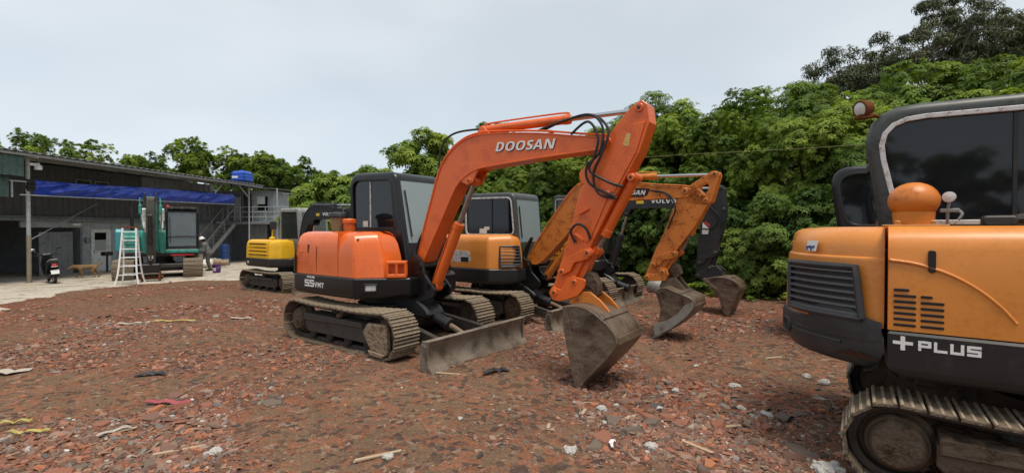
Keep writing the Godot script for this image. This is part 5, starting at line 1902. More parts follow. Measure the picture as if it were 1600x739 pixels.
	for e in [[1283, 26.0, 104, 1.9], [1335, 26.5, 64, 2.6], [1395, 26.0, 26, 3.2], [1465, 26.5, -6, 3.6], [1520, 28.0, -6, 3.2], [1585, 26.0, 4, 3.6], [1665, 27.0, -10, 3.6]]:
		px_tree("gum_tree", gl, e[0], e[1], e[2], {radius = Vector3(e[3], 3.6, e[3]), clumps = 50, per = 22, clump_r = 0.55, palette = gum, tuft = hang, upright = 1.2, trunk_r = 0.16, limbs = 26, fill = 0.55, flat = 0.6, bark = "bark_pale"}, "gum trees behind the thicket")
	# a line of trees beyond the other side of the yard, which the cab windows mirror
	for e in [[-22.0, 21.0, 6.5], [-17.5, 24.0, 8.0], [-13.0, 25.0, 6.0], [-8.0, 27.0, 7.5], [-3.0, 26.0, 6.0], [3.0, 28.0, 7.5], [9.0, 26.0, 6.5]]:
		tree("broadleaf_tree", "broad green tree on the open side of the yard", Vector3(e[0], 0, e[1]), e[2], {radius = Vector3(2.4, e[2] * 0.45, 2.4), clumps = 40, per = 26, clump_r = 0.8, palette = mid, tuft = palm, leaf_scale = 1.7, trunk_r = 0.14, fill = 0.35}, "trees on the open side of the yard")
	# trees behind the shed
	var i := 0
	for e in [[-60, 40.0, 200, 3.6], [14, 40.0, 204, 2.6], [52, 43.0, 210, 2.4], [128, 38.0, 212, 2.5], [212, 46.0, 246, 1.6], [244, 40.0, 242, 1.6], [296, 39.0, 222, 1.7], [372, 40.0, 236, 1.7], [350, 46.0, 262, 2.6], [420, 38.0, 240, 1.5], [440, 46.0, 262, 2.6], [470, 39.0, 246, 2.1], [494, 42.0, 270, 2.6], [455, 41.0, 285, 2.4], [505, 38.0, 296, 2.2], [400, 47.0, 268, 2.2]]:
		px_tree("feathery_tree", ["feathery green tree behind the shed roof", "loose-crowned tree rising beyond the shed", "narrow green tree standing behind the shed"][i % 3], e[0], e[1], e[2],
			{radius = Vector3(e[3], e[3] * 1.35, e[3]), clumps = 60, per = 17, clump_r = 0.6, palette = bright + mid if i % 3 != 2 else mid, tuft = fine, leaf_scale = 2.3, upright = 0.9, trunk_r = 0.12, fill = 0.5, flat = 0.9, limbs = 14}, "trees behind the shed")
		i += 1
	for e in [[520, 26.0, 282, 2.2, 0], [556, 27.0, 276, 2.4, 0], [596, 30.0, 268, 2.6, 1], [630, 32.0, 262, 2.8, 1], [540, 44.0, 268, 3.6, 2], [585, 46.0, 266, 3.8, 2], [640, 46.0, 262, 3.8, 2]]:
		px_tree("broadleaf_tree", ["round yellow-green tree beyond the yellow excavators", "green tree where the thicket ends", "green tree in the far tree line"][e[4]], e[0], e[1], e[2],
			{radius = Vector3(e[3], e[3], e[3]), clumps = 70, per = 34, clump_r = 0.66, palette = bright if e[4] < 2 else mid, tuft = palm, leaf_scale = 1.6, trunk_r = 0.12, fill = 0.36}, "trees beyond the yellow excavators")
	# weeds where the rubble meets the thicket
	var xfs: Array[Transform3D] = []
	var cols: Array[Color] = []
	for n in 5200:
		var t := rng.randf_range(-13.0, 9.0)
		var w := absf(rng.randfn()) * 0.5
		var q := p0 + dir * t + out * (0.45 - w + rng.randf() * 0.9)
		if noise_gate(q) < 0.35: continue
		var b := Basis(Vector3.UP, rng.randf() * TAU) * Basis(Vector3.RIGHT, rng.randfn() * 0.25)
		xfs.append(Transform3D(b * rng.randf_range(0.5, 1.1), Vector3(q.x, slope(q.x, -q.y) + rng.randf() * 0.22, -q.y)))
		var c: Color = (bright + mid)[rng.randi() % 9]
		cols.append(c)
	var mm := MultiMesh.new()
	mm.transform_format = MultiMesh.TRANSFORM_3D
	mm.use_colors = true
	mm.mesh = oval
	mm.instance_count = xfs.size()
	for n in xfs.size():
		mm.set_instance_transform(n, xfs[n])
		mm.set_instance_color(n, cols[n])
	var o := MultiMeshInstance3D.new()
	o.name = "ground_cover"
	o.multimesh = mm
	add_child(o)
	tag(o, "low bright green weeds along the foot of the thicket", "weeds", "", "stuff")

func curve_at(pts: Array, s: float) -> float:
	for i in pts.size() - 1:
		if s <= pts[i + 1][0]: return lerpf(pts[i][1], pts[i + 1][1], clampf((s - pts[i][0]) / (pts[i + 1][0] - pts[i][0]), 0, 1))
	return pts[-1][1]

func noise_gate(q: Vector2) -> float:
	return hn1.get_noise_2d(q.x * 1.5, q.y * 1.5) * 0.8 + 0.55

# ---------------------------------------------------------------- the two-storey shed
# shed axes: x along the front away from the camera, y up, z out towards the yard
func ribbed(mb: Mb, x0: float, x1: float, y0: float, y1: float, z: float, pitch := 0.25, depth := 0.035):
	var prof := PackedVector2Array()
	var x := x0
	while x < x1 - 0.001:
		for q in [[0.0, 0.0], [0.38, 0.0], [0.50, 1.0], [0.88, 1.0]]:
			var xx: float = x + q[0] * pitch
			if xx <= x1: prof.append(Vector2(xx, z + q[1] * depth))
		x += pitch
	prof.append(Vector2(x1, z))
	for i in prof.size() - 1:
		var a := prof[i]; var b := prof[i + 1]
		mb.quad(Vector3(a.x, y0, a.y), Vector3(b.x, y0, b.y), Vector3(b.x, y1, b.y), Vector3(a.x, y1, a.y))
	mb.quad(Vector3(x1, y0, z - 0.03), Vector3(x0, y0, z - 0.03), Vector3(x0, y1, z - 0.03), Vector3(x1, y1, z - 0.03))

func ribbed_part(t: Node, called: String, x0: float, x1: float, y0: float, y1: float, z: float, m: Material, pitch := 0.25, depth := 0.035) -> MeshInstance3D:
	var mb := Mb.new()
	ribbed(mb, x0, x1, y0, y1, z, pitch, depth)
	return part(t, called, mb, m, 10.0)

func bar(t: Node, called: String, a: Vector3, b: Vector3, r: float, m: Material, seg := 8) -> MeshInstance3D:
	var mb := Mb.new()
	mb.cyl(a, b, r, seg, 0.002)
	return part(t, called, mb, m, 40.0)

func slab_box(t: Node, called: String, lo: Vector3, hi: Vector3, m: Material, bev := 0.01) -> MeshInstance3D:
	var mb := Mb.new()
	mb.box((lo + hi) * 0.5, hi - lo, bev)
	return part(t, called, mb, m, 25.0)

const SHED_TURN := 1.4555

func shed_point(x: float, y: float, z: float) -> Vector3:
	return Transform3D(Basis(Vector3.UP, SHED_TURN), Vector3(-18.0, -0.53, -17.6)) * Vector3(x, y, z)

func make_shed():
	var gw := grime(17, Color(0.65, 0.6, 0.55), 0.5, 0.02, 0.06, 256, 0.1)
	mat("sheet_dark", 0.10, 0.102, 0.11, 0.6, gw, 0.4)
	mat("sheet_mid", 0.24, 0.25, 0.265, 0.55, gw, 0.4)
	mat("sheet_light", 0.40, 0.43, 0.46, 0.5, gw, 0.4)
	mat("sheet_green", 0.075, 0.13, 0.115, 0.5, gw, 0.4)
	mat("roof_sheet", 0.16, 0.165, 0.17, 0.55, gw, 0.3)
	mat("galvanised", 0.42, 0.43, 0.43, 0.45, gw, 0.8)
	mat("post_tan", 0.30, 0.26, 0.19, 0.7, gw, 1.0)
	mat("white_paint", 0.84, 0.85, 0.84, 0.45, gw, 0.6)
	mat("tarp_blue", 0.018, 0.05, 0.36, 0.38)
	mat("drum_blue", 0.02, 0.06, 0.20, 0.45, gw, 1.5)
	mat("tank_blue", 0.02, 0.09, 0.50, 0.35)
	var t := thing("shed", "two-storey grey sheet-metal shed with open bays, stairs and a long lean-to roof", "shed", shed_point(0, 0, 0), SHED_TURN)
	# ground floor
	var wz := -3.0
	slab_box(t, "back_wall", Vector3(-9, 0, -8.2), Vector3(14.8, 5.2, -8.0), M.sheet_mid)
	slab_box(t, "end_wall", Vector3(-9.2, 0, -8), Vector3(-9.0, 5.0, wz), M.sheet_mid)
	slab_box(t, "upper_floor", Vector3(-9, 2.55, -8.0), Vector3(13.0, 2.72, wz + 0.12), M.sheet_mid)
	slab_box(t, "partition", Vector3(4.5, 0, -8.0), Vector3(4.6, 2.55, wz), M.sheet_mid)
	ribbed_part(t, "sliding_door", 2.7, 4.13, 0.03, 2.02, wz + 0.02, M.sheet_mid, 0.30, 0.02)
	slab_box(t, "lintel", Vector3(2.0, 2.22, wz - 0.05), Vector3(4.6, 2.55, wz + 0.05), M.sheet_light)
	var w1 := ribbed_part(t, "wall", 4.6, 4.96, 0.0, 2.55, wz, M.sheet_light, 0.38, 0.012)
	ribbed_part(t, "wall", 5.96, 11.0, 0.0, 2.55, wz, M.sheet_light, 0.38, 0.012)
	slab_box(t, "wall", Vector3(4.96, 2.12, wz - 0.03), Vector3(5.96, 2.55, wz + 0.002), M.sheet_light)
	ribbed_part(t, "wall", 11.0, 14.8, 0.0, 2.55, wz, M.sheet_light, 0.38, 0.012)
	# door with frame, pane and lower panel
	var mb := Mb.new()
	mb.frame(P([4.97, 0.06, 5.95, 0.06, 5.95, 2.14, 4.97, 2.14]), P([5.07, 0.10, 5.85, 0.10, 5.85, 2.05, 5.07, 2.05]), wz - 0.06, wz + 0.05, 0.006)
	var door := part(t, "door", mb, M.white_paint, 20.0)
	slab_box(door, "lower_panel", Vector3(5.07, 0.10, wz - 0.03), Vector3(5.85, 1.05, wz + 0.0), M.white_paint)
	slab_box(door, "pane", Vector3(5.15, 1.08, wz - 0.03), Vector3(5.77, 1.62, wz - 0.01), M.frosted)
	slab_box(door, "pane", Vector3(5.15, 1.64, wz - 0.03), Vector3(5.77, 1.99, wz - 0.01), M.tinted_glass)
	mb = Mb.new()
	mb.frame(P([5.07, 1.05, 5.85, 1.05, 5.85, 2.05, 5.07, 2.05]), P([5.16, 1.09, 5.76, 1.09, 5.76, 1.98, 5.16, 1.98]), wz - 0.04, wz + 0.012, 0.004)
	part(door, "door_leaf", mb, M.white_paint, 20.0)
	slab_box(door, "handle", Vector3(5.10, 1.0, wz + 0.0), Vector3(5.13, 1.14, wz + 0.06), M.galvanised)
	slab_box(t, "door_step", Vector3(4.7, 0.0, wz + 0.02), Vector3(7.2, 0.08, wz + 0.8), M.concrete)
	# lamp over the bay, cable box
	slab_box(t, "wall_lamp", Vector3(4.0, 2.30, wz + 0.05), Vector3(4.35, 2.42, wz + 0.2), M.white_print)
	slab_box(t, "meter_box", Vector3(4.66, 1.5, wz + 0.02), Vector3(4.86, 1.75, wz + 0.12), M.sheet_mid)
	# ledge between the storeys
	slab_box(t, "ledge", Vector3(-9, 2.50, wz + 0.05), Vector3(13, 2.62, wz + 0.22), M.sheet_mid)
	# upper storey: dark containers, windows, paler far end
	ribbed_part(t, "upper_wall", -9.0, 7.8, 2.72, 5.0, wz, M.sheet_dark, 0.28, 0.04)
	ribbed_part(t, "upper_wall", 7.8, 13.0, 2.72, 5.0, wz, M.sheet_mid, 0.42, 0.05)
	for x in [4.25, 5.15, 10.2, 11.0]:
		mb = Mb.new()
		mb.frame(P([x, 3.95, x + 0.72, 3.95, x + 0.72, 4.5, x, 4.5]), P([x + 0.05, 4.0, x + 0.67, 4.0, x + 0.67, 4.45, x + 0.05, 4.45]), wz + 0.03, wz + 0.09, 0.004)
		var w := part(t, "window", mb, M.sheet_mid, 20.0)
		slab_box(w, "pane", Vector3(x + 0.05, 4.0, wz + 0.045), Vector3(x + 0.67, 4.45, wz + 0.055), M.tinted_glass, 0.0)
	# lean-to roof of ribbed sheets over purlins
	mb = Mb.new()
	var prev := PackedVector3Array()
	var x := -9.0
	var ph := 0
	while x < 13.0:
		var up := 0.03 if ph % 4 in [1, 2] else 0.0
		var cur := PackedVector3Array([Vector3(x, 4.93 + up, 0.55), Vector3(x, 5.62 + up, -8.4), Vector3(x, 5.60 + up, -8.4), Vector3(x, 4.91 + up, 0.55)])
		if prev.size():
			for k in 4: mb.quad(prev[k], prev[(k + 1) % 4], cur[(k + 1) % 4], cur[k])
		prev = cur
		x += 0.075
		ph += 1
	var roof := part(t, "roof", mb, M.roof_sheet, 10.0)
	for z in [0.42, -1.2, -2.8, -4.6]:
		var y: float = 4.85 + (0.5 - z) * 0.077
		slab_box(roof, "purlin", Vector3(-9, y - 0.05, z - 0.025), Vector3(13, y + 0.05, z + 0.025), M.galvanised)
	for xx in [-4.0, 0.0, 6.2, 12.3]:
		mb = Mb.new()
		mb.tube(PackedVector3Array([Vector3(xx, 4.80, 0.45), Vector3(xx, 5.10, -3.0)]), 0.04, 8)
		part(roof, "rafter", mb, M.galvanised)
	# posts
	bar(t, "post", Vector3(0, 1.9, 0), Vector3(0, 4.82, 0), 0.065, M.galvanised, 12)
	bar(t, "post", Vector3(0, -0.05, 0), Vector3(0, 1.92, 0), 0.072, M.post_tan, 12)
	bar(t, "post", Vector3(12.1, 0, 0.15), Vector3(12.1, 4.85, 0.15), 0.05, M.galvanised, 10)
	bar(t, "brace", Vector3(12.1, 4.1, 0.15), Vector3(11.2, 4.8, 0.15), 0.035, M.galvanised)
	bar(t, "brace", Vector3(8.9, 3.8, 0.1), Vector3(9.9, 4.8, 0.1), 0.035, M.galvanised)
	# things fixed to the near post
	mb = Mb.new()
	mb.lathe(Vector3(0.28, 4.38, 0.1), Vector3.UP, [[0.10, 0.0], [0.115, 0.02], [0.11, 0.15], [0.05, 0.2], [0.04, 0.26]], 14)
	part(t, "flood_lamp", mb, M.white_print)
	slab_box(t, "lamp_arm", Vector3(-0.02, 4.52, 0.03), Vector3(0.26, 4.62, 0.12), M.white_print)
	mb = Mb.new()
	for k in 6: mb.box(Vector3(-0.02 + 0.02 * (k % 3), 3.95 - 0.07 * k, 0.05 + 0.03 * (k % 2)), Vector3(0.16, 0.09, 0.12), 0.02)
	part(t, "junction_box", mb, M.rubber)
	# green cladding of the near bay
	ribbed_part(t, "green_cladding", -7.0, -0.35, 4.06, 4.98, 0.30, M.sheet_green, 0.22, 0.025)
	ribbed_part(t, "green_cladding", -7.0, -0.62, 3.30, 4.05, 0.02, M.sheet_green, 0.22, 0.03)
	bar(t, "rail", Vector3(-0.62, 3.9, 0.05), Vector3(0.0, 3.9, 0.05), 0.03, M.galvanised)
	bar(t, "rail", Vector3(-0.55, 3.3, 0.05), Vector3(-0.55, 3.9, 0.05), 0.03, M.galvanised)
	bar(t, "stay_cable", Vector3(0.05, 1.75, 0.0), Vector3(5.0, 3.4, -2.6), 0.018, M.galvanised, 6)
	# far wing, facing the yard's end
	wing(t)

func wing(t: Node3D):
	# its front lies across the shed axes, at x = 13
	var f := Transform3D(Basis(Vector3.UP, -PI / 2), Vector3(13.0, 0, 0))     # x of the wing's own frame runs along the shed's +z
	var face := func(called: String, a0: float, a1: float, y0: float, y1: float, off: float, m: Material, rib := true) -> MeshInstance3D:
		var mb := Mb.new()
		mb.xf = f
		if rib: ribbed(mb, a0, a1, y0, y1, off, 0.22, 0.025)
		else: mb.box(Vector3((a0 + a1) * 0.5, (y0 + y1) * 0.5, off), Vector3(a1 - a0, y1 - y0, 0.05), 0.006)
		return part(t, called, mb, m, 12.0)
	face.call("wing_wall", -1.5, -0.90, 2.62, 4.62, 0.0, M.sheet_mid)
	face.call("wing_wall", -0.30, 0.10, 2.62, 4.62, 0.0, M.sheet_light)
	face.call("wing_wall", 0.10, 0.80, 2.62, 3.35, 0.0, M.sheet_light)
	face.call("wing_wall", 0.10, 0.80, 4.25, 4.62, 0.0, M.sheet_light)
	face.call("wing_wall", 0.80, 1.12, 2.62, 4.62, 0.0, M.sheet_light)
	face.call("wing_wall", -0.90, -0.30, 4.40, 4.62, 0.0, M.sheet_mid)
	face.call("open_door", -1.35, -0.88, 2.66, 4.2, 0.25, M.sheet_light, false)
	var w: MeshInstance3D = face.call("window", 0.10, 0.80, 3.35, 4.25, -0.03, M.tinted_glass, false)
	face.call("shutter", 0.10, 0.62, 3.75, 4.25, 0.03, M.white_paint, false)
	face.call("wing_wall", -0.45, 0.75, 0.0, 2.45, 0.0, M.sheet_mid)
	slab_box(t, "wing_floor", Vector3(12.2, 2.46, -1.6), Vector3(14.8, 2.62, 2.7), M.sheet_mid)
	slab_box(t, "wing_back", Vector3(14.7, 0, -8.0), Vector3(14.8, 4.62, 1.10), M.sheet_mid)
	slab_box(t, "wing_side", Vector3(13.0, 0, 1.10), Vector3(14.8, 4.62, 1.16), M.sheet_light)
	slab_box(t, "wing_ceiling", Vector3(13.0, 4.58, -3.0), Vector3(14.8, 4.64, 1.12), M.sheet_mid)
	slab_box(t, "wing_side", Vector3(13.0, 2.62, -3.0), Vector3(13.06, 4.62, -1.5), M.sheet_mid)
	var mb := Mb.new()
	mb.loft([PackedVector3Array([Vector3(12.3, 4.86, -1.8), Vector3(15.0, 4.95, -1.8), Vector3(15.0, 4.99, -1.8), Vector3(12.3, 4.90, -1.8)]), PackedVector3Array([Vector3(12.3, 4.66, 1.7), Vector3(15.0, 4.72, 1.7), Vector3(15.0, 4.76, 1.7), Vector3(12.3, 4.70, 1.7)])])
	part(t, "wing_roof", mb, M.roof_sheet, 15.0)
	# balcony railing: posts and three rails
	for z in [-1.4, -0.55, 0.3, 1.15, 2.0, 2.65]: bar(t, "rail_post", Vector3(12.24, 2.6, z), Vector3(12.24, 3.55, z), 0.022, M.galvanised)
	for y in [2.92, 3.23, 3.54]: bar(t, "rail", Vector3(12.24, y, -1.4), Vector3(12.24, y, 2.66), 0.022, M.galvanised)
	bar(t, "post", Vector3(12.3, 0, 1.9), Vector3(12.3, 4.7, 1.9), 0.045, M.galvanised, 10)
	bar(t, "post", Vector3(12.3, 0, 2.6), Vector3(12.3, 2.5, 2.6), 0.045, M.galvanised, 10)
	# stairs up the front
	for z in [-1.75, -0.95]:
		var m2 := Mb.new()
		m2.loft([PackedVector3Array([Vector3(9.5, 0.0, z - 0.02), Vector3(9.5, 0.0, z + 0.02), Vector3(9.3, 0.16, z + 0.02), Vector3(9.3, 0.16, z - 0.02)]), PackedVector3Array([Vector3(12.4, 2.42, z - 0.02), Vector3(12.4, 2.42, z + 0.02), Vector3(12.25, 2.60, z + 0.02), Vector3(12.25, 2.60, z - 0.02)])])
		part(t, "stringer", m2, M.galvanised, 20.0)
		bar(t, "handrail", Vector3(9.4, 0.98, z), Vector3(12.3, 3.5, z), 0.022, M.galvanised)
		for k in 4: bar(t, "baluster", Vector3(9.5 + 0.92 * k, 0.12 + 0.80 * k, z), Vector3(9.5 + 0.92 * k, 1.06 + 0.80 * k, z), 0.018, M.galvanised)
	for k in 11:
		slab_box(t, "tread", Vector3(9.45 + 0.26 * k, 0.20 + 0.222 * k, -1.73), Vector3(9.71 + 0.26 * k, 0.235 + 0.222 * k, -0.97), M.galvanised, 0.004)

func make_tarp():
	var t := thing("tarpaulin", "long blue tarpaulin strung along the front of the shed", "tarpaulin", shed_point(0, 0, 0), SHED_TURN)
	var mb := Mb.new()
	var n := noise(91, 0.9, 3)
	var n2 := noise(92, 3.0, 2)
	var nx := 90; var ny := 8
	var pt := func(i: int, j: int) -> Vector3:
		var u := float(i) / nx; var w := float(j) / ny
		var x := lerpf(0.10, 10.75, u)
		var top := lerpf(3.98, 4.23, u) - 0.05 * sin(PI * u * 3.0) * 0.5
		var bot := lerpf(3.42, 3.62, u)
		var belly := sin(PI * w) * (0.10 + 0.07 * n.get_noise_2d(x, 0.0)) + n.get_noise_2d(x * 1.2 - w * 1.6, w * 1.2 + 8.0) * 0.13 + n2.get_noise_2d(x - w * 1.5, w * 0.6) * 0.035
		return Vector3(x, lerpf(bot, top, w), 0.12 + belly * smoothstep(0.0, 0.2, w) * smoothstep(0.0, 0.12, 1.0 - w))
	for i in nx:
		for j in ny:
			mb.quad(pt.call(i, j), pt.call(i + 1, j), pt.call(i + 1, j + 1), pt.call(i, j + 1))
	part(t, "sheet", mb, M.tarp_blue, 60.0)
	bar(t, "pole", Vector3(-0.35, 3.40, 0.12), Vector3(10.85, 3.62, 0.12), 0.024, M.galvanised)
	bar(t, "rope", Vector3(0.0, 3.98, 0.1), Vector3(10.85, 4.24, 0.1), 0.010, M.rubber, 5)

func make_water_tank():
	var p := shed_point(12.6, 5.02, -0.65)
	var t := thing("water_tank", "blue plastic water tank sitting on the far end of the shed roof", "tank", p, SHED_TURN)
	var mb := Mb.new()
	mb.box(Vector3(0, 0.46, 0), Vector3(0.9, 0.66, 0.92), 0.12)
	for k in 3: mb.box(Vector3(0, 0.25 + 0.2 * k, 0), Vector3(0.93, 0.06, 0.95), 0.02)
	part(t, "body", mb, M.tank_blue, 40.0)
	mb = Mb.new()
	mb.lathe(Vector3(0, 0.78, 0), Vector3.UP, [[0.2, 0.0], [0.2, 0.05], [0.12, 0.08]], 16)
	part(t, "lid", mb, M.tank_blue)
	mb = Mb.new()
	mb.box(Vector3(-0.468, 0.40, -0.16), Vector3(0.006, 0.12, 0.40), 0.0)
	part(t, "label_plate", mb, M.white_print)
	mb = Mb.new()
	for z in [-0.4, 0.4]:
		mb.box(Vector3(0, 0.08, z), Vector3(1.2, 0.06, 0.06), 0.005)
		for x in [-0.5, 0.5]: mb.box(Vector3(x, -0.08, z), Vector3(0.06, 0.30, 0.06), 0.005)
	part(t, "stand", mb, M.rubber)

# ---------------------------------------------------------------- the turquoise machine by the shed, seen from its front
func make_turquoise():
	var t := thing("excavator", "large turquoise excavator with dark folded arm standing on the concrete before the shed", "excavator", Vector3.ZERO, 0, "excavators parked in the yard")
	place(t, -14.75, 19.9, -atan2(0.84, 0.545))
	t.position.y += 0.03
	var u := {xf = 1.25, xr = -1.45, tr = 0.42, shoe = 0.66, gauge = 2.22, deck = 1.0, pitch = 0.17}
	crawler(t, u)
	# turntable deck
	var plan := rp([-1.75, 0.9, -1.3, 1.30, 1.15, 1.30, 1.15, -1.30, -1.3, -1.30, -1.75, -0.9], [0.3, 0.2, 0.05, 0.05, 0.2, 0.3], 4)
	deck(t, plan, 0.92, 1.12, M.charcoal)
	var mb := Mb.new()
	shell(mb, rp([-1.70, 0.85, -1.28, 1.27, 0.85, 1.27, 0.85, 0.42, -0.7, 0.40, -0.72, -1.27, -1.28, -1.27, -1.70, -0.85], [0.28, 0.18, 0.08, 0.05, 0.05, 0.05, 0.18, 0.28], 4), [[1.13, 0.0], [1.80, 0.01], [1.92, 0.05], [1.96, 0.12]])
	var h := part(t, "engine_hood", mb, M.turquoise, 30.0)
	mb = Mb.new()
	mb.box(Vector3(0.95, 1.42, 0.93), Vector3(0.36, 0.66, 0.62), 0.05)
	part(h, "tool_box", mb, M.turquoise)
	for k in 3:
		mb = Mb.new()
		mb.box(Vector3(1.135, 1.28 + 0.14 * k, 0.93), Vector3(0.012, 0.02, 0.5), 0.004)
		part(h, "vent", mb, M.grease_and_shade)
	# fuel can of lighter blue beside the box, and the exhaust pipe
	mb = Mb.new()
	mb.ext(rp([-0.17, 1.12, 0.20, 1.12, 0.20, 1.9, 0.10, 2.02, -0.12, 2.02, -0.19, 1.8], 0.06, 3), 1.28, 1.50, 0.03)
	part(t, "fuel_tank", mb, M.tank_teal)
	mb = Mb.new()
	mb.tube(smooth([Vector3(-0.2, 1.9, 1.0), Vector3(-0.2, 2.5, 1.0), Vector3(-0.22, 2.95, 1.04)], 4), 0.055, 10)
	part(t, "exhaust_pipe", mb, M.grease_and_shade)
	cab(t, {zn = -0.20, zf = -1.30, outer = [-0.55, 1.12, 1.12, 1.12, 1.02, 2.82, -0.5, 2.86], outer_r = [0.05, 0.05, 0.14, 0.12], window = [-0.45, 1.8, 0.95, 1.8, 0.90, 2.72, -0.42, 2.74], window_r = [0.06, 0.06, 0.1, 0.1],
		mat = "cab_black", trim = "rubber", slider = 0.3, sill = 0.10, front_glass = "clear_glass", glass = "clear_dark"})
	mb = Mb.new()
	for y in [1.20, 1.73]: mb.box(Vector3(1.13 - (y - 1.12) * 0.05, y, -0.75), Vector3(0.04, 0.045, 1.0), 0.008)
	part(t, "windscreen_rail", mb, M.charcoal)
	mb = Mb.new()
	mb.box(Vector3(1.14, 1.12, -0.75), Vector3(0.06, 0.14, 1.1), 0.02)
	part(t, "cab_base", mb, M.turquoise)
	mb = Mb.new()
	mb.box(Vector3(0.9, 2.885, -0.75), Vector3(0.4, 0.06, 1.04), 0.01)
	for z in [-1.1, -0.75, -0.4]: mb.box(Vector3(1.08, 2.86, z), Vector3(0.08, 0.10, 0.10), 0.02)
	part(t, "roof_guard", mb, M.dark_steel)
	mb = Mb.new()
	mb.lathe(Vector3(0.6, 2.88, -0.25), Vector3.UP, [[0.06, 0.0], [0.06, 0.08], [0.03, 0.12]], 10)
	part(t, "beacon", mb, M.red_print)
	# boom rises from the deck, the arm hangs straight down before it
	mb = Mb.new()
	mb.ext(P([0.75, 1.15, 1.05, 1.10, 1.30, 1.75, 1.60, 2.30, 2.20, 2.85, 2.55, 3.02, 2.50, 3.24, 2.25, 3.22, 1.70, 2.90, 1.15, 2.25, 0.85, 1.6]), 0.02, 0.30, 0.01)
	part(t, "boom", mb, M.turquoise, 30.0)
	for z in [-0.10, 0.42]: piston(t, Vector3(1.15, 1.12, z), Vector3(1.75, 2.55, z), 0.55, 0.075, M.turquoise, M.chrome, "boom_cylinder")
	for z in [-0.12, 0.44]:
		mb = Mb.new()
		mb.cyl(Vector3(1.70, 2.35, z), Vector3(1.82, 2.80, z), 0.085, 10)
		mb.box(Vector3(1.72, 2.2, z), Vector3(0.10, 0.3, 0.09), 0.02)
		part(t, "wrapped_hose", mb, M.white_paint)
	mb = Mb.new()
	mb.ext(P([2.40, 3.16, 2.60, 3.22, 2.70, 3.05, 2.78, 2.2, 2.76, 1.2, 2.70, 0.55, 2.55, 0.52, 2.50, 0.7, 2.46, 1.8, 2.40, 2.7]), 0.03, 0.29, 0.01)
	var arm := part(t, "arm", mb, M.arm_brown, 30.0)
	mb = Mb.new()
	mb.box(Vector3(2.735, 1.1, 0.16), Vector3(0.02, 0.36, 0.13), 0.004)
	part(arm, "sticker", mb, M.white_print)
	mb = Mb.new()
	for z in [-0.03, 0.3]: mb.ext(P([2.50, 3.10, 2.62, 3.36, 2.74, 3.34, 2.72, 3.0]), z, z + 0.05, 0.006)
	part(arm, "head_plate", mb, M.arm_brown)
	piston(t, Vector3(2.86, 2.5, 0.16), Vector3(2.86, 0.85, 0.16), 0.62, 0.065, M.grease_and_shade, M.dark_steel, "bucket_cylinder")
	for z in [-0.14, 0.46]:
		mb = Mb.new()
		mb.tube(smooth([Vector3(2.3, 3.05, z * 0.6 + 0.06), Vector3(2.56, 3.16, z + 0.02), Vector3(2.64, 2.8, z), Vector3(2.60, 2.3, z - 0.02), Vector3(2.56, 1.9, z * 0.8)], 5), 0.020, 6)
		part(arm, "hose", mb, M.turquoise, 40.0)
		mb = Mb.new()
		mb.box(Vector3(2.68, 2.75, z), Vector3(0.12, 0.36, 0.10), 0.03)
		part(arm, "valve", mb, M.turquoise)
	# quick coupler at the end of the arm, resting on the ground
	mb = Mb.new()
	mb.box(Vector3(2.64, 0.56, 0.16), Vector3(0.46, 0.34, 0.56), 0.04)
	part(t, "coupler", mb, M.grease_and_shade)
	mb = Mb.new()
	for z in [-0.12, 0.40]: mb.ext(P([2.40, 0.02, 2.50, 0.0, 2.62, 0.16, 2.78, 0.02, 2.90, 0.10, 2.86, 0.44, 2.42, 0.44]), z, z + 0.06, 0.008)
	mb.cyl(Vector3(2.64, 0.22, -0.2), Vector3(2.64, 0.22, 0.52), 0.07, 12)
	part(t, "coupler_jaw", mb, M.rust)
	mb = Mb.new()
	mb.box(Vector3(1.2, 0.55, -0.45), Vector3(0.10, 0.16, 1.5), 0.03)
	part(t, "front_beam", mb, M.dark_steel)
	mb = Mb.new()
	mb.box(Vector3(1.05, 0.98, -0.75), Vector3(0.2, 0.10, 0.8), 0.02)
	part(t, "step_panel", mb, M.red_print)

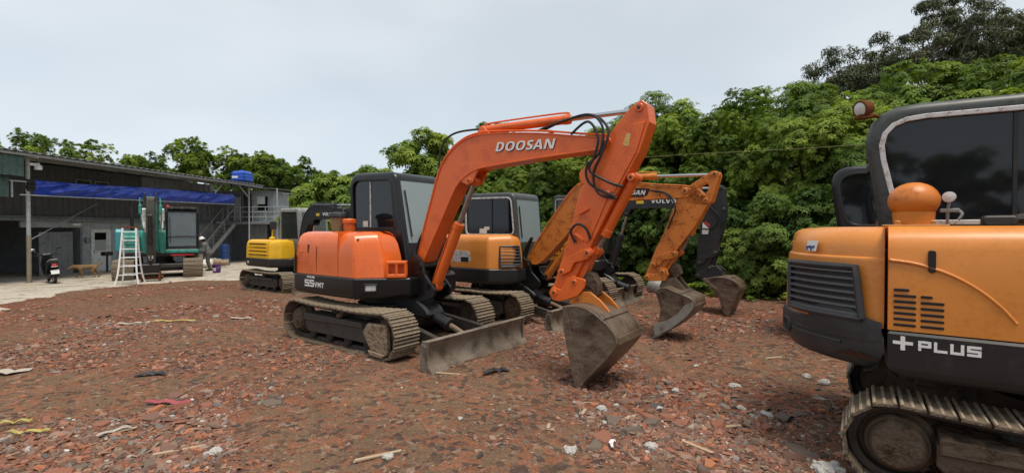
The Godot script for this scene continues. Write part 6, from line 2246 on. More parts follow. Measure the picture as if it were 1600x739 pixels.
# ---------------------------------------------------------------- bodies meshed from tapered bones
func bones_mesh(bones: Array, cell: float, k := 0.03) -> Mb:
	var lo := Vector3(1e9, 1e9, 1e9); var hi := -lo
	for b in bones:
		var r: float = maxf(b[2], b[3]) + cell * 2
		lo = lo.min(b[0] - Vector3.ONE * r).min(b[1] - Vector3.ONE * r)
		hi = hi.max(b[0] + Vector3.ONE * r).max(b[1] + Vector3.ONE * r)
	var n := Vector3i(((hi - lo) / cell).ceil()) + Vector3i.ONE
	var val := PackedFloat32Array()
	val.resize(n.x * n.y * n.z)
	val.fill(9.0)
	for b in bones:
		var a: Vector3 = b[0]; var e: Vector3 = b[1]; var ra: float = b[2]; var rb: float = b[3]
		var pad := maxf(ra, rb) + cell * 3 + k
		var l0 := Vector3i(((a.min(e) - Vector3.ONE * pad - lo) / cell).floor()).clamp(Vector3i.ZERO, n - Vector3i.ONE)
		var l1 := Vector3i(((a.max(e) + Vector3.ONE * pad - lo) / cell).ceil()).clamp(Vector3i.ZERO, n - Vector3i.ONE)
		var ab := e - a
		var den := maxf(ab.length_squared(), 1e-9)
		for z in range(l0.z, l1.z + 1):
			for y in range(l0.y, l1.y + 1):
				for x in range(l0.x, l1.x + 1):
					var p := lo + Vector3(x, y, z) * cell
					var t := clampf((p - a).dot(ab) / den, 0.0, 1.0)
					var d := p.distance_to(a + ab * t) - lerpf(ra, rb, t)
					var i := x + n.x * (y + n.y * z)
					var o := val[i]
					var hh := maxf(k - absf(o - d), 0.0) / k
					val[i] = minf(o, d) - hh * hh * k * 0.25
	var vert := {}
	var mb := Mb.new()
	var sx := 1; var sy := n.x; var sz := n.x * n.y
	var offs := [0, sx, sy, sx + sy, sz, sx + sz, sy + sz, sx + sy + sz]
	for z in n.z - 1:
		for y in n.y - 1:
			for x in n.x - 1:
				var i := x + sy * y + sz * z
				var inside := 0
				for o in offs: if val[i + o] < 0.0: inside += 1
				if inside == 0 or inside == 8: continue
				var s := Vector3.ZERO; var c := 0
				for e in [[0, 1], [2, 3], [4, 5], [6, 7], [0, 2], [1, 3], [4, 6], [5, 7], [0, 4], [1, 5], [2, 6], [3, 7]]:
					var v0 := val[i + offs[e[0]]]; var v1 := val[i + offs[e[1]]]
					if (v0 < 0.0) != (v1 < 0.0):
						var t := v0 / (v0 - v1)
						var p0 := Vector3(e[0] & 1, (e[0] >> 1) & 1, e[0] >> 2); var p1 := Vector3(e[1] & 1, (e[1] >> 1) & 1, e[1] >> 2)
						s += p0.lerp(p1, t); c += 1
				vert[i] = lo + (Vector3(x, y, z) + s / c) * cell
	for i in vert:
		for ax in 3:
			var st: int = [sx, sy, sz][ax]
			var u: int = [sy, sz, sx][ax]; var w: int = [sz, sx, sy][ax]
			var in0 := val[i] < 0.0; var in1 := val[i + st] < 0.0
			if in0 == in1: continue
			if not (vert.has(i - u) and vert.has(i - w) and vert.has(i - u - w)): continue
			if in0: mb.quad(vert[i - u - w], vert[i - w], vert[i], vert[i - u])
			else: mb.quad(vert[i - u - w], vert[i - u], vert[i], vert[i - w])
	return mb

func make_person():
	mat("skin", 0.30, 0.17, 0.11, 0.6)
	mat("jacket_grey", 0.15, 0.15, 0.16, 0.85)
	mat("trousers_brown", 0.13, 0.105, 0.085, 0.9)
	var p := Vector3(-14.75, 0, -22.9)
	p.y = slope(p.x, p.z) + 0.035
	# faces left in the picture, leaning over the work in his hands
	var t := thing("person", "person in grey jacket, brown trousers and white hat stooping beside the turquoise excavator", "person", p, PI + 0.35)
	var b := func(x0, y0, z0, x1, y1, z1, r0, r1): return [Vector3(x0, y0, z0), Vector3(x1, y1, z1), r0, r1]
	# body axes: x ahead, y up, z to the right
	var skin := [b.call(0.20, 1.40, 0, 0.24, 1.50, 0, 0.075, 0.095), b.call(0.24, 1.48, 0, 0.26, 1.42, 0, 0.09, 0.075), b.call(0.335, 1.445, 0, 0.345, 1.43, 0, 0.018, 0.016),
		b.call(0.14, 1.28, 0, 0.20, 1.40, 0, 0.06, 0.055), b.call(0.10, 1.20, 0, -0.02, 0.90, 0, 0.13, 0.12),
		b.call(0.10, 1.22, 0.17, 0.16, 0.98, 0.21, 0.05, 0.045), b.call(0.16, 0.98, 0.21, 0.40, 0.96, 0.13, 0.042, 0.032), b.call(0.10, 1.22, -0.17, 0.15, 0.98, -0.21, 0.05, 0.045), b.call(0.15, 0.98, -0.21, 0.40, 1.0, -0.12, 0.042, 0.032),
		b.call(0.40, 0.96, 0.13, 0.47, 0.955, 0.11, 0.032, 0.026), b.call(0.40, 1.0, -0.12, 0.47, 1.0, -0.10, 0.032, 0.026),
		b.call(-0.03, 0.86, 0.09, 0.03, 0.46, 0.10, 0.085, 0.06), b.call(0.03, 0.46, 0.10, -0.06, 0.08, 0.11, 0.055, 0.04), b.call(-0.03, 0.86, -0.09, -0.02, 0.46, -0.10, 0.085, 0.06), b.call(-0.02, 0.46, -0.10, -0.16, 0.08, -0.11, 0.055, 0.04)]
	for s in [[0.47, 0.955, 0.11], [0.47, 1.0, -0.10]]:
		for f in 4: skin.append(b.call(s[0], s[1], s[2] - 0.028 + f * 0.018, s[0] + 0.06 - 0.008 * absf(f - 1.5), s[1] - 0.03, s[2] - 0.03 + f * 0.018, 0.010, 0.008))
		skin.append(b.call(s[0] - 0.03, s[1] + 0.01, s[2] - signf(s[2]) * 0.03, s[0] + 0.03, s[1] + 0.005, s[2] - signf(s[2]) * 0.06, 0.011, 0.009))
	var body := part(t, "body", bones_mesh(skin, 0.02, 0.02), M.skin, 80.0)
	part(body, "jacket", bones_mesh([b.call(0.13, 1.25, 0, 0.04, 1.02, 0, 0.155, 0.15), b.call(0.04, 1.02, 0, -0.03, 0.84, 0, 0.15, 0.165), b.call(0.12, 1.26, -0.14, 0.12, 1.26, 0.14, 0.10, 0.10),
		b.call(0.10, 1.24, 0.18, 0.16, 0.97, 0.22, 0.075, 0.066), b.call(0.16, 0.97, 0.22, 0.37, 0.955, 0.14, 0.062, 0.05), b.call(0.10, 1.24, -0.18, 0.15, 0.97, -0.22, 0.075, 0.066), b.call(0.15, 0.97, -0.22, 0.37, 0.99, -0.13, 0.062, 0.05)], 0.025, 0.05), M.jacket_grey, 80.0)
	part(body, "trousers", bones_mesh([b.call(-0.03, 0.88, 0, -0.03, 0.80, 0, 0.14, 0.13), b.call(-0.03, 0.84, 0.09, 0.03, 0.46, 0.10, 0.105, 0.08), b.call(0.03, 0.46, 0.10, -0.06, 0.09, 0.11, 0.078, 0.06), b.call(-0.03, 0.84, -0.09, -0.02, 0.46, -0.10, 0.105, 0.08), b.call(-0.02, 0.46, -0.10, -0.16, 0.09, -0.11, 0.078, 0.06)], 0.025, 0.04), M.trousers_brown, 80.0)
	part(body, "shoes", bones_mesh([b.call(-0.08, 0.05, 0.11, 0.10, 0.04, 0.12, 0.05, 0.04), b.call(-0.18, 0.05, -0.11, 0.0, 0.04, -0.12, 0.05, 0.04)], 0.02, 0.02), M.rubber, 80.0)
	part(body, "hair", bones_mesh([b.call(0.20, 1.49, 0, 0.22, 1.54, 0, 0.10, 0.085)], 0.02, 0.02), M.rubber, 80.0)
	var mb := Mb.new()
	mb.xf = Transform3D(Basis(Vector3.BACK, -0.25), Vector3(0.245, 1.545, 0))
	mb.lathe(Vector3.ZERO, Vector3.UP, [[0.10, 0.004], [0.175, -0.02], [0.178, -0.014], [0.108, 0.012], [0.10, 0.07], [0.07, 0.11], [0.01, 0.12]], 18)
	part(body, "hat", mb, M.white_paint, 50.0)

func make_dog():
	mat("fur_tan", 0.26, 0.165, 0.085, 0.9)
	var p := Vector3(-17.75, 0, -19.7)
	p.y = slope(p.x, p.z) + 0.035
	var t := thing("dog", "tan dog walking with lowered head beside the black scooter", "dog", p, PI + 0.75)
	var b := func(x0, y0, z0, x1, y1, z1, r0, r1): return [Vector3(x0, y0, z0), Vector3(x1, y1, z1), r0, r1]
	var bones := [b.call(0.20, 0.42, 0, -0.05, 0.44, 0, 0.115, 0.10), b.call(-0.05, 0.44, 0, -0.26, 0.44, 0, 0.095, 0.10),
		b.call(0.26, 0.46, 0, 0.40, 0.47, 0, 0.085, 0.065), b.call(0.40, 0.47, 0, 0.48, 0.44, 0, 0.068, 0.06), b.call(0.48, 0.43, 0, 0.58, 0.395, 0, 0.042, 0.03),
		b.call(0.41, 0.53, 0.045, 0.39, 0.59, 0.06, 0.026, 0.008), b.call(0.41, 0.53, -0.045, 0.39, 0.59, -0.06, 0.026, 0.008),
		b.call(-0.32, 0.48, 0, -0.48, 0.56, 0, 0.03, 0.022), b.call(-0.48, 0.56, 0, -0.52, 0.66, 0, 0.022, 0.012)]
	for s in [[0.07, 0.10], [-0.07, -0.06]]:
		var f: float = s[1]
		bones.append(b.call(0.20, 0.36, s[0], 0.17 + f * 0.4, 0.19, s[0], 0.055, 0.030)); bones.append(b.call(0.17 + f * 0.4, 0.19, s[0], 0.20 + f, 0.03, s[0], 0.028, 0.022)); bones.append(b.call(0.20 + f, 0.025, s[0], 0.25 + f, 0.022, s[0], 0.026, 0.02))
		bones.append(b.call(-0.26, 0.38, s[0], -0.20 - f * 0.5, 0.26, s[0], 0.075, 0.045)); bones.append(b.call(-0.20 - f * 0.5, 0.26, s[0], -0.33 - f * 0.8, 0.15, s[0], 0.04, 0.026)); bones.append(b.call(-0.33 - f * 0.8, 0.15, s[0], -0.30 - f, 0.03, s[0], 0.026, 0.02)); bones.append(b.call(-0.30 - f, 0.025, s[0], -0.25 - f, 0.022, s[0], 0.024, 0.02))
	part(t, "body", bones_mesh(bones, 0.02, 0.04), M.fur_tan, 80.0)

func make_scooter():
	mat("scooter_black", 0.012, 0.012, 0.014, 0.22)
	var p := Vector3(-17.15, 0, -17.6)
	p.y = slope(p.x, p.z) + 0.035
	var t := thing("scooter", "black motor scooter seen from behind, leaning on its stand by the post", "scooter", p, 2.48)
	t.rotation.z = 0.0
	var lean := Basis(Vector3.RIGHT, -0.10)
	var put_in := func(called: String, mb: Mb, m: Material, par: Node = t) -> MeshInstance3D:
		var o := part(par, called, mb, m, 40.0)
		if par == t: o.basis = lean
		return o
	for x in [-0.60, 0.62]:
		var mb := Mb.new()
		var pr := []
		for k in 13:
			var a := TAU * k / 12.0
			pr.append([0.205 + 0.045 * cos(a), 0.045 * sin(a)])
		var s := mb.v.size()
		mb.lathe(Vector3(x, 0.25, 0), Vector3.BACK, pr, 20)
		var w: MeshInstance3D = put_in.call("wheel", mb, M.rubber)
		mb = Mb.new()
		mb.lathe(Vector3(x, 0.25, -0.03), Vector3.BACK, [[0.05, -0.02], [0.17, 0.0], [0.17, 0.06], [0.05, 0.08]], 16)
		put_in.call("rim", mb, M.galvanised, w)
	var m1 := Mb.new()
	m1.loft([PackedVector3Array([Vector3(-0.92, 0.62, -0.09), Vector3(-0.92, 0.62, 0.09), Vector3(-0.94, 0.78, 0.08), Vector3(-0.94, 0.78, -0.08)]),
		PackedVector3Array([Vector3(-0.60, 0.46, -0.19), Vector3(-0.60, 0.46, 0.19), Vector3(-0.62, 0.80, 0.15), Vector3(-0.62, 0.80, -0.15)]),
		PackedVector3Array([Vector3(-0.15, 0.34, -0.17), Vector3(-0.15, 0.34, 0.17), Vector3(-0.15, 0.74, 0.13), Vector3(-0.15, 0.74, -0.13)]),
		PackedVector3Array([Vector3(0.0, 0.30, -0.13), Vector3(0.0, 0.30, 0.13), Vector3(0.0, 0.60, 0.1), Vector3(0.0, 0.60, -0.1)])])
	put_in.call("body_panel", m1, M.scooter_black)
	m1 = Mb.new()
	m1.box(Vector3(0.12, 0.30, 0), Vector3(0.46, 0.09, 0.30), 0.03)
	put_in.call("footboard", m1, M.scooter_black)
	m1 = Mb.new()
	m1.loft([PackedVector3Array([Vector3(0.34, 0.28, -0.16), Vector3(0.34, 0.28, 0.16), Vector3(0.46, 0.28, 0.10), Vector3(0.46, 0.28, -0.10)]),
		PackedVector3Array([Vector3(0.30, 0.70, -0.20), Vector3(0.30, 0.70, 0.20), Vector3(0.46, 0.68, 0.13), Vector3(0.46, 0.68, -0.13)]),
		PackedVector3Array([Vector3(0.24, 0.98, -0.13), Vector3(0.24, 0.98, 0.13), Vector3(0.36, 0.98, 0.09), Vector3(0.36, 0.98, -0.09)])])
	put_in.call("leg_shield", m1, M.scooter_black)
	m1 = Mb.new()
	m1.ext(smooth2([-0.86, 0.80, -0.5, 0.84, -0.10, 0.78, 0.0, 0.74, -0.05, 0.70, -0.5, 0.74, -0.86, 0.74], 3), -0.14, 0.14, 0.04)
	put_in.call("seat", m1, M.rubber)
	m1 = Mb.new()
	m1.tube(smooth([Vector3(0.20, 1.02, -0.36), Vector3(0.26, 1.02, -0.14), Vector3(0.28, 1.0, 0), Vector3(0.26, 1.02, 0.14), Vector3(0.20, 1.02, 0.36)], 4), 0.018, 7)
	m1.box(Vector3(0.30, 1.02, 0), Vector3(0.16, 0.14, 0.3), 0.05)
	var hb: MeshInstance3D = put_in.call("handlebar", m1, M.scooter_black)
	for s in [-1.0, 1.0]:
		m1 = Mb.new()
		m1.tube(PackedVector3Array([Vector3(0.24, 1.03, s * 0.2), Vector3(0.22, 1.22, s * 0.32)]), 0.008, 5)
		m1.ball(Vector3(0.21, 1.26, s * 0.36), Vector3(0.02, 0.045, 0.075), 10, 6)
		put_in.call("mirror", m1, M.chrome if s < 0 else M.rubber, hb)
	m1 = Mb.new()
	m1.tube(smooth([Vector3(0.34, 0.9, 0), Vector3(0.50, 0.52, 0), Vector3(0.62, 0.27, 0)], 4), 0.04, 8)
	m1.ext(smooth2([0.36, 0.34, 0.44, 0.50, 0.62, 0.55, 0.82, 0.46, 0.88, 0.32, 0.80, 0.42, 0.62, 0.50, 0.46, 0.44], 2), -0.07, 0.07, 0.01)
	put_in.call("front_fork", m1, M.scooter_black)
	m1 = Mb.new()
	m1.box(Vector3(-0.945, 0.70, 0), Vector3(0.03, 0.09, 0.13), 0.02)
	put_in.call("tail_lamp", m1, M.red_print)
	m1 = Mb.new()
	m1.box(Vector3(-0.95, 0.645, 0), Vector3(0.02, 0.03, 0.17), 0.008)
	put_in.call("tail_trim", m1, M.silver_trim)
	m1 = Mb.new()
	m1.xf = Transform3D(Basis(Vector3.BACK, -0.3), Vector3(-0.93, 0.45, 0))
	m1.box(Vector3.ZERO, Vector3(0.008, 0.15, 0.22), 0.002)
	put_in.call("number_plate", m1, M.white_print)
	m1 = Mb.new()
	m1.box(Vector3(-0.88, 0.42, 0), Vector3(0.06, 0.24, 0.18), 0.02)
	m1.box(Vector3(-0.55, 0.30, -0.12), Vector3(0.5, 0.16, 0.10), 0.04)
	put_in.call("rear_fender", m1, M.rubber)
	m1 = Mb.new()
	m1.cyl(Vector3(-0.72, 0.28, 0.15), Vector3(-0.30, 0.26, 0.13), 0.05, 10)
	put_in.call("exhaust", m1, M.dark_steel)
	m1 = Mb.new()
	m1.tube(smooth([Vector3(-0.60, 0.82, -0.13), Vector3(-0.92, 0.90, -0.10), Vector3(-0.97, 0.90, 0), Vector3(-0.92, 0.90, 0.10), Vector3(-0.60, 0.82, 0.13)], 4), 0.014, 6)
	put_in.call("grab_rail", m1, M.galvanised)

func make_ladder():
	var p := Vector3(-13.55, 0, -16.75)
	p.y = slope(p.x, p.z) + 0.02
	var t := thing("step_ladder", "white aluminium folding ladder standing open in front of the shed", "ladder", p, 0.45)
	var top := Vector3(0, 2.0, 0)
	for f in [1.0, -1.0]:
		for s in [-1.0, 1.0]:
			var mb := Mb.new()
			mb.tube(smooth([Vector3(s * 0.33, 0, f * 0.42), Vector3(s * 0.25, 0.55, f * 0.30), Vector3(s * 0.19, 2.0, f * 0.03)], 4), 0.028, 6)
			part(t, "rail", mb, M.white_paint, 40.0)
		for k in 6:
			var y := 0.34 + 0.30 * k
			var w := lerpf(0.28, 0.19, clampf((y - 0.2) / 1.6, 0, 1))
			var z: float = f * lerpf(0.36, 0.04, y / 2.0)
			slab_box(t, "rung", Vector3(-w, y - 0.016, z - 0.03), Vector3(w, y + 0.016, z + 0.03), M.white_paint, 0.004)
	slab_box(t, "hinge", Vector3(-0.25, 1.98, -0.06), Vector3(0.25, 2.03, 0.06), M.rust)

func make_yard_things():
	mat("purple_tin", 0.10, 0.02, 0.16, 0.4)
	mat("tank_teal", 0.05, 0.30, 0.36, 0.4)
	mat("sack_tan", 0.34, 0.24, 0.15, 0.9)
	mat("arm_brown", 0.06, 0.055, 0.045, 0.55, grime(18, Color(0.55, 0.5, 0.4), 0.8, 0.02, 0.07, 128), 1.0)
	# drum
	var p := Vector3(-16.35, 0, -26.9)
	p.y = slope(p.x, p.z) + 0.03
	var t := thing("blue_drum", "tall dark blue plastic drum beside the shed doorway", "drum", p)
	var mb := Mb.new()
	mb.lathe(Vector3.ZERO, Vector3.UP, [[0.20, 0.0], [0.23, 0.03], [0.23, 0.38], [0.245, 0.40], [0.23, 0.42], [0.23, 0.80], [0.245, 0.82], [0.23, 0.84], [0.23, 1.15], [0.20, 1.2], [0.1, 1.21]], 18)
	part(t, "barrel", mb, M.drum_blue)
	mb = Mb.new()
	mb.lathe(Vector3(0.1, 1.21, 0), Vector3.UP, [[0.04, 0.0], [0.04, 0.03]], 8)
	part(t, "bung", mb, M.rubber)
	p = Vector3(-15.95, 0, -26.3); p.y = slope(p.x, p.z) + 0.03
	t = thing("plastic_pail", "small pale plastic pail at the foot of the blue drum", "pail", p)
	mb = Mb.new()
	mb.lathe(Vector3.ZERO, Vector3.UP, [[0.12, 0.0], [0.16, 0.36], [0.17, 0.37], [0.15, 0.37], [0.12, 0.05], [0.01, 0.04]], 14)
	part(t, "pail_body", mb, M.paper)
	# paint bucket
	p = Vector3(-13.45, 0, -21.5); p.y = slope(p.x, p.z) + 0.03
	t = thing("paint_bucket", "purple paint bucket with white label on the concrete", "bucket", p)
	mb = Mb.new()
	mb.lathe(Vector3.ZERO, Vector3.UP, [[0.15, 0.0], [0.175, 0.36], [0.185, 0.365], [0.185, 0.385], [0.16, 0.39]], 18)
	part(t, "bucket_body", mb, M.purple_tin)
	mb = Mb.new()
	for i in 8:
		var a0 := -0.9 + 0.16 * i; var a1 := a0 + 0.16
		mb.quad(Vector3(sin(a0) * 0.164, 0.10, cos(a0) * 0.164), Vector3(sin(a1) * 0.164, 0.10, cos(a1) * 0.164), Vector3(sin(a1) * 0.174, 0.25, cos(a1) * 0.174), Vector3(sin(a0) * 0.174, 0.25, cos(a0) * 0.174))
	part(t, "paper_band", mb, M.paper)
	mb = Mb.new()
	mb.tube(smooth([Vector3(-0.18, 0.34, 0), Vector3(-0.15, 0.25, 0.14), Vector3(0, 0.20, 0.19), Vector3(0.15, 0.25, 0.14), Vector3(0.18, 0.34, 0)], 4), 0.006, 5)
	part(t, "bucket_handle", mb, M.galvanised)
	# sacks and scrap by the stairs
	rng.seed = 9
	var k := 0
	for e in [[-15.9, -25.6, 0.42, "sack_tan", "tan sack slumped on the heap below the stairs"], [-16.6, -25.9, 0.5, "sheet_mid", "grey bundle lying below the stairs"], [-16.2, -25.0, 0.34, "paper", "pale torn sack in front of the heap below the stairs"], [-17.0, -26.4, 0.55, "rubber", "black bundle on top of the heap below the stairs"]]:
		p = Vector3(e[0], 0, e[1]); p.y = slope(p.x, p.z) + 0.03
		t = thing("sack", e[4], "sack", p, rng.randf() * TAU)
		var bones := []
		for i in 6: bones.append([Vector3(rng.randf_range(-1, 1) * e[2], 0.16 + rng.randf() * 0.12, rng.randf_range(-1, 1) * e[2] * 0.6), Vector3(rng.randf_range(-1, 1) * e[2], 0.16 + rng.randf() * 0.22, rng.randf_range(-1, 1) * e[2] * 0.6), 0.16, 0.13])
		part(t, "sack_body", bones_mesh(bones, 0.06, 0.08), M[e[3]], 80.0)
	# black stand with a box by the door
	p = shed_point(4.95, 0.03, -2.1)
	t = thing("box_stand", "small black box on a post beside the white door", "stand", p, SHED_TURN)
	slab_box(t, "box", Vector3(-0.2, 0.85, -0.12), Vector3(0.2, 1.03, 0.12), M.rubber)
	bar(t, "pole", Vector3(0, 0.02, 0), Vector3(0, 0.86, 0), 0.04, M.rubber)
	slab_box(t, "base", Vector3(-0.2, 0, -0.2), Vector3(0.2, 0.04, 0.2), M.rubber)
	# rope line across the thicket, and the wire from the wing to the trees
	t = thing("rope_line", "thin yellowish rope strung across the front of the thicket", "rope", Vector3.ZERO)
	mb = Mb.new()
	mb.tube(smooth([Vector3(1.6, 3.72, -15.2), Vector3(4.3, 3.58, -12.6), Vector3(6.6, 3.40, -10.4), Vector3(9.6, 3.32, -8.0)], 6), 0.006, 5)
	part(t, "strand", mb, M.rope)
	t = thing("overhead_wire", "thin pale wire running from the shed wing into the trees", "wire", Vector3.ZERO)
	mb = Mb.new()
	mb.tube(smooth([shed_point(13.2, 4.5, 1.2), shed_point(13.6, 4.2, 5.0), shed_point(14.0, 4.15, 9.0)], 6), 0.012, 5)
	part(t, "strand", mb, M.galvanised)
	# a boulder at the foot of the thicket
	p = Vector3(3.85, 0, -12.3); p.y = slope(p.x, p.z) - 0.05
	t = thing("boulder", "rounded pale grey boulder at the foot of the thicket", "rock", p)
	part(t, "stone", bones_mesh([[Vector3(-0.1, 0.16, 0), Vector3(0.12, 0.2, 0.05), 0.24, 0.20], [Vector3(0, 0.12, -0.1), Vector3(0.1, 0.1, 0.12), 0.22, 0.2]], 0.06, 0.1), M.bucket_worn, 60.0)

# ---------------------------------------------------------------- single pieces lying on the rubble
func make_litter():
	rng.seed = 55
	mat("brick_red", 0.29, 0.135, 0.093, 0.9, grime(19, Color(0.6, 0.5, 0.45), 0.8, 0.03, 0.1, 128), 6.0)
	mat("brick_dark", 0.19, 0.11, 0.085, 0.9)
	mat("brick_orange", 0.36, 0.15, 0.08, 0.9)
	mat("mortar", 0.44, 0.42, 0.385, 0.95)
	bumpy(M.mortar, 42, 0.06, 5.0, 128)
	mat("slate", 0.155, 0.122, 0.098, 0.9)
	mat("wood_pale", 0.42, 0.32, 0.22, 0.85)
	mat("plastic_red", 0.33, 0.055, 0.06, 0.4)
	mat("plastic_yellow", 0.42, 0.34, 0.09, 0.5)
	mat("pale_scrap", 0.42, 0.38, 0.32, 0.8)
	mat("film_black", 0.02, 0.02, 0.022, 0.3)
	var shapes := [shard_mesh(11, 5, 0.26, 1.7), shard_mesh(12, 6, 0.36, 1.2), shard_mesh(13, 4, 0.22, 2.2), shard_mesh(14, 5, 0.45, 1.4)]
	var mats := [M.brick_red, M.brick_red, M.brick_dark, M.brick_orange, M.slate]
	var labels := ["broken red brick piece lying on the rubble", "broken red brick piece lying on the rubble", "dark burnt brick piece lying on the rubble", "bright orange brick piece lying on the rubble", "grey slate piece lying on the rubble"]
	var n := 0
	while n < 280:
		var d := 1.9 + 4.6 * pow(rng.randf(), 1.5)
		var x := rng.randf_range(-1.15, 1.15) * d
		if rubble_at(x, -d) < 0.45 or x > 1.6 and d < 3.6 and x > d * 0.75: continue
		var v := rng.randi() % mats.size()
		var m: ArrayMesh = shapes[rng.randi() % 4]
		var o := put(self, ["brick_fragment", "brick_fragment", "burnt_brick_fragment", "orange_brick_fragment", "slate_fragment"][v], m)
		o.material_override = mats[v]
		var s := lerpf(0.04, 0.105, pow(rng.randf(), 1.8))
		o.transform = Transform3D(Basis(Vector3.UP, rng.randf() * TAU) * Basis(Vector3.RIGHT, rng.randfn(0.0, 0.28)) * Basis(Vector3.BACK, rng.randfn(0.0, 0.2)) * s, Vector3(x, ground_y(x, -d) + s * 0.08, -d))
		tag(o, labels[v], "brick" if v < 4 else "slate", ["loose red brick pieces", "loose red brick pieces", "loose burnt brick pieces", "loose orange brick pieces", "loose slate pieces"][v])
		n += 1
	# bigger slabs, half sunk in the earth
	var big := 0
	while big < 34:
		var d := rng.randf_range(2.2, 4.6)
		var x := rng.randf_range(-1.1, 0.62) * d
		if rubble_at(x, -d) < 0.5: continue
		var v := rng.randi() % 3
		var o := put(self, ["brick_chunk", "burnt_brick_chunk", "stone_chunk"][v], shapes[rng.randi() % 4])
		o.material_override = [M.brick_red, M.brick_dark, M.slate][v]
		var s := rng.randf_range(0.12, 0.19)
		o.transform = Transform3D(Basis(Vector3.UP, rng.randf() * TAU) * Basis(Vector3.RIGHT, rng.randfn(0.0, 0.16)) * Basis.from_scale(Vector3(s, s * 0.6, s)), Vector3(x, ground_y(x, -d) + 0.006, -d))
		tag(o, ["large flat red brick chunk half sunk in the earth", "large dark brick chunk half sunk in the earth", "large grey-brown stone chunk half sunk in the earth"][v], ["brick", "brick", "stone"][v], ["large red brick chunks", "large dark brick chunks", "large stone chunks"][v])
		big += 1
	# lumps of white mortar, where the photograph shows them
	for e in [[940, 641, 0.10], [893, 708, 0.11], [1018, 702, 0.10], [1058, 612, 0.08], [1147, 605, 0.10], [1198, 650, 0.09], [1086, 573, 0.06], [1160, 640, 0.08], [608, 716, 0.08], [335, 710, 0.11], [1285, 600, 0.12], [1262, 590, 0.10], [945, 662, 0.05], [1030, 640, 0.07], [880, 556, 0.07], [1300, 738, 0.14], [1280, 735, 0.12], [985, 655, 0.06], [963, 634, 0.05], [718, 655, 0.05]]:
		var q := px_ground(e[0], e[1])
		e[2] *= 0.72
		var t := thing("mortar_lump", "rough white lump of old mortar on the brick rubble", "mortar", q, rng.randf() * TAU, "white mortar lumps")
		var bones := []
		for i in 4: bones.append([Vector3(rng.randfn() * 0.3, 0.14 + rng.randf() * 0.12, rng.randfn() * 0.25) * e[2], Vector3(rng.randfn() * 0.4, 0.1 + rng.randf() * 0.2, rng.randfn() * 0.3) * e[2], e[2] * 0.34, e[2] * 0.26])
		part(t, "lump", rough(bones_mesh(bones, e[2] * 0.11, e[2] * 0.1), e[2] * 0.16, 1.0 / e[2]), M.mortar, 25.0)
	# slivers of wood
	for e in [[990, 652, 0.22, 0.6], [912, 645, 0.14, 1.2], [857, 668, 0.10, 1.4], [590, 714, 0.34, 0.5], [175, 678, 0.30, 0.75], [1090, 700, 0.25, -0.9], [1140, 668, 0.3, 0.2], [1210, 560, 0.25, 0.3], [700, 585, 0.3, -0.2], [275, 706, 0.3, 0.5]]:
		var q := px_ground(e[0], e[1])
		var t := thing("wood_sliver", "pale split sliver of wood lying on the rubble", "wood", q, e[3], "wood slivers")
		var mb := Mb.new()
		var l: float = e[2]
		mb.ext(P([-l * 0.5, 0.0, l * 0.45, 0.004, l * 0.5, 0.014, -l * 0.46, 0.018]), -0.014, 0.016, 0.003)
		part(t, "splinter", mb, M.wood_pale, 20.0)
	# coloured scraps
	scrap("plastic_scrap", "crumpled red plastic strip lying on the brown soil", 262, 632, 0.42, 0.07, 0.15, M.plastic_red)
	scrap("plastic_tape", "curled yellow plastic tape lying near the soil edge", 45, 679, 0.30, 0.03, 0.0, M.plastic_yellow)
	scrap("plastic_tape", "short yellow tape end sticking up beside the curled tape", 22, 664, 0.22, 0.025, 0.5, M.plastic_yellow)
	scrap("plastic_tape", "long yellow strip lying flat far out on the rubble", 270, 503, 0.75, 0.05, 0.05, M.plastic_yellow)
	scrap("paper_scrap", "pale crumpled paper scrap at the edge of the soil", 18, 582, 0.36, 0.14, 0.3, M.pale_scrap)
	scrap("paper_scrap", "white torn strip lying across the brown soil", 172, 680, 0.26, 0.035, 0.9, M.pale_scrap)
	scrap("paper_scrap", "flat white scrap far out on the rubble by the yellow strip", 208, 507, 0.5, 0.07, 0.1, M.pale_scrap)
	scrap("paper_scrap", "small white scrap lying behind the yellow strip", 376, 499, 0.4, 0.06, 0.0, M.pale_scrap)
	scrap("plastic_film", "scrap of black plastic film on the soil before the blade", 775, 583, 0.30, 0.10, 0.1, M.film_black)
	scrap("plastic_film", "torn black film half buried among the red bricks", 235, 588, 0.3, 0.09, 0.2, M.film_black)
	scrap("bone_scrap", "white bent strip standing out on the brick rubble", 958, 698, 0.13, 0.03, 1.3, M.white_print)
	scrap("cloth_rag", "grey tangled rag near the orange excavator's track", 1240, 655, 0.36, 0.12, 0.2, M.slate)

func rough(mb: Mb, amp: float, freq: float) -> Mb:
	var n := noise(61, freq * 2.6, 3)
	for i in mb.v.size():
		var p := mb.v[i]
		mb.v[i] = p + Vector3(n.get_noise_3dv(p), n.get_noise_3dv(p + Vector3(3, 1, 0)), n.get_noise_3dv(p + Vector3(0, 5, 2))) * amp
	return mb

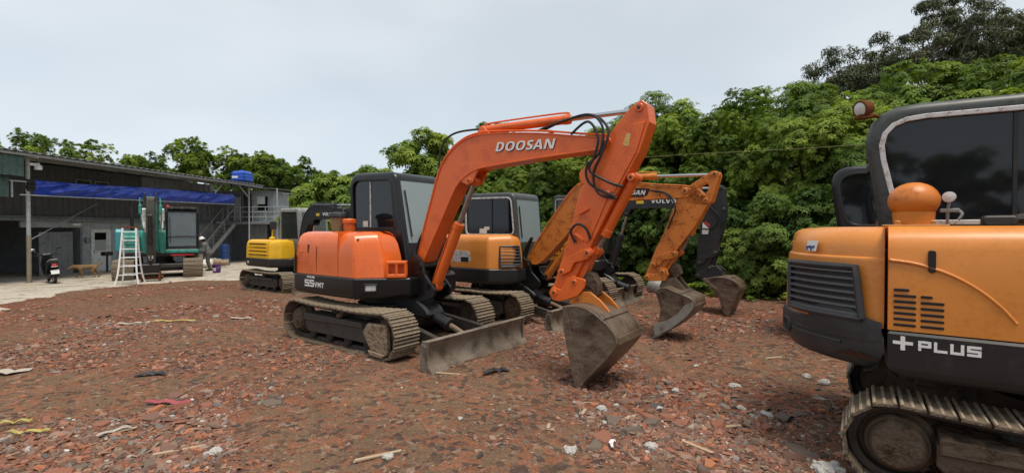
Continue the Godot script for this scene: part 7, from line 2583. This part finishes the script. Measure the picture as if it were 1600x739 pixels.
func px_ground(px: float, py: float) -> Vector3:
	# where the ray through a pixel of the photograph meets the ground
	var a := atan(11.5 / 740.0)
	var d := Vector3((px - 800.0) / 740.0, -(py - 369.5) / 740.0, -1.0).rotated(Vector3.RIGHT, -a)
	var t := 1.62 / -d.y
	for i in 8:
		var q := Vector3(0, 1.62, 0) + d * t
		t = (1.62 - ground_y(q.x, q.z)) / -d.y
	return Vector3(0, 1.62, 0) + d * t

func scrap(called: String, label: String, px: float, py: float, l: float, w: float, turn: float, m: Material):
	var t := thing(called, label, called.split("_")[1], px_ground(px, py), turn)
	var mb := Mb.new()
	var n := 9
	var rows := []
	for i in n + 1:
		var u := float(i) / n
		var z := sin(u * 4.0 + px) * w * 0.5
		var y := 0.015 + 0.02 * absf(sin(u * 7.0 + px)) + 0.01 * rng.randf()
		var ww := w * (0.5 + 0.4 * sin(PI * u) + 0.15 * rng.randf())
		rows.append([Vector3((u - 0.5) * l, y, z - ww * 0.5), Vector3((u - 0.5) * l, y + 0.012 * sin(u * 9.0), z), Vector3((u - 0.5) * l, y - 0.006, z + ww * 0.5)])
	for i in n:
		for k in 2:
			var a: Vector3 = rows[i][k]; var b: Vector3 = rows[i + 1][k]; var c: Vector3 = rows[i + 1][k + 1]; var d: Vector3 = rows[i][k + 1]
			mb.quad(a, d, c, b)
			mb.quad(a - Vector3(0, 0.003, 0), b - Vector3(0, 0.003, 0), c - Vector3(0, 0.003, 0), d - Vector3(0, 0.003, 0))
	part(t, "sheet", mb, m, 40.0)

func _ready():
	make_camera_and_light()
	make_materials()
	mat("concrete", 0.46, 0.42, 0.35, 0.9, grime(15, Color(0.62, 0.56, 0.5), 0.8, 0.012, 0.05), 0.25)
	mat("paper", 0.66, 0.66, 0.63, 0.7)
	mat("blue_print", 0.05, 0.08, 0.20, 0.6)
	mat("frosted", 0.42, 0.45, 0.44, 0.3)
	mat("rope", 0.22, 0.20, 0.10, 0.8)
	var cd := mat("clear_dark", 0.05, 0.06, 0.06, 0.04)
	cd.transparency = BaseMaterial3D.TRANSPARENCY_ALPHA
	cd.albedo_color.a = 0.55
	make_ground()
	make_slab()
	make_shed()
	make_green()
	make_fleet()
	make_yard_things()
	make_turquoise()
	make_tarp()
	make_water_tank()
	make_person()
	make_dog()
	make_scooter()
	make_ladder()
	make_rubble()
	make_litter()
